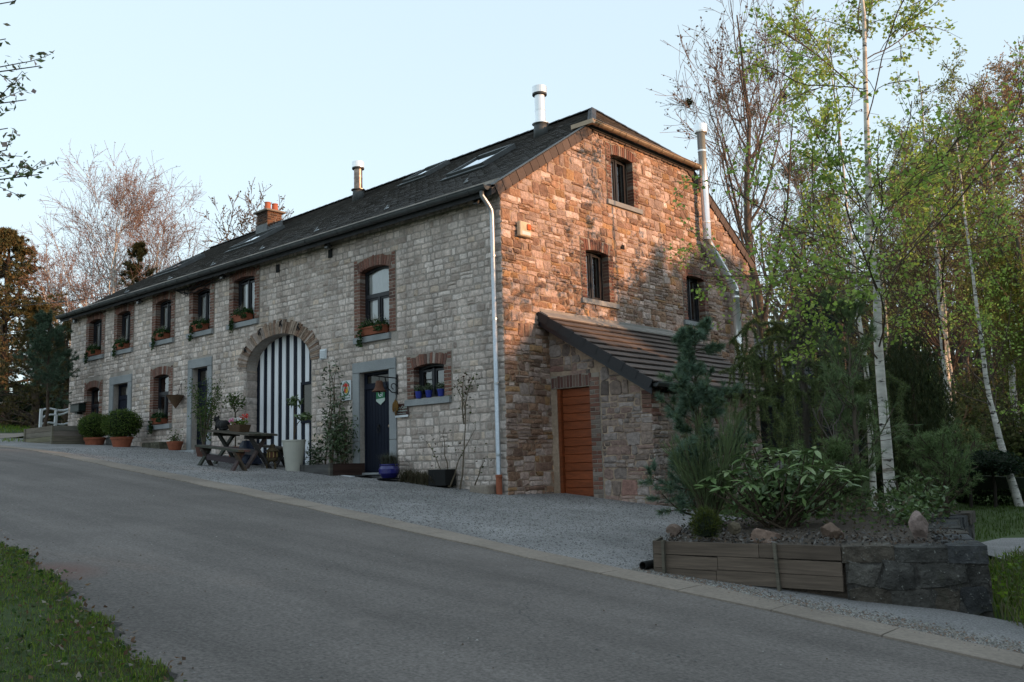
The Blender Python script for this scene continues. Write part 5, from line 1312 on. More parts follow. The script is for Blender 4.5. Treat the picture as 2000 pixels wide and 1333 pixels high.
# low plank planter with climber right of the arch
pl=empty('low_plank_planter',(-4.9,-.45,.43),'low grey plank bed with a big leafy climber against the wall','planter')
yb=-.92
pb=[((-5.62,yb,.62),(-5.15,yb-.02,.62),.62,.18,(.13,.125,.12)),((-5.13,yb-.02,.61),(-4.24,yb-.02,.61),.61,.18,(.145,.14,.135)),((-5.0,yb-.015,.43),(-4.24,yb-.015,.43),.43,.19,(.15,.145,.14))]
for a,b,zt,h,tn in pb:
    mb=MB(); mb.beam((a[0],a[1],zt-h/2+.09),(b[0],b[1],zt-h/2+.09),.03,h-.006,(0,0,1),tn); mb.build('plank',m_woodv,pl)
mb=MB(); mb.box(-4.27,-4.20,yb-.045,yb+.03,.33,.72,(.18,.165,.14)); mb.build('corner_post',m_woodv,pl)
for zt in (.70,.53):
    mb=MB(); mb.beam((-4.22,yb,zt-.08),(-4.22,-.02,zt-.08),.03,.165,(0,0,1),(.085,.045,.035)); mb.build('side_plank',m_woodv,pl)
mb=MB(); mb.box(-5.6,-4.25,-.9,-.02,.3,.60); mb.build('soil',m_soil,pl)
r=NR(390)
mb=MB()
stems=[]
for k in range(9):
    x0=r.uniform(-5.2,-4.6); p0=np.array((x0,-.3+r.uniform(-.2,.15),.58)); top=np.array((x0+r.uniform(-.35,.35),-.18+r.uniform(-.15,.05),r.uniform(1.5,2.95) if k>2 else 2.95)); 
    if k<=2: top[0]=-5.12+r.uniform(-.12,.12)
    pts=[p0+(top-p0)*t+np.array((r.uniform(-.05,.05),r.uniform(-.04,.04),0)) for t in np.linspace(0,1,7)]; stems.append(np.array(pts)); mb.tube(pts,np.linspace(.02,.006,7),6,(.13,.095,.06))
mb.build('stems',m_twig,pl)
P=[]
for s in stems:
    for t in r.uniform(.12,1,105):
        q=t*6; i=int(min(5,q)); p=s[i]+(s[i+1]-s[i])*(q-i); P.append(p+r.normal(0,[.16,.11,.10]))
P=np.array(P); P[:,1]=np.minimum(P[:,1],-.04)
P=np.concatenate([P,ellip(r,330,(-4.75,-.4,1.25),(.55,.3,.55),.2),ellip(r,260,(-5.35,-.5,.9),(.3,.25,.4),.2)])
leafobj('leaves',P,.105,391,[(.045,.08,.03),(.065,.105,.04),(.035,.06,.025),(.10,.135,.065),(.075,.10,.055)],pl,m_rleaf,2.7)
# shrub before the second door, lollipop tree by the arch
def potshrub(name,label,x,y,z,htop,wid,n,seed,potr=.2,poth=.35,leaf=.07,cols=None,elong=2.,group=None,lolli=False,cat='potted shrub',potm=None):
    t=empty(name,(x,y,z),label,cat,group); r=NR(seed)
    mb=MB(); mb.lathe([(potr*.7,0),(potr*.95,poth*.8),(potr,poth*.82),(potr,poth),(potr*.88,poth),(potr*.8,poth*.85),(0,poth*.85)],(x,y,z),18); mb.build('pot',potm or m_terra,t)
    mb=MB(); P=[]
    if lolli:
        pts=[(x+.01*math.sin(i),y,z+poth*.8+(htop-poth)*.62*i/5) for i in range(6)]; mb.tube(pts,.018,7,(.09,.07,.05)); c=pts[-1]
        for k in range(7):
            a=r.uniform(0,6.28); e=(c[0]+wid*.8*math.cos(a),c[1]+wid*.5*math.sin(a),c[2]+r.uniform(.15,.38)); mb.tube([c,e],[.01,.004],5,(.09,.07,.05))
        P=ellip(r,n,(c[0],c[1],c[2]+.28),(wid,wid*.7,.26),.3)
    else:
        for k in range(11):
            a=r.uniform(0,6.28); top=np.array((x+wid*r.uniform(.2,1)*math.cos(a),y+wid*.45*r.uniform(.2,1)*math.sin(a),z+htop*r.uniform(.6,1))); p0=np.array((x,y,z+poth*.8)); mid=(p0+top)/2+np.array((0,0,.1*htop))
            pts=[p0,p0*.6+mid*.4,mid,mid*.4+top*.6,top]; mb.tube(pts,[.016,.013,.010,.007,.004],5,(.12,.10,.07))
            pts=np.array(pts)
            for q in r.uniform(.9,4,n//11):
                i=int(min(3,q)); P.append(pts[i]+(pts[i+1]-pts[i])*(q-i)+r.normal(0,.09,3))
        P=np.array(P)
    P[:,1]=np.minimum(P[:,1],-.05)
    mb.build('stems',m_twig,t); leafobj('leaves',P,leaf,seed+1,cols or [(.07,.11,.03),(.095,.14,.035),(.05,.085,.02)],t,None,elong)
    return t
potshrub('potted_olive_shrub','loose airy green shrub in pot before the second navy door',-9.55,-.85,float(G(-9.5,-.85)),2.0,.85,1500,400,.2,.3,.065,potm=M('dark_pot',(.09,.04,.03),.8))
potshrub('potted_standard_bay','small lollipop tree on a thin stem left of the barn arch',-8.78,-.42,float(G(-8.8,-.4)),1.75,.36,330,410,.18,.3,.075,lolli=True,cat='potted tree')
potshrub('small_flower_pot','small pale pot of low leaves at the foot of the wall',-12.0,-.3,1.24,.42,.28,150,420,.22,.24,.07)
# stone blocks along the wall foot
def block(name,label,x0,x1,y0,y1,z0,z1,tint,mat=None,cat='stone block'):
    r=NR(int(abs(x0*100))+3); mb=MB(); mb.bbox(x0,x1,y0,y1,z0,z1,.02,tint); mb.V=[tuple(np.array(v)+r.normal(0,.006,3)) for v in mb.V]
    return setp(mb.build(name,mat or m_oldstone),label,cat)
block('stone_block','brownish stone block at the wall foot left of the pots',-18.3,-17.35,-.35,-.04,1.5,1.78,(.12,.11,.08))
block('stone_block','pale upright stone between the two box pots',-15.75,-15.3,-.5,-.25,1.32,1.75,(.19,.19,.18))
block('stone_block','long mossy stone block below the lower window',-13.7,-12.7,-.40,-.06,1.2,1.5,(.13,.12,.085))
block('concrete_block','grey concrete block next to the downpipe',-.70,-.22,-.34,-.04,-.05,.20,(.2,.2,.2),m_kerb)
mb=MB(); mb.bbox(-11.7,-10.8,-.42,-.05,1.0,float(G(-11.2,0))+.05,.012); setp(mb.build('door_step',m_blue),'low bluestone step before the second navy door','step')
# doorstep items
mb=MB(); mb.bbox(-4.32,-3.55,-.55,-.13,float(G(-4,-.3))+.005,float(G(-4,-.3))+.03,.006); setp(mb.build('door_mat',M('mat_rubber',(.018,.018,.018),.9,bump=.6,bscale=120)),'dark mat before the front door','mat')
mb=MB(); z=float(G(-4.1,-.62)); mb.hexa([(-4.45,-.68,z+.01),(-3.85,-.68,z-.03),(-3.85,-.58,z-.03),(-4.45,-.58,z+.01),(-4.45,-.68,z+.045),(-3.85,-.68,z+.0),(-3.85,-.58,z+.0),(-4.45,-.58,z+.045)]); setp(mb.build('white_step_edge',m_wpl),'white strip lying on the gravel before the front door','strip')
bp=empty('blue_glazed_pot',(-2.97,-.38,.38),'cobalt blue glazed pot with heather beside the front door','potted plant')
mb=MB(); mb.lathe([(.13,0),(.15,.01),(.22,.10),(.22,.19),(.19,.25),(.205,.27),(.205,.29),(.17,.29),(.16,.2),(0,.2)],(-2.97,-.38,.37),22); mb.build('pot',M('cobalt_glaze',(.02,.02,.13),.18,bump=0,var=.1,spec=.6),bp,smooth=False)
mb=MB(); mb.lathe([(.24,0),(.26,.025),(.24,.03),(0,.02)],(-2.97,-.38,.345),20); mb.build('saucer',m_iron,bp)
r=NR(430); n=700; B=np.stack([-2.97+r.normal(0,.07,n),-.38+r.normal(0,.06,n),np.full(n,.6)],1)
b_=blades('heather',B,.30,.008,431,[(.10,.12,.085),(.14,.15,.12),(.06,.05,.03),(.09,.07,.045)],1.3,parent=bp); del b_['kind']
mb=MB(); mb.bbox(-1.82,-1.33,-.36,-.05,.2,.52,.01); mb.build('black_crate',m_dark); setp(bpy.data.objects['black_crate'],'black plastic crate behind the rose stems','crate')
# soil strip with dry tufts
r=NR(440); n=900; B=np.stack([r.uniform(-2.75,-1.6,n),r.uniform(-.35,-.04,n),np.zeros(n)],1); B[:,2]=G(B[:,0],B[:,1])
setp(blades('dry_tufts',B,.30,.012,441,[(.10,.08,.05),(.07,.07,.04),(.13,.11,.07)],1.1),'dry brown plant tufts at the wall foot under the small window','plants')
# climbing roses
def rose(label,paths,seed,n):
    t=empty('climbing_rose',tuple(paths[0][0]),label,'rose bush','roses against the wall'); r=NR(seed); mb=MB(); P=[]
    for p in paths:
        p=np.array(p); K=9; tt=np.linspace(0,len(p)-1,K); q=np.stack([np.interp(tt,np.arange(len(p)),p[:,i]) for i in range(3)],1)+r.normal(0,.012,(K,3)); mb.tube(q,np.linspace(.016,.005,K),6,(.14,.11,.075))
        for u in r.uniform(.55,1,n): 
            f=u*(K-1); i=int(min(K-2,f)); P.append(q[i]+(q[i+1]-q[i])*(f-i)+r.normal(0,[.12,.05,.10]))
    P=np.array(P); P[:,1]=np.minimum(P[:,1],-.045)
    mb.build('stems',m_twig,t); leafobj('leaves',P,.055,seed+1,[(.06,.085,.025),(.085,.11,.03),(.085,.045,.03),(.05,.07,.025)],t,None,1.5)
rose('tall climbing rose left of the downpipe with leafy top',[[(-1.05,-.22,.12),(-.98,-.16,.9),(-.95,-.12,1.7),(-1.3,-.12,2.22)],[(-1.0,-.16,1.5),(-.92,-.12,2.0),(-.72,-.12,2.3)],[(-1.0,-.16,1.4),(-1.05,-.12,2.0),(-1.0,-.12,2.35)]],450,42)
rose('low sprawling rose with bare stems behind the black crate',[[(-1.35,-.25,.17),(-1.7,-.2,.7),(-2.1,-.15,1.1)],[(-1.3,-.25,.17),(-1.15,-.16,.7),(-.7,-.12,1.3)],[(-1.35,-.25,.17),(-1.5,-.18,.8),(-1.6,-.12,1.35)],[(-.75,-.2,.06),(-.6,-.15,.45),(-.45,-.12,.75)]],460,14)
# drain pipe end by the planter
mb=MB(); z=float(G(6.05,-4.65)); mb.lathe([(.0,-.3),(.045,-.29),(.045,0),(.037,0),(.037,-.2),(0,-.2)],(0,0,0),14); mb.V=[(6.12+x,-4.66-zz,z+.045+y) for x,y,zz in mb.V]; setp(mb.build('drain_pipe_end',m_dark),'open black drain pipe end left of the plank edging','pipe')
# ------------------------------------------------------------------ left: planter box, fence bit, brick post, hedge
px0,px1,py0,py1=-18.55,-16.45,-1.75,-.85
pb=empty('wooden_planter_box',(-17.5,-1.3,1.6),'square grey-green planter box of horizontal boards at the far left of the house','planter')
for k in range(4):
    z0=1.50+.155*k; tn=lambda:tuple(c*wr.uniform(.85,1.15) for c in (.29,.275,.21))
    for nm,(a,b,c,d) in (('front',(px0,px1,py0-.015,py0+.015)),('right',(px1-.015,px1+.015,py0+.016,py1)),('left',(px0-.015,px0+.015,py0+.016,py1)),('back',(px0,px1,py1-.015,py1+.015))):
        mb=MB(); mb.box(a,b,c,d,z0+.004,z0+.151,tn()); mb.build('board',m_woodv,pb)
for x in (px0+.03,px1-.03):
    mb=MB(); mb.box(x-.035,x+.035,py0-.05,py0-.016,1.45,2.12,(.31,.28,.21)); mb.build('corner_post',m_woodv,pb)
mb=MB(); mb.box(px0+.02,px1-.02,py0+.02,py1-.02,1.6,2.05); mb.build('soil',m_soil,pb)
wf=empty('white_rustic_gate',(-21.6,.3,2.0),'white-painted rustic gate of crooked poles behind the planter box','gate')
gr=NR(480)
for y in (-.15,.35,.95):
    mb=MB(); zz=float(G(-21.6,y)); mb.beam((-21.6,y,zz-.1),(-21.6,y+.02,zz+(1.0 if y<.9 else 1.12)),.08,.10,(1,0,0)); mb.build('post',m_wpl,wf)
for h0,h1 in ((.9,1.0),(.42,.50),(.62,.95)):
    mb=MB(); pts=[(-21.6+gr.uniform(-.02,.02),-.15+1.1*t,2.02+h0+(h1-h0)*t+.05*math.sin(7*t)) for t in np.linspace(0,1,8)]; mb.tube(pts,.035,7); mb.build('rail',m_wpl,wf)
bpz=float(G(-33,2.9))
bpo=empty('brick_gate_post',(-33,2.9,bpz),'short square brick gate post with flat cap beside the far hedge','post')
mb=MB(); mb.box(-33.26,-32.74,2.62,3.16,bpz-.3,bpz+.95); mb.build('pillar',m_brickm,bpo)
for k in range(11):
    for (a0,a1,fm) in ((-33.27,-32.73,lambda u,v,w:(u,2.61-w,v)),(2.61,3.17,lambda u,v,w:(-32.73+w,u,v))):
        u=a0-(k%2)*.12
        while u<a1-.01:
            p=max(u,a0);q=min(u+.26,a1)
            if q-p>.05: V,F,tt=brick(p,q,bpz+.085*k,bpz+.085*(k+1),fm,.012,back=-.01); obj('brick',mesh_from('brick',V,F,m_brick,[tt]*len(F)),bpo)
            u+=.26
mb=MB(); mb.bbox(-33.33,-32.67,2.55,3.23,bpz+.95,bpz+1.03,.015); mb.build('cap',m_kerb,bpo)
def hedge(label,a,b,h,w,n,seed,cols,group=None):
    t=empty('clipped_hedge',tuple((np.array(a)+np.array(b))/2),label,'hedge',group); r=NR(seed); a=np.array(a);b=np.array(b); d=b-a; L_=np.linalg.norm(d[:2]); s=np.array((-d[1],d[0],0))/L_
    u=r.random(n); v=r.uniform(-1,1,n); q=r.random(n); face=r.integers(0,3,n)
    v=np.where(face==0,np.sign(v)*(1-.12*r.random(n)),v); q=np.where(face==1,1-.1*r.random(n),q)
    P=a+u[:,None]*d+v[:,None]*s*w/2*(1+.06*np.sin(u*L_*4))[:,None]; P[:,2]=G(P[:,0],P[:,1])+q*h*(1+.05*np.sin(u*L_*3+1))
    leafobj('foliage',P,.10,seed+1,cols,t)
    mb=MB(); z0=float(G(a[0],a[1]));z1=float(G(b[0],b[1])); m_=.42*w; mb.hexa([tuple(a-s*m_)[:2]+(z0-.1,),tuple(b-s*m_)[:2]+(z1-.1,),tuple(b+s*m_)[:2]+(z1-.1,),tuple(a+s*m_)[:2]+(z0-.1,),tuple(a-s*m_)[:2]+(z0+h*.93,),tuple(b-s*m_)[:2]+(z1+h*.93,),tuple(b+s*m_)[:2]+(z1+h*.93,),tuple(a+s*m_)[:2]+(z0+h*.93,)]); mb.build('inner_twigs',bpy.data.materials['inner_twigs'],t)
hedge('tall clipped green hedge right of the brick gate post',(-32.6,3.3,0),(-24.5,6.2,0),1.9,1.3,9000,500,[(.045,.085,.02),(.06,.10,.025),(.035,.06,.015)],'hedges by the lane')
hedge('clipped hedge left of the brick gate post',(-46,-1.2,0),(-33.4,2.7,0),1.6,1.3,6500,502,[(.06,.11,.025),(.05,.09,.02)],'hedges by the lane')
hedge('low clipped hedge across the garden lawn on the right',(2.9,13.6,0),(9.5,15.2,0),.42,.7,5000,504,[(.04,.07,.018),(.03,.055,.015)])
# ------------------------------------------------------------------ planted bed at the right: boards, stone wall, rocks
bed=[(6.28,-4.57),(8.2,-4.37),(9.2,-3.93),(8.9,-3.2),(8.08,-1),(7.6,1.5),(5.6,1.8),(4.9,.4),(5.1,-1.8),(5.8,-3.6)]
cxy=np.mean(bed,0); V=[];F=[]
rings=(1.0,.9,.7,.45,.2)
for k,q in enumerate(rings):
    for x,y in bed:
        X=cxy[0]+(x-cxy[0])*q; Y=cxy[1]+(y-cxy[1])*q; V.append((X,Y,-.335+(.0,.02,.05,.08,.1)[k] if True else 0))
n=len(bed)
F=[(k*n+i,k*n+(i+1)%n,(k+1)*n+(i+1)%n,(k+1)*n+i) for k in range(4) for i in range(n)]+[tuple(4*n+i for i in range(n))]
V+=[(x,y,float(G(x,y))-.1) for x,y in bed]; F+=[(5*n+i,5*n+(i+1)%n,(i+1)%n,i) for i in range(n)]
obj('planted_bed',mesh_from('planted_bed',V,F,m_soil,smooth=False),kind='structure')
def inpoly(x,y,poly):
    ins=np.zeros(len(x),bool); j=len(poly)-1
    for i in range(len(poly)):
        xi,yi=poly[i]; xj,yj=poly[j]; c=((yi>y)!=(yj>y))&(x<(xj-xi)*(y-yi)/(yj-yi+1e-12)+xi); ins^=c; j=i
    return ins
r=NR(510); x=r.uniform(5,9.3,9000); y=r.uniform(-4.6,1.6,9000); k=inpoly(x,y,bed)&(r.random(9000)<np.where(y<-2.2,1,.4)); x=x[k];y=y[k]
P=np.stack([x,y,np.full(len(x),-.30)+r.uniform(0,.05,len(x))],1)
V,F,t=leafset(P,.045,511,[(.11,.105,.10),(.16,.15,.145),(.22,.205,.19),(.11,.075,.05)],1.8,.9)
setp(obj('slate_chippings',mesh_from('slate_chippings',V,F,m_pebble,t),kind='stuff'),'dark slate chippings and bark mulch covering the bed','mulch')
pe=empty('plank_edging',(7.2,-4.5,-.7),'weathered three-plank edging along the front of the bed','edging')
A=np.array((6.25,-4.63)); B=np.array((8.2,-4.44)); D=(B-A)/np.linalg.norm(B-A); L_=np.linalg.norm(B-A); Nn=np.array((D[1],-D[0]))
def along(u,w=0): p=A+D*u+Nn*w; return p
br_=NR(515)
for row,(zt,js) in enumerate(((-.285,(0,1.16,L_)),(-.42,(0,.72,L_)),(-.555,(0,.70,L_)))):
    for a,b in zip(js[:-1],js[1:]):
        p=along(a+.003);q=along(b-.003); bb_=br_.uniform(.75,1.15); c=[v*bb_ for v in (.225,.17,.13)]
        mb=MB(); mb.beam((*p,zt-.066),(*q,zt-.068-(.012 if row else 0)),.032,.13,(0,0,1),tuple(c)); mb.build('plank',m_woodv,pe)
p=along(0,-.0); q=p+np.array((-.25,.55))
for row,zt in enumerate((-.285,-.42,-.555)):
    mb=MB(); mb.beam((p[0]-.01,p[1]+.02,zt-.066),(q[0],q[1],zt-.066),.03,.13,(0,0,1),(.19,.17,.13)); mb.build('side_plank',m_woodv,pe)
for u in (.13,1.36):
    p=along(u,.03); mb=MB(); mb.beam((*p,-.86),(p[0]+(.0 if u<1 else -.03),p[1],-.27),.05,.03,(D[0],D[1],0),(.22,.195,.15)); mb.build('stake',m_woodv,pe)
# old block wall at the corner
sw_=empty('stone_retaining_wall',(8.9,-3.6,-.9),'dark lichened block wall at the right end of the plank edging','stone wall')
cs=[(8.22,-4.42),(9.33,-3.97),(8.99,-3.2),(8.16,-.97),(7.75,1.3)]
mb=MB()
inner=[(8.3,-4.1),(8.95,-3.85),(8.62,-3.1),(7.8,-.9),(7.45,1.3)]
K=len(cs); V=[(x,y,-1.1) for x,y in cs]+[(x,y,-.31) for x,y in cs]+[(x,y,-1.1) for x,y in inner]+[(x,y,-.31) for x,y in inner]
F=[(i,i+1,K+i+1,K+i) for i in range(K-1)]+[(K+i,K+i+1,3*K+i+1,3*K+i) for i in range(K-1)]+[(2*K+i+1,2*K+i,3*K+i,3*K+i+1) for i in range(K-1)]+[(0,K,3*K,2*K),(K-1,2*K+K-1,3*K+K-1,K+K-1)]
mb.add(V,F,(.11,.103,.094)); mb.build('core',m_oldstone,sw_)
hr=NR(520); WS=[]
def wt_():
    b=hr.uniform(.75,1.25); base=[(.115,.11,.10),(.14,.13,.115),(.13,.11,.088),(.095,.097,.10)][hr.integers(0,4)]; return tuple(c*b for c in base)
for s in range(K-1):
    a=np.array(cs[s]);b=np.array(cs[s+1]); d=b-a; l=np.linalg.norm(d); d/=l; nn=np.array((d[1],-d[0]))
    fm=lambda u,v,w,a=a,d=d,nn=nn:(a[0]+d[0]*u+nn[0]*w,a[1]+d[1]*u+nn[1]*w,v)
    for v0,v1 in ((-1.12,-.90),(-.90,-.66),(-.66,-.43)):
        u=0
        while u<l-.01:
            w=hr.uniform(.2,.42)
            if l-(u+w)<.14: w=l-u
            pc=stone_piece(u,u+w,v0+hr.uniform(-.02,.02),v1+hr.uniform(-.02,.02),hr.uniform(.006,.03),hr,fm,wt_(),jit=1.6,gap=.003); pc and WS.append(pc); u+=w
    u=-.03
    while u<l-.01:      # uneven coping slabs
        w=hr.uniform(.3,.62)
        if l-(u+w)<.2: w=l-u
        t0,t1=-.43,-.295+hr.uniform(-.012,.02); o_=.0+hr.uniform(0,.03)
        pts=[fm(u+.003,0,o_),fm(u+w-.003,0,o_+hr.uniform(-.02,.02)),fm(u+w-.01,0,-.32),fm(u+.01,0,-.32)]
        V=[(p[0],p[1],t0+hr.uniform(-.01,.01)) for p in pts]+[(p[0]*.985+.015*(a[0]+b[0])/2,p[1],t1+hr.uniform(-.012,.012)) for p in pts]
        WS.append((V,[(3,2,1,0),(4,5,6,7),(0,1,5,4),(1,2,6,5),(2,3,7,6),(3,0,4,7)],tuple(1.15*c for c in wt_()))); u+=w
pieces(WS,'stone','stonework',m_oldstone,sw_)
def rock(label,c,rad,seed,tint,rot=0.):
    import bmesh
    bm=bmesh.new(); bmesh.ops.create_icosphere(bm,subdivisions=3,radius=1.); r=NR(seed)
    pl=[(lambda d:d/np.linalg.norm(d))(r.normal(size=3)) for _ in range(13)]; hh=r.uniform(.45,.9,13)
    for v in bm.verts:
        p=np.array(v.co)
        for d,h in zip(pl,hh):
            s=p@d
            if s>h: p=p-d*(s-h)
        p+=r.normal(0,.02,3)
        X=p*np.array(rad); cc,ss=math.cos(rot),math.sin(rot); v.co=(c[0]+X[0]*cc-X[1]*ss,c[1]+X[0]*ss+X[1]*cc,c[2]+X[2])
    me=bpy.data.meshes.new('rock'); bm.to_mesh(me); bm.free()
    a=me.attributes.new('tint','FLOAT_COLOR','FACE'); a.data.foreach_set('color',np.tile(np.array([*tint,1],dtype=np.float32),len(me.polygons)))
    me.materials.append(m_rock); setp(obj('garden_rock',me),label,'rock','rocks on the bed')
rock('flat reddish wedge-shaped rock behind the planks',(7.27,-4.1,-.25),(.19,.11,.10),1,(.30,.205,.16),.5)
rock('square brown rock in the middle of the bed front',(7.82,-3.72,-.21),(.12,.10,.14),2,(.21,.145,.11),.3)
rock('tall upright pink rock on the stone wall',(8.62,-3.52,-.14),(.12,.10,.19),3,(.40,.30,.265),.2)
rock('small upright tan rock beside the round conifer',(6.78,-3.85,-.19),(.075,.07,.12),4,(.22,.18,.125))
rock('small reddish rock at the left end of the bed',(6.1,-3.98,-.24),(.11,.08,.09),5,(.24,.17,.135))

# ------------------------------------------------------------------ tree machinery
def unit(a): return a/(np.linalg.norm(a,axis=-1,keepdims=True)+1e-9)
def tubes(P,R,S):
    """P (N,K,3) polylines, R (N,K) radii -> V,F"""
    N,K,_=P.shape; T=unit(np.gradient(P,axis=1)); ref=np.where(np.abs(T[:,:1,2:3])>.8,np.array([1.,.2,0]),np.array([0,0,1.]))
    a=unit(np.cross(T,np.broadcast_to(ref,T.shape))); b=np.cross(T,a)
    th=2*np.pi*np.arange(S)/S
    V=P[:,:,None]+R[:,:,None,None]*(a[:,:,None]*np.cos(th)[:,None]+b[:,:,None]*np.sin(th)[:,None])
    i=np.arange(N)[:,None,None]*K*S; k=np.arange(K-1)[None,:,None]*S; s=np.arange(S)[None,None]; s2=(s+1)%S
    F=np.stack([i+k+s,i+k+s2,i+k+S+s2,i+k+S+s],-1).reshape(-1,4)
    return V.reshape(-1,3),F
def spawn(P,R,n,t0,t1,ang,L,K,r,up=0.,wob=.08,rf=.6,taper=.25,lenby=None,droop=0.):
    """n children for every polyline: returns P2,R2"""
    N,Kp,_=P.shape
    t=r.uniform(t0,t1,(N,n)) if n>1 else np.full((N,1),(t0+t1)/2)
    f=t*(Kp-1); i=np.clip(f.astype(int),0,Kp-2); w=(f-i)[...,None]; ii=np.arange(N)[:,None]
    base=P[ii,i]*(1-w)+P[ii,i+1]*w; rb=R[ii,i]*(1-w[...,0])+R[ii,i+1]*w[...,0]
    d0=unit(P[ii,i+1]-P[ii,i]); q=unit(np.cross(d0,r.normal(size=d0.shape)))
    an=np.radians(ang)*r.uniform(.7,1.25,(N,n,1)); d=unit(d0*np.cos(an)+q*np.sin(an))
    plen=np.linalg.norm(np.diff(P,axis=1),axis=2).sum(1)[:,None]
    ln=(L*plen if isinstance(L,float) else L(t)*plen)*r.uniform(.7,1.25,(N,n))
    base=base.reshape(-1,3); d=d.reshape(-1,3); ln=ln.reshape(-1); rb=rb.reshape(-1)*rf; M_=len(ln)
    pts=[base]; cur=base; dd=d
    for k in range(K-1):
        dd=unit(dd+r.normal(0,wob,(M_,3))+np.array([0,0,up-droop*(k/(K-1))])); cur=cur+dd*(ln/(K-1))[:,None]; pts.append(cur)
    R2=np.maximum(rb[:,None]*np.linspace(1,taper,K)[None],.0)
    return np.stack(pts,1),R2
def trunkline(base,pts,K,r,wob=.03):
    p=np.array(pts,float); t=np.linspace(0,len(p)-1,K); q=np.stack([np.interp(t,np.arange(len(p)),p[:,i]) for i in range(3)],1)
    q[1:]+=r.normal(0,wob,(K-1,3)); return q[None]+np.array(base)
def on_twigs(P,n,r,spread,t0=.15):
    N,K,_=P.shape; t=r.uniform(t0,1,(N,n))*(K-1); i=np.clip(t.astype(int),0,K-2); w=(t-i)[...,None]; ii=np.arange(N)[:,None]
    q=P[ii,i]*(1-w)+P[ii,i+1]*w; return (q+r.normal(0,spread,q.shape)).reshape(-1,3)
def vf_cat(parts):
    Vs=[];Fs=[];Ts=[];b=0
    for V,F,T in parts:
        Vs.append(V);Fs.append(F+b);Ts.append(T);b+=len(V)
    return np.concatenate(Vs),np.concatenate(Fs),np.concatenate(Ts)
def as_tri(F): return np.concatenate([F[:,[0,1,2]],F[:,[0,2,3]]]) if F.shape[1]==4 else F
def tcol(F,c,r=None,v=.15):
    t=np.tile(np.array(c,dtype=np.float32),(len(F),1)); 
    return t*(1+ (r.uniform(-v,v,(len(F),1)) if r is not None else 0))
def needles(P,D,n,ln,wd,r,fan=1.0,cols=((.05,.08,.05),),fwd=.5):
    """tufts: n needles at every point P (N,3) fanned round direction D"""
    N=len(P); d=unit(D)[:,None]*fwd+r.normal(0,fan*.6,(N,n,3)); d=unit(d); L=ln*r.uniform(.6,1.15,(N,n,1)); s=unit(np.cross(d,r.normal(size=d.shape)))*wd/2
    b=np.broadcast_to(P[:,None],d.shape); V=np.stack([b-s,b+s,b+d*L],2).reshape(-1,3); F=np.arange(N*n*3).reshape(-1,3)
    cols=np.array(cols); t=cols[r.integers(0,len(cols),N)][:,None]*r.uniform(.7,1.3,(N,n,1)); return V,F,t.reshape(-1,3)

def tree(name,label,cat,base,trunk_vf,crown_parts,bark,group=None,extra=None,leafmat=None):
    t=empty(name,tuple(base),label,cat,group)
    V,F=trunk_vf[:2]; tc=trunk_vf[2] if len(trunk_vf)>2 else (1,1,1)
    obj('trunk',mesh_from('trunk',V,F,bark,tcol(F,tc),smooth=True),t)
    for nm,(V,F,T),mt in crown_parts: obj(nm,mesh_from(nm,V,F,mt,T),t,'stuff' if nm=='twigs' else None)
    return t
def copy_tree(src,loc,rz=0.,s=1.,label=None,group=None):
    c=src.copy(); COL.objects.link(c); c.location=loc; c.rotation_euler=(0,0,rz); c.scale=(s,s,s)
    if label: c['label']=label
    if group: c['group']=group
    for ch in list(src.children):
        d=ch.copy(); COL.objects.link(d); d.parent=c; d.matrix_parent_inverse=ch.matrix_parent_inverse.copy()
    return c

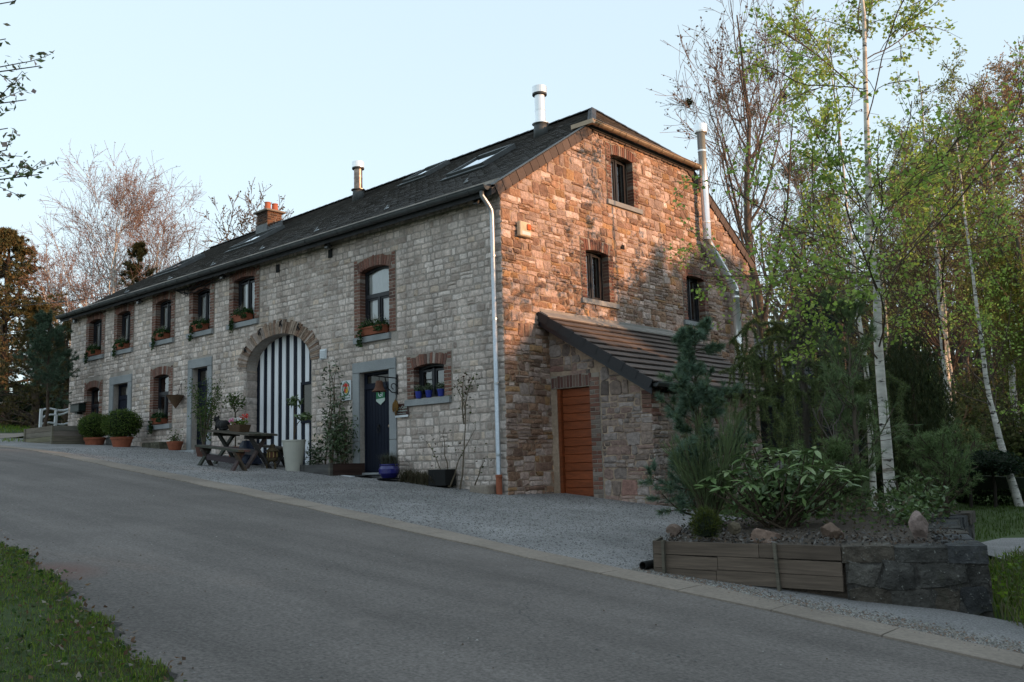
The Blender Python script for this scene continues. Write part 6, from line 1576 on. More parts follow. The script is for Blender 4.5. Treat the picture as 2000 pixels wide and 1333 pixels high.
def broad(name,label,base,H,r0,seed,trunk=None,n1=16,L1=.42,a1=45,n2=9,L2=.45,n3=7,L3=.5,n4=0,L4=.5,up=.10,droop=0.,leaves=0,lsize=.05,lcols=None,
          bark=None,barkc=(.10,.08,.065),twigc=(.14,.10,.085),t0=.25,cat='tree',group=None,lspread=.06,tw=.004,leafelong=1.5,shape=None,lmat=None,mistle=0,drooptw=0.,whitelimbs=True,rf1=.5):
    r=NR(seed); base=np.array(base,float)
    T=trunkline(base,trunk or [(0,0,-.15),(0,0,H*.5),(0,0,H)],14,r,(.0016 if bark is m_birch else .003)*H); RT=np.linspace(r0,r0*.12,14)[None]
    shp=shape or (lambda t:L1*(1.15-.75*t))
    P1,R1=spawn(T,RT,n1,t0,.98,a1,shp,8,r,up=up,wob=.10,rf=rf1,taper=.2)
    P2,R2=spawn(P1,R1,n2,.2,1.,42,L2,6,r,up=up*.7,wob=.13,rf=.55,taper=.25,droop=drooptw*.3)
    P3,R3=spawn(P2,R2,n3,.2,1.,38,L3,4,r,up=up*.4,wob=.15,rf=.6,taper=.35,droop=drooptw)
    R1=np.maximum(R1,.010); R2=np.maximum(R2,.006); R3=np.maximum(R3,tw)
    V,F=tubes(T,RT,10); v1,f1=tubes(P1,R1,6); parts=[]
    if whitelimbs: Vt=np.concatenate([V,v1]); Ft=np.concatenate([F,f1+len(V)])
    else: Vt,Ft=V,F; parts.append((v1,as_tri(f1),tcol(as_tri(f1),twigc,r)))
    v2,f2=tubes(P2,R2,4); parts.append((v2,as_tri(f2),tcol(as_tri(f2),tuple((a+b)/2 for a,b in zip(barkc if bark is not m_birch else twigc,twigc)),r)))
    v3,f3=tubes(P3,R3,3); parts.append((v3,as_tri(f3),tcol(as_tri(f3),twigc,r)))
    last=P3
    if n4:
        P4,R4=spawn(P3,R3,n4,.15,1.,35,L4,3,r,up=0.,wob=.15,rf=.7,taper=.4,droop=drooptw); R4=np.maximum(R4,tw*.8); v4,f4=tubes(P4,R4,3); parts.append((v4,as_tri(f4),tcol(as_tri(f4),twigc,r))); last=P4
    cp=[('twigs',vf_cat(parts),m_twig)]
    if leaves:
        Q=on_twigs(last,leaves,r,lspread); 
        V,F,t=leafset(Q,lsize,seed+1,lcols,leafelong,.1); cp.append(('crown',(V,F,t),lmat or m_leaf))
    t=tree(name,label,cat,base,(Vt,Ft,(1,1,1) if bark is m_birch else barkc),cp,bark or m_bark,group)
    if mistle:
        idx=r.choice(len(P2),mistle,replace=False)
        for k in idx:
            c=P2[k][-2]; rad=r.uniform(.25,.42); pp=ellip(r,420,c,(rad,rad,rad*.9),.25); V,F,tt=leafset(pp,.11,seed+k,[(.06,.065,.025),(.045,.05,.02),(.08,.075,.035)],3.,.1); obj('mistletoe_ball',mesh_from('mistletoe_ball',V,F,m_leaf,tt),t)
    return t

def conifer(name,label,base,H,r0,seed,nwh=11,brL=1.2,shape=None,ang=75,upb=.05,ntw=9,twL=.4,tuft=8,nn=10,nl=.07,nw=.006,cols=((.05,.08,.06),),barkc=(.10,.07,.05),trunk=None,t0=.12,group=None,cat='tree',fan=1.0,fwd=.6,droop=0.,per=5):
    r=NR(seed); base=np.array(base,float); T=trunkline(base,trunk or [(0,0,-.1),(0,0,H*.5),(0,0,H)],16,r,.006*H); RT=np.linspace(r0,r0*.12,16)[None]
    n=nwh*per; shp=shape or (lambda t:brL/H*(1.1-t))
    P1,R1=spawn(T,RT,n,t0,.99,ang,shp,7,r,up=upb,wob=.08,rf=.35,taper=.2,droop=droop); R1=np.maximum(R1,.008)
    P2,R2=spawn(P1,R1,ntw,.25,1.,45,twL,4,r,up=.06,wob=.12,rf=.6,taper=.4,droop=droop*1.2); R2=np.maximum(R2,.005)
    V,F=tubes(T,RT,9); v1,f1=tubes(P1,R1,5)
    v2,f2=tubes(P2,R2,3)
    pts=[];ds=[]
    for PP,k in ((P2,tuft),(P1,tuft)):
        N,K,_=PP.shape; t=r.uniform(.25,1,(N,k))*(K-1); i=np.clip(t.astype(int),0,K-2); w=(t-i)[...,None]; ii=np.arange(N)[:,None]
        pts.append((PP[ii,i]*(1-w)+PP[ii,i+1]*w).reshape(-1,3)); ds.append((PP[ii,i+1]-PP[ii,i]).reshape(-1,3))
    pts.append(T[0,-3:]);ds.append(T[0,-3:]-T[0,-4:-1])
    nv=needles(np.concatenate(pts),np.concatenate(ds),nn,nl,nw,r,fan,cols,fwd)
    Vt=np.concatenate([V,v1]);Ft=np.concatenate([F,f1+len(V)]); t2=as_tri(f2)
    return tree(name,label,cat,base,(Vt,Ft,barkc),[('twigs',(v2,t2,tcol(t2,barkc,r)),m_twig),('needles',nv,m_needle)],m_bark,group)
# ------------------------------------------------------------------ plants of the bed
BZ=-.27
conifer('blue_pine','bushy blue-green pine in the bed before the lean-to',(5.74,-2.74,BZ),2.4,.05,600,nwh=8,per=5,ang=68,upb=.10,shape=lambda t:.31*(1.0-.70*t),ntw=7,twL=.36,tuft=8,nn=22,nl=.10,nw=.009,cols=((.125,.195,.135),(.16,.235,.165),(.095,.15,.10),(.13,.18,.09)),barkc=(.12,.09,.06),fwd=.8,fan=.8,t0=.06)
# broom: many arching green wands
def broom(label,base,seed):
    t=empty('broom_shrub',tuple(base),label,'shrub'); r=NR(seed); n=20
    a=r.uniform(0,6.28,n); lean=r.uniform(.15,.75,n); H=r.uniform(.7,1.45,n); d=np.stack([np.cos(a)*lean,np.sin(a)*lean,np.ones(n)],1)
    K=7; tt=np.linspace(0,1,K)[None,:,None]; P=np.array(base)+d[:,None]*H[:,None,None]*tt; P[...,2]-= (.28*lean*H)[:,None]*(tt[...,0]**2.2); P+=r.normal(0,.012,P.shape)*tt
    R=np.linspace(.012,.004,K)[None]*np.ones((n,1)); v,f=tubes(P,R,5); obj('stems',mesh_from('stems',v,f,m_twig,tcol(f,(.10,.085,.05))),t)
    P2,R2=spawn(P,R,17,.22,1.,18,lambda t:.45*(1.2-t*.8),5,r,up=.10,wob=.06,rf=.6,taper=.5,droop=.05); R2=np.maximum(R2,.0026); v2,f2=tubes(P2,R2,3); f2=as_tri(f2)
    P3,R3=spawn(P2,R2,4,.2,1.,14,.5,3,r,up=.08,wob=.06,rf=.8); R3=np.maximum(R3,.0022); v3,f3=tubes(P3,R3,3); f3=as_tri(f3)
    V,F,T=vf_cat([(v2,f2,tcol(f2,(.13,.175,.075),r)),(v3,f3,tcol(f3,(.145,.195,.08),r,.3))]); obj('wands',mesh_from('wands',V,F,m_twig,T),t)
broom('wiry green broom with arching wands in front of the blue pine',(6.05,-3.05,BZ),610)
# small round conifer
rc=empty('round_dwarf_conifer',(6.65,-4.22,BZ),'small rounded yellow-green dwarf conifer at the plank edging','shrub'); r=NR(620)
P=ellip(r,1500,(6.65,-4.22,BZ+.13),(.165,.165,.19),.25); P=P[P[:,2]>BZ]; nv=needles(P,P-np.array((6.65,-4.22,BZ)),4,.05,.006,r,.5,((.065,.085,.012),(.045,.065,.012),(.09,.105,.02)),1.); obj('foliage',mesh_from('foliage',*nv[:2],m_needle,nv[2]),rc)
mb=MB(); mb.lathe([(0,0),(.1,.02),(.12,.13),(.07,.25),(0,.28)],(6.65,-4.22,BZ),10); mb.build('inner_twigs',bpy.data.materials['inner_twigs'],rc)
# rhododendron: every leaf a part
rh=empty('rhododendron',(6.85,-2.85,BZ),'broad-leaved rhododendron in the middle of the bed','shrub'); r=NR(630)
def leafmesh(k):
    rr=NR(640+k); L_=1.; V=[];n=5
    for i in range(n+1):
        s=i/n; w=.17*math.sin(math.pi*min(1,s*.93+.05))**.8; z=-.28*s*s*(.6+.5*k/3)
        V+= [(s*L_,-w,z+.05*w/.17),(s*L_,0,z),(s*L_,w,z+.05*w/.17)]
    F=[(3*i+j,3*i+3+j,3*i+4+j,3*i+1+j) for i in range(n) for j in range(2)]
    c=[(.14,.215,.075),(.18,.265,.09),(.11,.175,.06),(.215,.275,.125)][k]
    return mesh_from('leaf',V,F,m_rleaf,[c]*len(F),smooth=True)
LM=[leafmesh(k) for k in range(4)]
mb=MB(); whorls=[]
for k in range(46):
    a=r.uniform(0,6.28); q=math.sqrt(r.random()); top=np.array((6.85+.92*q*math.cos(a),-2.85+.8*q*math.sin(a),BZ+.28+.72*(1-.7*q*q)*r.uniform(.75,1.1))); p0=np.array((6.85+r.uniform(-.15,.15),-2.85+r.uniform(-.15,.15),BZ)); mid=p0*.45+top*.55+np.array((0,0,-.06)); mb.tube([p0,mid,top],[.013,.010,.006],5,(.10,.075,.05)); whorls.append((top,top-mid))
mb.build('stems',m_twig,rh)
cnt=0
for top,d in whorls:
    d=d/np.linalg.norm(d); n=r.integers(6,8); ph=r.uniform(0,6.28)
    for j in range(n):
        if cnt>=300: break
        a=ph+2*math.pi*j/n+r.uniform(-.25,.25); el=r.uniform(-.35,.45); s=r.uniform(.13,.19)
        o=bpy.data.objects.new('leaf',LM[r.integers(0,4)]); COL.objects.link(o)
        o.parent=rh; o.matrix_parent_inverse=Matrix.Translation(-rh.location)
        o.location=tuple(top+r.normal(0,.01,3)); o.rotation_euler=(r.uniform(-.4,.4),-el,a); o.scale=(s,s*1.05,s); cnt+=1
P=np.concatenate([ellip(r,1500,(6.85,-2.75,BZ+.45),(.75,.65,.40),.1)]); V,F,t=leafset(P,.115,635,[(.11,.175,.06),(.14,.21,.07),(.085,.14,.05)],2.6,.3); obj('inner_leaves',mesh_from('inner_leaves',V,F,m_rleaf,t),rh,'stuff')
# young two-needle pine with bare trunk, soft green
conifer('young_green_pine','slender young light-green pine beside the white birch trunk',(6.85,-.45,BZ),2.75,.04,650,nwh=6,per=4,ang=62,upb=.18,shape=lambda t:.30*(1.0-.55*t),ntw=5,twL=.40,tuft=5,nn=16,nl=.12,nw=.007,cols=((.16,.225,.10),(.20,.265,.12),(.12,.175,.08)),barkc=(.14,.11,.08),fwd=.9,fan=.7,t0=.16)
conifer('low_mountain_pine','low spreading dark pine between rhododendron and birch',(6.65,-.95,BZ),.75,.04,655,nwh=6,per=5,ang=58,upb=.12,shape=lambda t:.8*(1.0-.5*t),ntw=6,twL=.4,tuft=5,nn=14,nl=.09,nw=.006,cols=((.12,.185,.065),(.145,.215,.08),(.165,.225,.09)),fwd=.8,t0=.1,cat='shrub')
conifer('low_mountain_pine','low dark pine right of the white birch trunk',(7.75,.2,BZ),.8,.04,657,nwh=6,per=5,ang=58,upb=.12,shape=lambda t:.85*(1.0-.5*t),ntw=6,twL=.4,tuft=5,nn=14,nl=.09,nw=.006,cols=((.13,.195,.075),(.155,.225,.085)),fwd=.8,t0=.1,cat='shrub')
# leafy shrub at the right end
t=empty('laurel_shrub',(7.6,-.9,BZ),'leafy green shrub behind the upright pink rock','shrub'); r=NR(660)
leafobj('foliage',np.concatenate([ellip(r,900,(7.65,-.7,BZ+.25),(.45,.6,.35),.2),ellip(r,350,(7.9,-1.6,BZ+.12),(.2,.4,.16),.2)]),.085,661,[(.10,.16,.05),(.08,.13,.04),(.13,.18,.065)],t,m_rleaf,2.2)
mb=MB(); [mb.tube([(7.6,-.8,BZ),(7.6+r.uniform(-.3,.3),-.7+r.uniform(-.4,.4),BZ+.5)],[.012,.005],5,(.09,.07,.05)) for _ in range(9)]; mb.build('stems',m_twig,t)
# fine underplanting and dead stems
r=NR(670); n=2600; x=r.uniform(5.2,8.2,n); y=r.uniform(-3.2,1.4,n); k=inpoly(x,y,bed); x=x[k];y=y[k]
V,F,tt=leafset(np.stack([x,y,BZ+r.uniform(0,.35,len(x))],1),.06,671,[(.07,.11,.04),(.10,.145,.05),(.12,.10,.06)],1.8); setp(obj('underplanting',mesh_from('underplanting',V,F,m_leaf,tt),kind='stuff'),'low mixed ground cover under the shrubs of the bed','ground cover')
ds=empty('dead_shrub',(6.6,-.6,BZ),'bare grey dead shrub behind the rhododendron','shrub'); T=trunkline((6.6,-.6,BZ),[(0,0,0),(.05,0,.6),(0,.05,1.25)],8,NR(672),.03); P1,R1=spawn(T,np.linspace(.025,.008,8)[None],9,.3,1.,40,.45,5,NR(673),up=.1,wob=.12); P2,R2=spawn(P1,R1,4,.3,1.,45,.5,4,NR(674),up=.05); parts=[]
for P_,R_ in ((T,np.linspace(.025,.008,8)[None]),(P1,np.maximum(R1,.008)),(P2,np.maximum(R2,.005))): v,f=tubes(P_,R_,5); f=as_tri(f); parts.append((v,f,tcol(f,(.16,.135,.12))))
V,F,T_=vf_cat(parts); obj('branches',mesh_from('branches',V,F,m_twig,T_),ds)
LG=[(.30,.44,.085),(.36,.50,.10),(.24,.36,.07),(.42,.51,.14)]
# the white birch in front
def birch(name,label,base,H,r0,seed,trunk,n1,leaves,lsize,lcols,group=None,n2=7,n3=6,L1=.34,t0=.22,tw=.0032,droop=.16,lspread=.05,up=.05,a1=64):
    return broad(name,label,base,H,r0,seed,trunk=trunk,n1=n1,L1=L1,a1=a1,n2=n2,L2=.42,n3=n3,L3=.45,up=up,drooptw=droop,leaves=leaves,lsize=lsize,lcols=lcols,bark=m_birch,twigc=(.13,.095,.07),t0=t0,group=group,tw=tw,lspread=lspread,leafelong=1.25,whitelimbs=False,rf1=.22)
birch('white_birch','tall white-barked birch with fresh green leaves standing in the bed',(6.76,.92,BZ),10.5,.088,680,[(0,0,-.1),(-.02,.03,2),(.02,.0,4.5),(.15,.08,7.5),(.25,.1,10.5)],24,8,.066,LG,n2=9,n3=6,L1=.27,t0=.24)
birch('slim_birch','slim birch with pale trunk left of the white birch',(4.9,5.2,-.85),10.5,.07,690,[(0,0,-.1),(.05,0,3),(-.1,.1,6),(-.2,0,10.5)],18,6,.07,LG,n2=7,n3=5,L1=.26,t0=.30)
# weeping cedar
wc=empty('weeping_cedar',(4.4,3.35,-.8),'gnarled weeping cedar with curtain-like drooping branches behind the bed','tree'); r=NR(700)
b0=np.array((4.4,3.35,-.85)); T=trunkline(b0,[(0,0,0),(-.05,0,1.4),(.1,.05,2.6),(-.1,0,3.5),(.05,.1,4.3)],14,r,.02); RT=np.linspace(.13,.03,14)[None]; v,f=tubes(T,RT,9)
arms=[]
dirs=[(-1,-.2),(1,.1),(-.6,-.8),(.7,-.6),(-.9,.5),(.8,.7),(-1,-.6),(1,-.3),(.3,-1),(-.2,-1),(.95,.3),(-.95,.1)]
for k,(dx,dy) in enumerate(dirs):
    h=[3.5,3.0,3.4,2.9,3.9,3.2,2.6,3.6,2.9,2.5,2.75,4.0][k]; L_=r.uniform(1.2,2.0)*(.75 if dx<0 else 1.); p=b0+np.array((0,0,h)); d=np.array((dx,dy,0.))/math.hypot(dx,dy)
    q=[p+d*L_*s+np.array((0,0,.18*math.sin(s*5+k)-.25*s*s))+r.normal(0,.03,3) for s in np.linspace(0,1,9)]; q[0]=p; arms.append(q)
arms=np.array(arms); RA=np.linspace(.026,.012,9)[None]*np.ones((len(arms),1)); va,fa=tubes(arms,RA,6); obj('trunk',mesh_from('trunk',np.concatenate([v,va]),np.concatenate([f,fa+len(v)]),m_bark,tcol(np.concatenate([f,fa]),(.12,.10,.085)),smooth=True),wc)
# drooping tails
tails=[]
for q in arms:
    for _ in range(9):
        t=r.uniform(.25,1)*8; i=min(7,int(t)); p=q[i]+(q[i+1]-q[i])*(t-i); L_=r.uniform(.5,1.5); d=r.normal(0,.22,3); d[2]=0
        tails.append([p+d*(s**.6)+np.array((0,0,-L_*s**1.4+.05*math.sin(s*3)))+r.normal(0,.01,3) for s in np.linspace(0,1,8)])
tails=np.array(tails); v,f=tubes(tails,np.linspace(.012,.006,8)[None]*np.ones((len(tails),1)),4); f=as_tri(f); obj('twigs',mesh_from('twigs',v,f,m_twig,tcol(f,(.07,.06,.04))),wc)
pts=[];ds_=[]
for PP,k in ((tails,100),(arms,420)):
    N,K,_=PP.shape; t=r.uniform(0,1,(N,k))*(K-1); i=np.clip(t.astype(int),0,K-2); w=(t-i)[...,None]; ii=np.arange(N)[:,None]; pts.append((PP[ii,i]*(1-w)+PP[ii,i+1]*w).reshape(-1,3)); ds_.append((PP[ii,i+1]-PP[ii,i]).reshape(-1,3))
nv=needles(np.concatenate(pts),np.concatenate(ds_),6,.085,.012,r,1.,((.12,.16,.06),(.095,.13,.05),(.15,.185,.065)),.5); obj('needles',mesh_from('needles',*nv[:2],m_needle,nv[2]),wc)
# grey stump beside it
mb=MB(); mb.lathe([(.34,-.2),(.26,.1),(.19,.5),(.15,.95),(.10,1.25),(0,1.3)],(4.35,2.4,-.8),14,(.2,.19,.175)); rr=NR(705); mb.V=[(x+rr.normal(0,.02),y+rr.normal(0,.02),z) for x,y,z in mb.V]; setp(mb.build('grey_stump',m_bark),'weathered grey tree stump under the weeping cedar','stump')
# darker conifers behind
spr=conifer('blue_spruce','dark blue-green spruce right of the weeping cedar',(3.0,7.4,-.85),5.0,.10,710,nwh=12,per=6,ang=80,upb=.02,shape=lambda t:.40*(1.05-t),ntw=9,twL=.36,tuft=6,nn=8,nl=.09,nw=.013,cols=((.03,.055,.05),(.04,.07,.062),(.024,.042,.036)),t0=.05,group='dark conifers behind the bed')
copy_tree(spr,(2.1,10.2,-.85),1.3,1.12,'dark spruce just past the far corner of the gable','dark conifers behind the bed')
r=NR(720)
cy=empty('dark_cypress',(5.0,7.6,-.85),'narrow dark cypress column behind the white birch trunk','tree'); P=ellip(r,9000,(5.0,7.6,1.0),(.85,.85,2.2),.55); P=P[P[:,2]>-.85]
nv=needles(P,np.broadcast_to(np.array((0,0,1.)),P.shape),4,.11,.02,r,.5,((.035,.05,.02),(.045,.062,.022),(.06,.068,.025)),1.); obj('crown',mesh_from('crown',*nv[:2],m_needle,nv[2]),cy); mb=MB(); mb.tube([(5,7.6,-1),(5,7.6,2.4)],[.1,.03],8,(.1,.07,.05)); mb.build('trunk',m_bark,cy)
copyc=copy_tree(cy,(3.9,9.6,-.85),1.,1.05,'dark cypress behind the young green pine')
# two umbrella-clipped trees on the lawn
for k,(x,y) in enumerate(((4.55,12.6),(5.05,12.9))):
    t=empty('umbrella_clipped_tree',(x,y,-.85),'dark umbrella-clipped small tree on the lawn, '+('left' if k==0 else 'right')+' of the pair','tree','umbrella trees on the lawn'); r=NR(730+k)
    mb=MB(); mb.tube([(x,y,-.95),(x+.03,y,-.3),(x,y,.15)],[.05,.04,.03],7,(.06,.05,.04)); mb.build('trunk',m_bark,t)
    P=ellip(r,2600,(x,y,.22),(.78,.78,.42),.6); P=P[P[:,2]>-.02]; leafobj('crown',P,.075,732+k,[(.012,.025,.014),(.018,.034,.018),(.025,.045,.022)],t)
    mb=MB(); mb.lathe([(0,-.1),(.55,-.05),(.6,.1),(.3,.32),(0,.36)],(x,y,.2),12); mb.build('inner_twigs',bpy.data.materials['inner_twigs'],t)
# leaning birch on the lawn
birch('leaning_birch','leaning white birch at the right edge of the lawn',(5.5,13.4,-.85),11,.115,740,[(0,0,-.1),(-.28,.1,1.3),(-.55,.2,3.0),(-.7,.4,6),(-.8,.5,11)],18,5,.08,LG,n2=7,n3=5,L1=.30,t0=.35)
# swing frame, garden posts
sf=empty('garden_swing',(5.6,16.5,-.85),'green-legged garden swing with red slide behind the leaning birch','swing')
for nm,a,b,c in (('leg',(5.0,16.2,-.85),(5.15,16.5,.75),(.02,.12,.10)),('leg',(5.3,16.8,-.85),(5.15,16.5,.75),(.02,.12,.10)),('leg',(6.3,16.2,-.85),(6.15,16.5,.75),(.02,.12,.10)),('top_bar',(5.1,16.5,.75),(6.2,16.5,.75),(.02,.12,.10)),('slide',(5.0,15.6,-.8),(5.7,16.4,.05),(.25,.03,.02))):
    mb=MB(); mb.beam(a,b,.05 if nm!='slide' else .25,.05,(0,0,1) if nm!='leg' else (0,1,0),c); mb.build(nm,m_pebble,sf)
mb=MB(); mb.box(4.0,4.1,13.9,14.0,-.9,.2,(.06,.05,.04)); mb.box(3.6,4.1,13.9,13.98,.1,.2,(.06,.05,.04)); setp(mb.build('garden_post',m_woodv),'dark wooden garden post left of the umbrella trees','post')
# ------------------------------------------------------------------ the wood behind and to the right
SG=[(.22,.25,.08),(.27,.29,.095),(.18,.20,.065),(.29,.24,.11)]
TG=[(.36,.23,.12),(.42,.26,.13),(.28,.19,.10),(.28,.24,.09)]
pop=broad('mistletoe_poplar','tall bare poplar with dark mistletoe balls behind the gable',(-7.1,24.6,float(G(-7.1,24.6))),21,.26,750,trunk=[(0,0,-.2),(.3,.2,4.5),(-.1,0,10),(.2,.1,15),(.1,0,20.3)],n1=19,L1=.46,a1=38,n2=8,L2=.42,n3=7,L3=.42,n4=1,L4=.6,up=.16,leaves=2,lsize=.13,lcols=[(.17,.10,.075),(.14,.085,.06),(.12,.11,.05)],barkc=(.15,.115,.09),twigc=(.27,.19,.155),t0=.20,tw=.011,mistle=11,lspread=.05)
pw=broad('budding_tree','slender budding tree with olive-green haze of new leaves in the wood',(-9.5,36,float(G(-9.5,36))),14,.16,760,n1=20,L1=.40,a1=35,n2=8,L2=.42,n3=7,L3=.45,up=.14,leaves=3,lsize=.13,lcols=SG,barkc=(.13,.10,.08),twigc=(.20,.15,.115),t0=.2,tw=.012,lspread=.10,group='budding trees of the wood')
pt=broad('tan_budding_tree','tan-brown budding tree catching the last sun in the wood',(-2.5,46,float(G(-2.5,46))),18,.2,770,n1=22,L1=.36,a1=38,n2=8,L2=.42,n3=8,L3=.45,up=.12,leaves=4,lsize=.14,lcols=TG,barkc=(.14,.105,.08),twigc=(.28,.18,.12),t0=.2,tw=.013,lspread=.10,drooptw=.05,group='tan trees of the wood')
pb_=broad('wood_birch','white-stemmed birch with thin fresh foliage in the wood',(1.5,22,float(G(1.5,22))),15,.15,780,n1=22,L1=.32,a1=45,n2=7,L2=.42,n3=7,L3=.45,up=.08,leaves=6,lsize=.10,lcols=[(.27,.33,.09),(.23,.28,.075),(.31,.32,.12)],bark=m_birch,twigc=(.09,.06,.045),t0=.25,tw=.010,lspread=.09,drooptw=.14,group='birches of the wood',whitelimbs=False,rf1=.35)
r=NR(790)
spots=[(pw,-7.0,34,.85,'left of the slim birch'),(pw,-4.2,37,.9,'behind the slim birch'),(pw,-12.5,41,.8,'right beside the poplar'),(pw,-2.2,38,1.0,'right of the white birch'),
       (pt,-5.2,45,.9,'behind the white birch'),(pt,-1.0,42,1.0,'near the right edge of the picture'),(pt,-8.0,48,.8,'left of the white birch top'),(pt,.6,45,1.1,'at the right edge of the picture'),
       (pb_,-1.2,24,.8,'behind the slim birch'),(pb_,-.4,29,.95,'right of the white birch'),(pb_,2.9,25,1.0,'at the right edge')]
gl={pw.name:'budding trees of the wood',pt.name:'tan trees of the wood',pb_.name:'birches of the wood'}
nl={pw.name:'slender olive budding tree in the wood, ',pt.name:'tan sunlit budding tree in the wood, ',pb_.name:'white-stemmed thin-leaved birch in the wood, '}
for src,x,y,s,lb in spots: copy_tree(src,(x,y,float(G(x,y))-.1),r.uniform(0,6.28),s,nl[src.name]+lb)
# willow curtain at the right edge
wl0=empty('weeping_willow',(4.5,20.5,-.85),'pale green weeping willow at the right edge of the picture','tree'); r=NR(800); b0=np.array((4.5,20.5,-.9)); T=trunkline(b0,[(0,0,0),(.2,0,4),(0,.2,8.5)],12,r,.05); RT=np.linspace(.25,.06,12)[None]; P1,R1=spawn(T,RT,16,.4,1.,55,.36,8,r,up=.10,wob=.08,droop=.2); v,f=tubes(T,RT,9); v1,f1=tubes(P1,np.maximum(R1,.02),5); obj('trunk',mesh_from('trunk',np.concatenate([v,v1]),np.concatenate([f,f1+len(v)]),m_bark,tcol(np.concatenate([f,f1]),(.11,.09,.06)),smooth=True),wl0)
Q=on_twigs(P1,26,r,.1,.2); n=len(Q); L_=r.uniform(1.5,4.5,n); tt=np.linspace(0,1,7); d=r.normal(0,.35,(n,3)); d[:,2]=0
S_=Q[:,None]+d[:,None]*np.sqrt(tt)[None,:,None]+np.array((0,0,-1.))*(L_[:,None]*tt[None]**1.2)[...,None]; S_[...,2]=np.maximum(S_[...,2],-.6); v,f=tubes(S_,np.full((n,7),.007),3); f=as_tri(f); lv=leafset(on_twigs(S_,42,r,.05,.05),.12,801,[(.20,.28,.05),(.24,.32,.06),(.16,.23,.045)],3.5,.05)
V,F,T_=vf_cat([(v,f,tcol(f,(.14,.13,.04))),lv]); obj('crown',mesh_from('crown',V,F,m_leaf,T_),wl0)
# understorey bushes
def bush(label,x,y,w,h,n,seed,cols,size=.16,group='bushes at the edge of the wood',cat='bush'):
    z=float(G(x,y)); t=empty('wild_bush',(x,y,z),label,cat,group); r=NR(seed); T=np.array([[[x,y,z-.1],[x+.1,y,z+h*.3],[x,y+.1,z+h*.6]]]); P1,R1=spawn(T,np.array([[.06,.05,.03]]),26,.0,1.,45,lambda t:1.1*h/ (h*.62)*.6+0*t,6,r,up=.12,wob=.12); P2,R2=spawn(P1,R1,8,.2,1.,40,.45,4,r,up=.05,wob=.15); v1,f1=tubes(P1,np.maximum(R1,.015),4); v2,f2=tubes(P2,np.maximum(R2,.010),3); f1=as_tri(f1);f2=as_tri(f2); V,F,T_=vf_cat([(v1,f1,tcol(f1,(.08,.065,.05))),(v2,f2,tcol(f2,(.09,.07,.05)))]); obj('branches',mesh_from('branches',V,F,m_twig,T_),t)
    P=ellip(r,n,(x,y,z+h*.5),(w,w,h*.55),.15); P=P[P[:,2]>z]; leafobj('foliage',P,size,seed+1,cols,t); return t
DK=[(.11,.135,.045),(.14,.165,.055),(.09,.105,.04),(.17,.165,.07)]
bz=bush('dark bushy undergrowth at the edge of the wood',1.2,18,2.0,3.2,5200,810,DK)
for k,(x,y,s,lb) in enumerate(((-1.5,20,1.0,'behind the weeping cedar'),(3.9,21,.9,'behind the umbrella trees'),(.8,25,1.1,'behind the dark cypress'),(-3.6,25,1.1,'past the far gable corner'),(2.2,32,1.4,'under the willow'),(-1,30,1.3,'behind the slim birch'),(3.0,16.3,.6,'beside the low lawn hedge'))): copy_tree(bz,(x,y,float(G(x,y))-.1),k*1.3,s,'dark wild bush '+lb)
# far wooded slope reads as one mass
r=NR(820); n=26000; x=r.uniform(-40,22,n); y=r.uniform(50,80,n); z=G(x,y)+r.random(n)**1.3*9.5
lv=leafset(np.stack([x,y,z],1),.55,821,[(.11,.10,.06),(.14,.12,.07),(.095,.10,.05),(.16,.13,.08)],1.6); n=500; x=r.uniform(-40,22,n); y=r.uniform(50,80,n); z=G(x,y); P=np.stack([np.stack([x,y,z],1),np.stack([x+r.normal(0,.4,n),y,z+r.uniform(6,11,n)],1)],1); v,f=tubes(P,np.stack([np.full(n,.14),np.full(n,.03)],1),4); f=as_tri(f); V,F,T_=vf_cat([lv,(v,f,tcol(f,(.10,.085,.07)))]); setp(obj('far_woodland',mesh_from('far_woodland',V,F,m_leaf,T_),kind='stuff'),'bare brown woodland on the slope far behind the garden','wood')
# ------------------------------------------------------------------ trees at the left
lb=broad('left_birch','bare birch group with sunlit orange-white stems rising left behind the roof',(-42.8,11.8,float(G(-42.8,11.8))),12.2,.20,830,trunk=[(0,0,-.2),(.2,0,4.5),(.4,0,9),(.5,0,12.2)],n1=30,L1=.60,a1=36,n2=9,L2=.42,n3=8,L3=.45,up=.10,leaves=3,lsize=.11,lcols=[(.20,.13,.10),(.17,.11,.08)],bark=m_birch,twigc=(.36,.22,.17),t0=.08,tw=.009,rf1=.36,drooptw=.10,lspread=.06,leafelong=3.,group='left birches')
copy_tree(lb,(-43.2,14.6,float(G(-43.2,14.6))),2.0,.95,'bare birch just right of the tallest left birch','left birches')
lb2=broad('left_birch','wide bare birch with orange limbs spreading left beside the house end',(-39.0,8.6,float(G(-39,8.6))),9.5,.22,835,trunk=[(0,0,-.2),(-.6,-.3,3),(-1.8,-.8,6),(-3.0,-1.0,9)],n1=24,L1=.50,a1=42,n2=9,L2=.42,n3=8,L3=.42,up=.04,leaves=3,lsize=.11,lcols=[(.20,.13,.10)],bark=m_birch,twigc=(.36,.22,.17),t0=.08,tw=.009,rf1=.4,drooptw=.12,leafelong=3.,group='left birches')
conifer('left_spruce','big rust-green spruce with hanging shoots at the left edge',(-40.9,5.3,float(G(-40.9,5.3))),10.6,.30,840,nwh=14,per=9,ang=85,upb=-.02,shape=lambda t:.56*(1.04-t),ntw=10,twL=.36,tuft=7,nn=8,nl=.22,nw=.06,cols=((.09,.095,.04),(.13,.105,.045),(.075,.085,.036),(.16,.115,.05)),droop=.12,t0=.1)
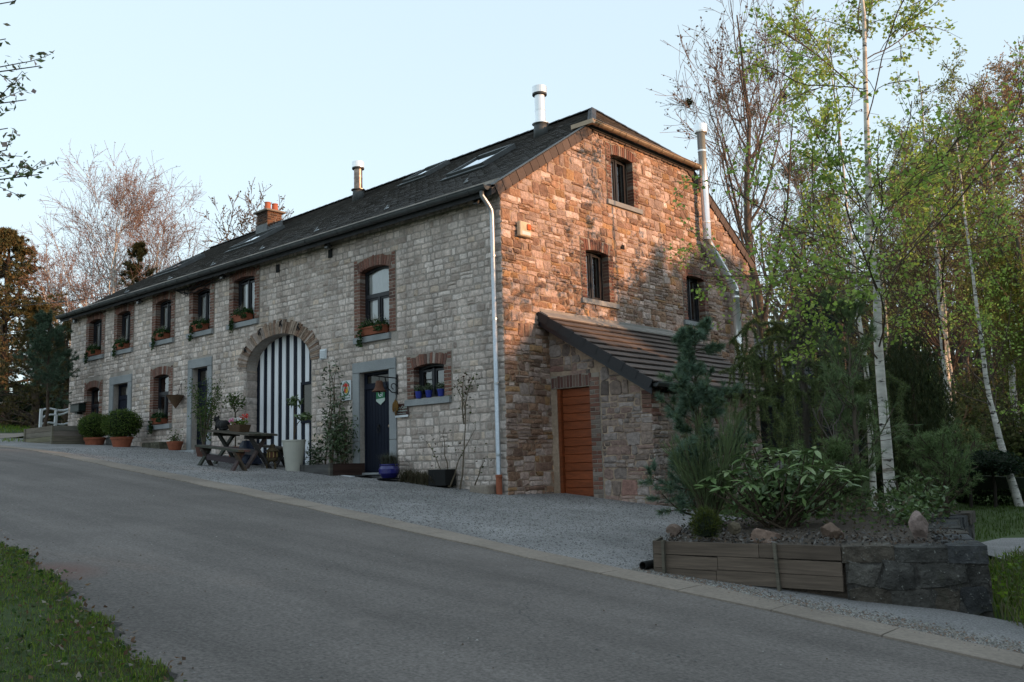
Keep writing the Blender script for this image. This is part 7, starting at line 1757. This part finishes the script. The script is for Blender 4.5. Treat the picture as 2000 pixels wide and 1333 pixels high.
conifer('dark_yew','dark green conifer behind the left birches',(-40.4,12.4,float(G(-40.4,12.4))),10.6,.22,845,nwh=12,per=7,ang=70,upb=.06,shape=lambda t:.26*(1.12-t),ntw=9,twL=.4,tuft=7,nn=7,nl=.2,nw=.035,cols=((.035,.045,.018),(.05,.05,.02)),t0=.1)
lk=conifer('yellow_cypress','yellow-brown hanging conifer just left of the house end',(-25.2,2.2,float(G(-25.2,2.2))),4.4,.16,850,nwh=10,per=8,ang=78,upb=.0,shape=lambda t:.38*(1.12-t),ntw=9,twL=.42,tuft=6,nn=7,nl=.14,nw=.025,cols=((.09,.07,.022),(.06,.06,.02),(.13,.095,.03)),droop=.2,t0=.02)
copy_tree(lk,(-30.2,2.9,float(G(-30.2,2.9))),2.,1.25,'yellow-brown hanging conifer behind the planter pine')
conifer('planter_pine','dark green pine growing out of the wooden planter box',(-18.15,-1.3,2.03),3.5,.06,855,nwh=7,per=5,ang=66,upb=.07,shape=lambda t:.33*(1.05-.75*t),ntw=9,twL=.42,tuft=7,nn=12,nl=.12,nw=.016,cols=((.075,.115,.075),(.095,.145,.09),(.055,.09,.055)),t0=.28)
broad('bare_walnut','bare walnut tree with knobbly branches behind the roof chimney',(-27.9,12.1,2.2),10.6,.25,860,trunk=[(0,0,0),(.1,.1,5),(0,0,10.2)],n1=18,L1=.52,a1=52,n2=6,L2=.45,n3=5,L3=.45,up=.12,leaves=2,lsize=.12,lcols=[(.16,.10,.06),(.12,.10,.05)],barkc=(.13,.10,.08),twigc=(.20,.145,.11),t0=.3,tw=.016)
# ------------------------------------------------------------------ cherry boughs reaching in at the top left
ch=empty('cherry_tree',(3.4,-9.9,float(G(3.4,-9.9))),'cherry tree at the left roadside whose leafy blossoming boughs reach into the sky','tree')
r=NR(870); b0=np.array((3.5,-12.6,float(G(3.5,-12.6))))
T=trunkline(b0,[(0,0,-.2),(.1,.05,1.4),(.2,.2,2.6),(.1,.3,4.6)],10,r,.02); v,f=tubes(T,np.linspace(.13,.05,10)[None],9)
ends=[(5.80,-10.95,3.57),(5.93,-10.85,3.13),(5.68,-10.88,3.22),(5.74,-10.86,2.95),(5.62,-10.92,2.80),(5.84,-10.80,2.44),(5.60,-10.95,3.40),(5.66,-10.90,2.62),(5.70,-10.90,2.52)]
PB=[]
for e in ends:
    e=np.array(e); s=b0+np.array((.15,.2,min(4.2,max(2.2,e[2]-b0[2]-.4)))); m1=s*.5+e*.5+np.array((0,0,.15))
    PB.append([s*(1-t)**2+2*m1*t*(1-t)+e*t*t for t in np.linspace(0,1,10)])
PB=np.array(PB)+r.normal(0,.012,(len(ends),10,3)); v1,f1=tubes(PB,np.linspace(.014,.003,10)[None]*np.ones((len(ends),1)),6)
obj('trunk',mesh_from('trunk',np.concatenate([v,v1]),np.concatenate([f,f1+len(v)]),m_bark,tcol(np.concatenate([f,f1]),(.10,.075,.06)),smooth=True),ch)
P2,R2=spawn(PB,np.full((len(ends),10),.006),7,.5,1.,38,.09,4,r,up=.02,wob=.1); v,f=tubes(P2,np.maximum(R2,.002),4); f=as_tri(f)
Q=on_twigs(P2,10,r,.02,.2); Q2=on_twigs(PB,26,r,.03,.72); lv=leafset(np.concatenate([Q,Q2]),.05,871,[(.13,.17,.07),(.17,.21,.09),(.10,.125,.055),(.20,.18,.11)],2.4,.2)
V,F,T_=vf_cat([(v,f,tcol(f,(.10,.075,.06))),lv]); obj('crown',mesh_from('crown',V,F,m_leaf,T_),ch)
lv=leafset(on_twigs(P2,4,r,.02,.2),.035,873,[(.55,.42,.40),(.6,.5,.45)],1.1,.2); obj('blossom',mesh_from('blossom',*lv[:2],m_petal,lv[2]),ch)
# ------------------------------------------------------------------ unseen spruce belt at the right, added to shade the gable and yard
src=conifer('shading_spruce','unseen spruce added at the right to shade the gable and yard',(30,-18.5,float(G(30,-18.5))-.2),10.6,.3,900,nwh=12,per=7,ang=84,upb=0.,shape=lambda t:.36*(1.12-t),ntw=6,twL=.42,tuft=4,nn=5,nl=.4,nw=.16,cols=((.05,.06,.03),),t0=.03,group='added spruce belt')
ys_=np.concatenate([np.arange(-16,7,2.4),np.arange(8,22,1.25),np.arange(23,52,2.4)])
for k,y in enumerate(ys_):
    top=float(np.interp(y,[-16,7.2,8.6,12.6,15,21,24,50],[10.5,11.0,7.5,7.5,10.4,10.8,8.6,8.6])); x=30+1.8*math.sin(k*2.1); z=float(G(x,y))-.2
    copy_tree(src,(x,float(y),z),k*1.7,max(.3,(top-z)/10.6),'unseen spruce added at the right to shade the gable and yard','added spruce belt')
    if 2<y<18: copy_tree(src,(x+4.5,float(y)+.6,float(G(x+4.5,y))-.2),k*2.3,max(.3,(top+.45-float(G(x+4.5,y)))/10.6),'unseen spruce added at the right to shade the gable and yard','added spruce belt')
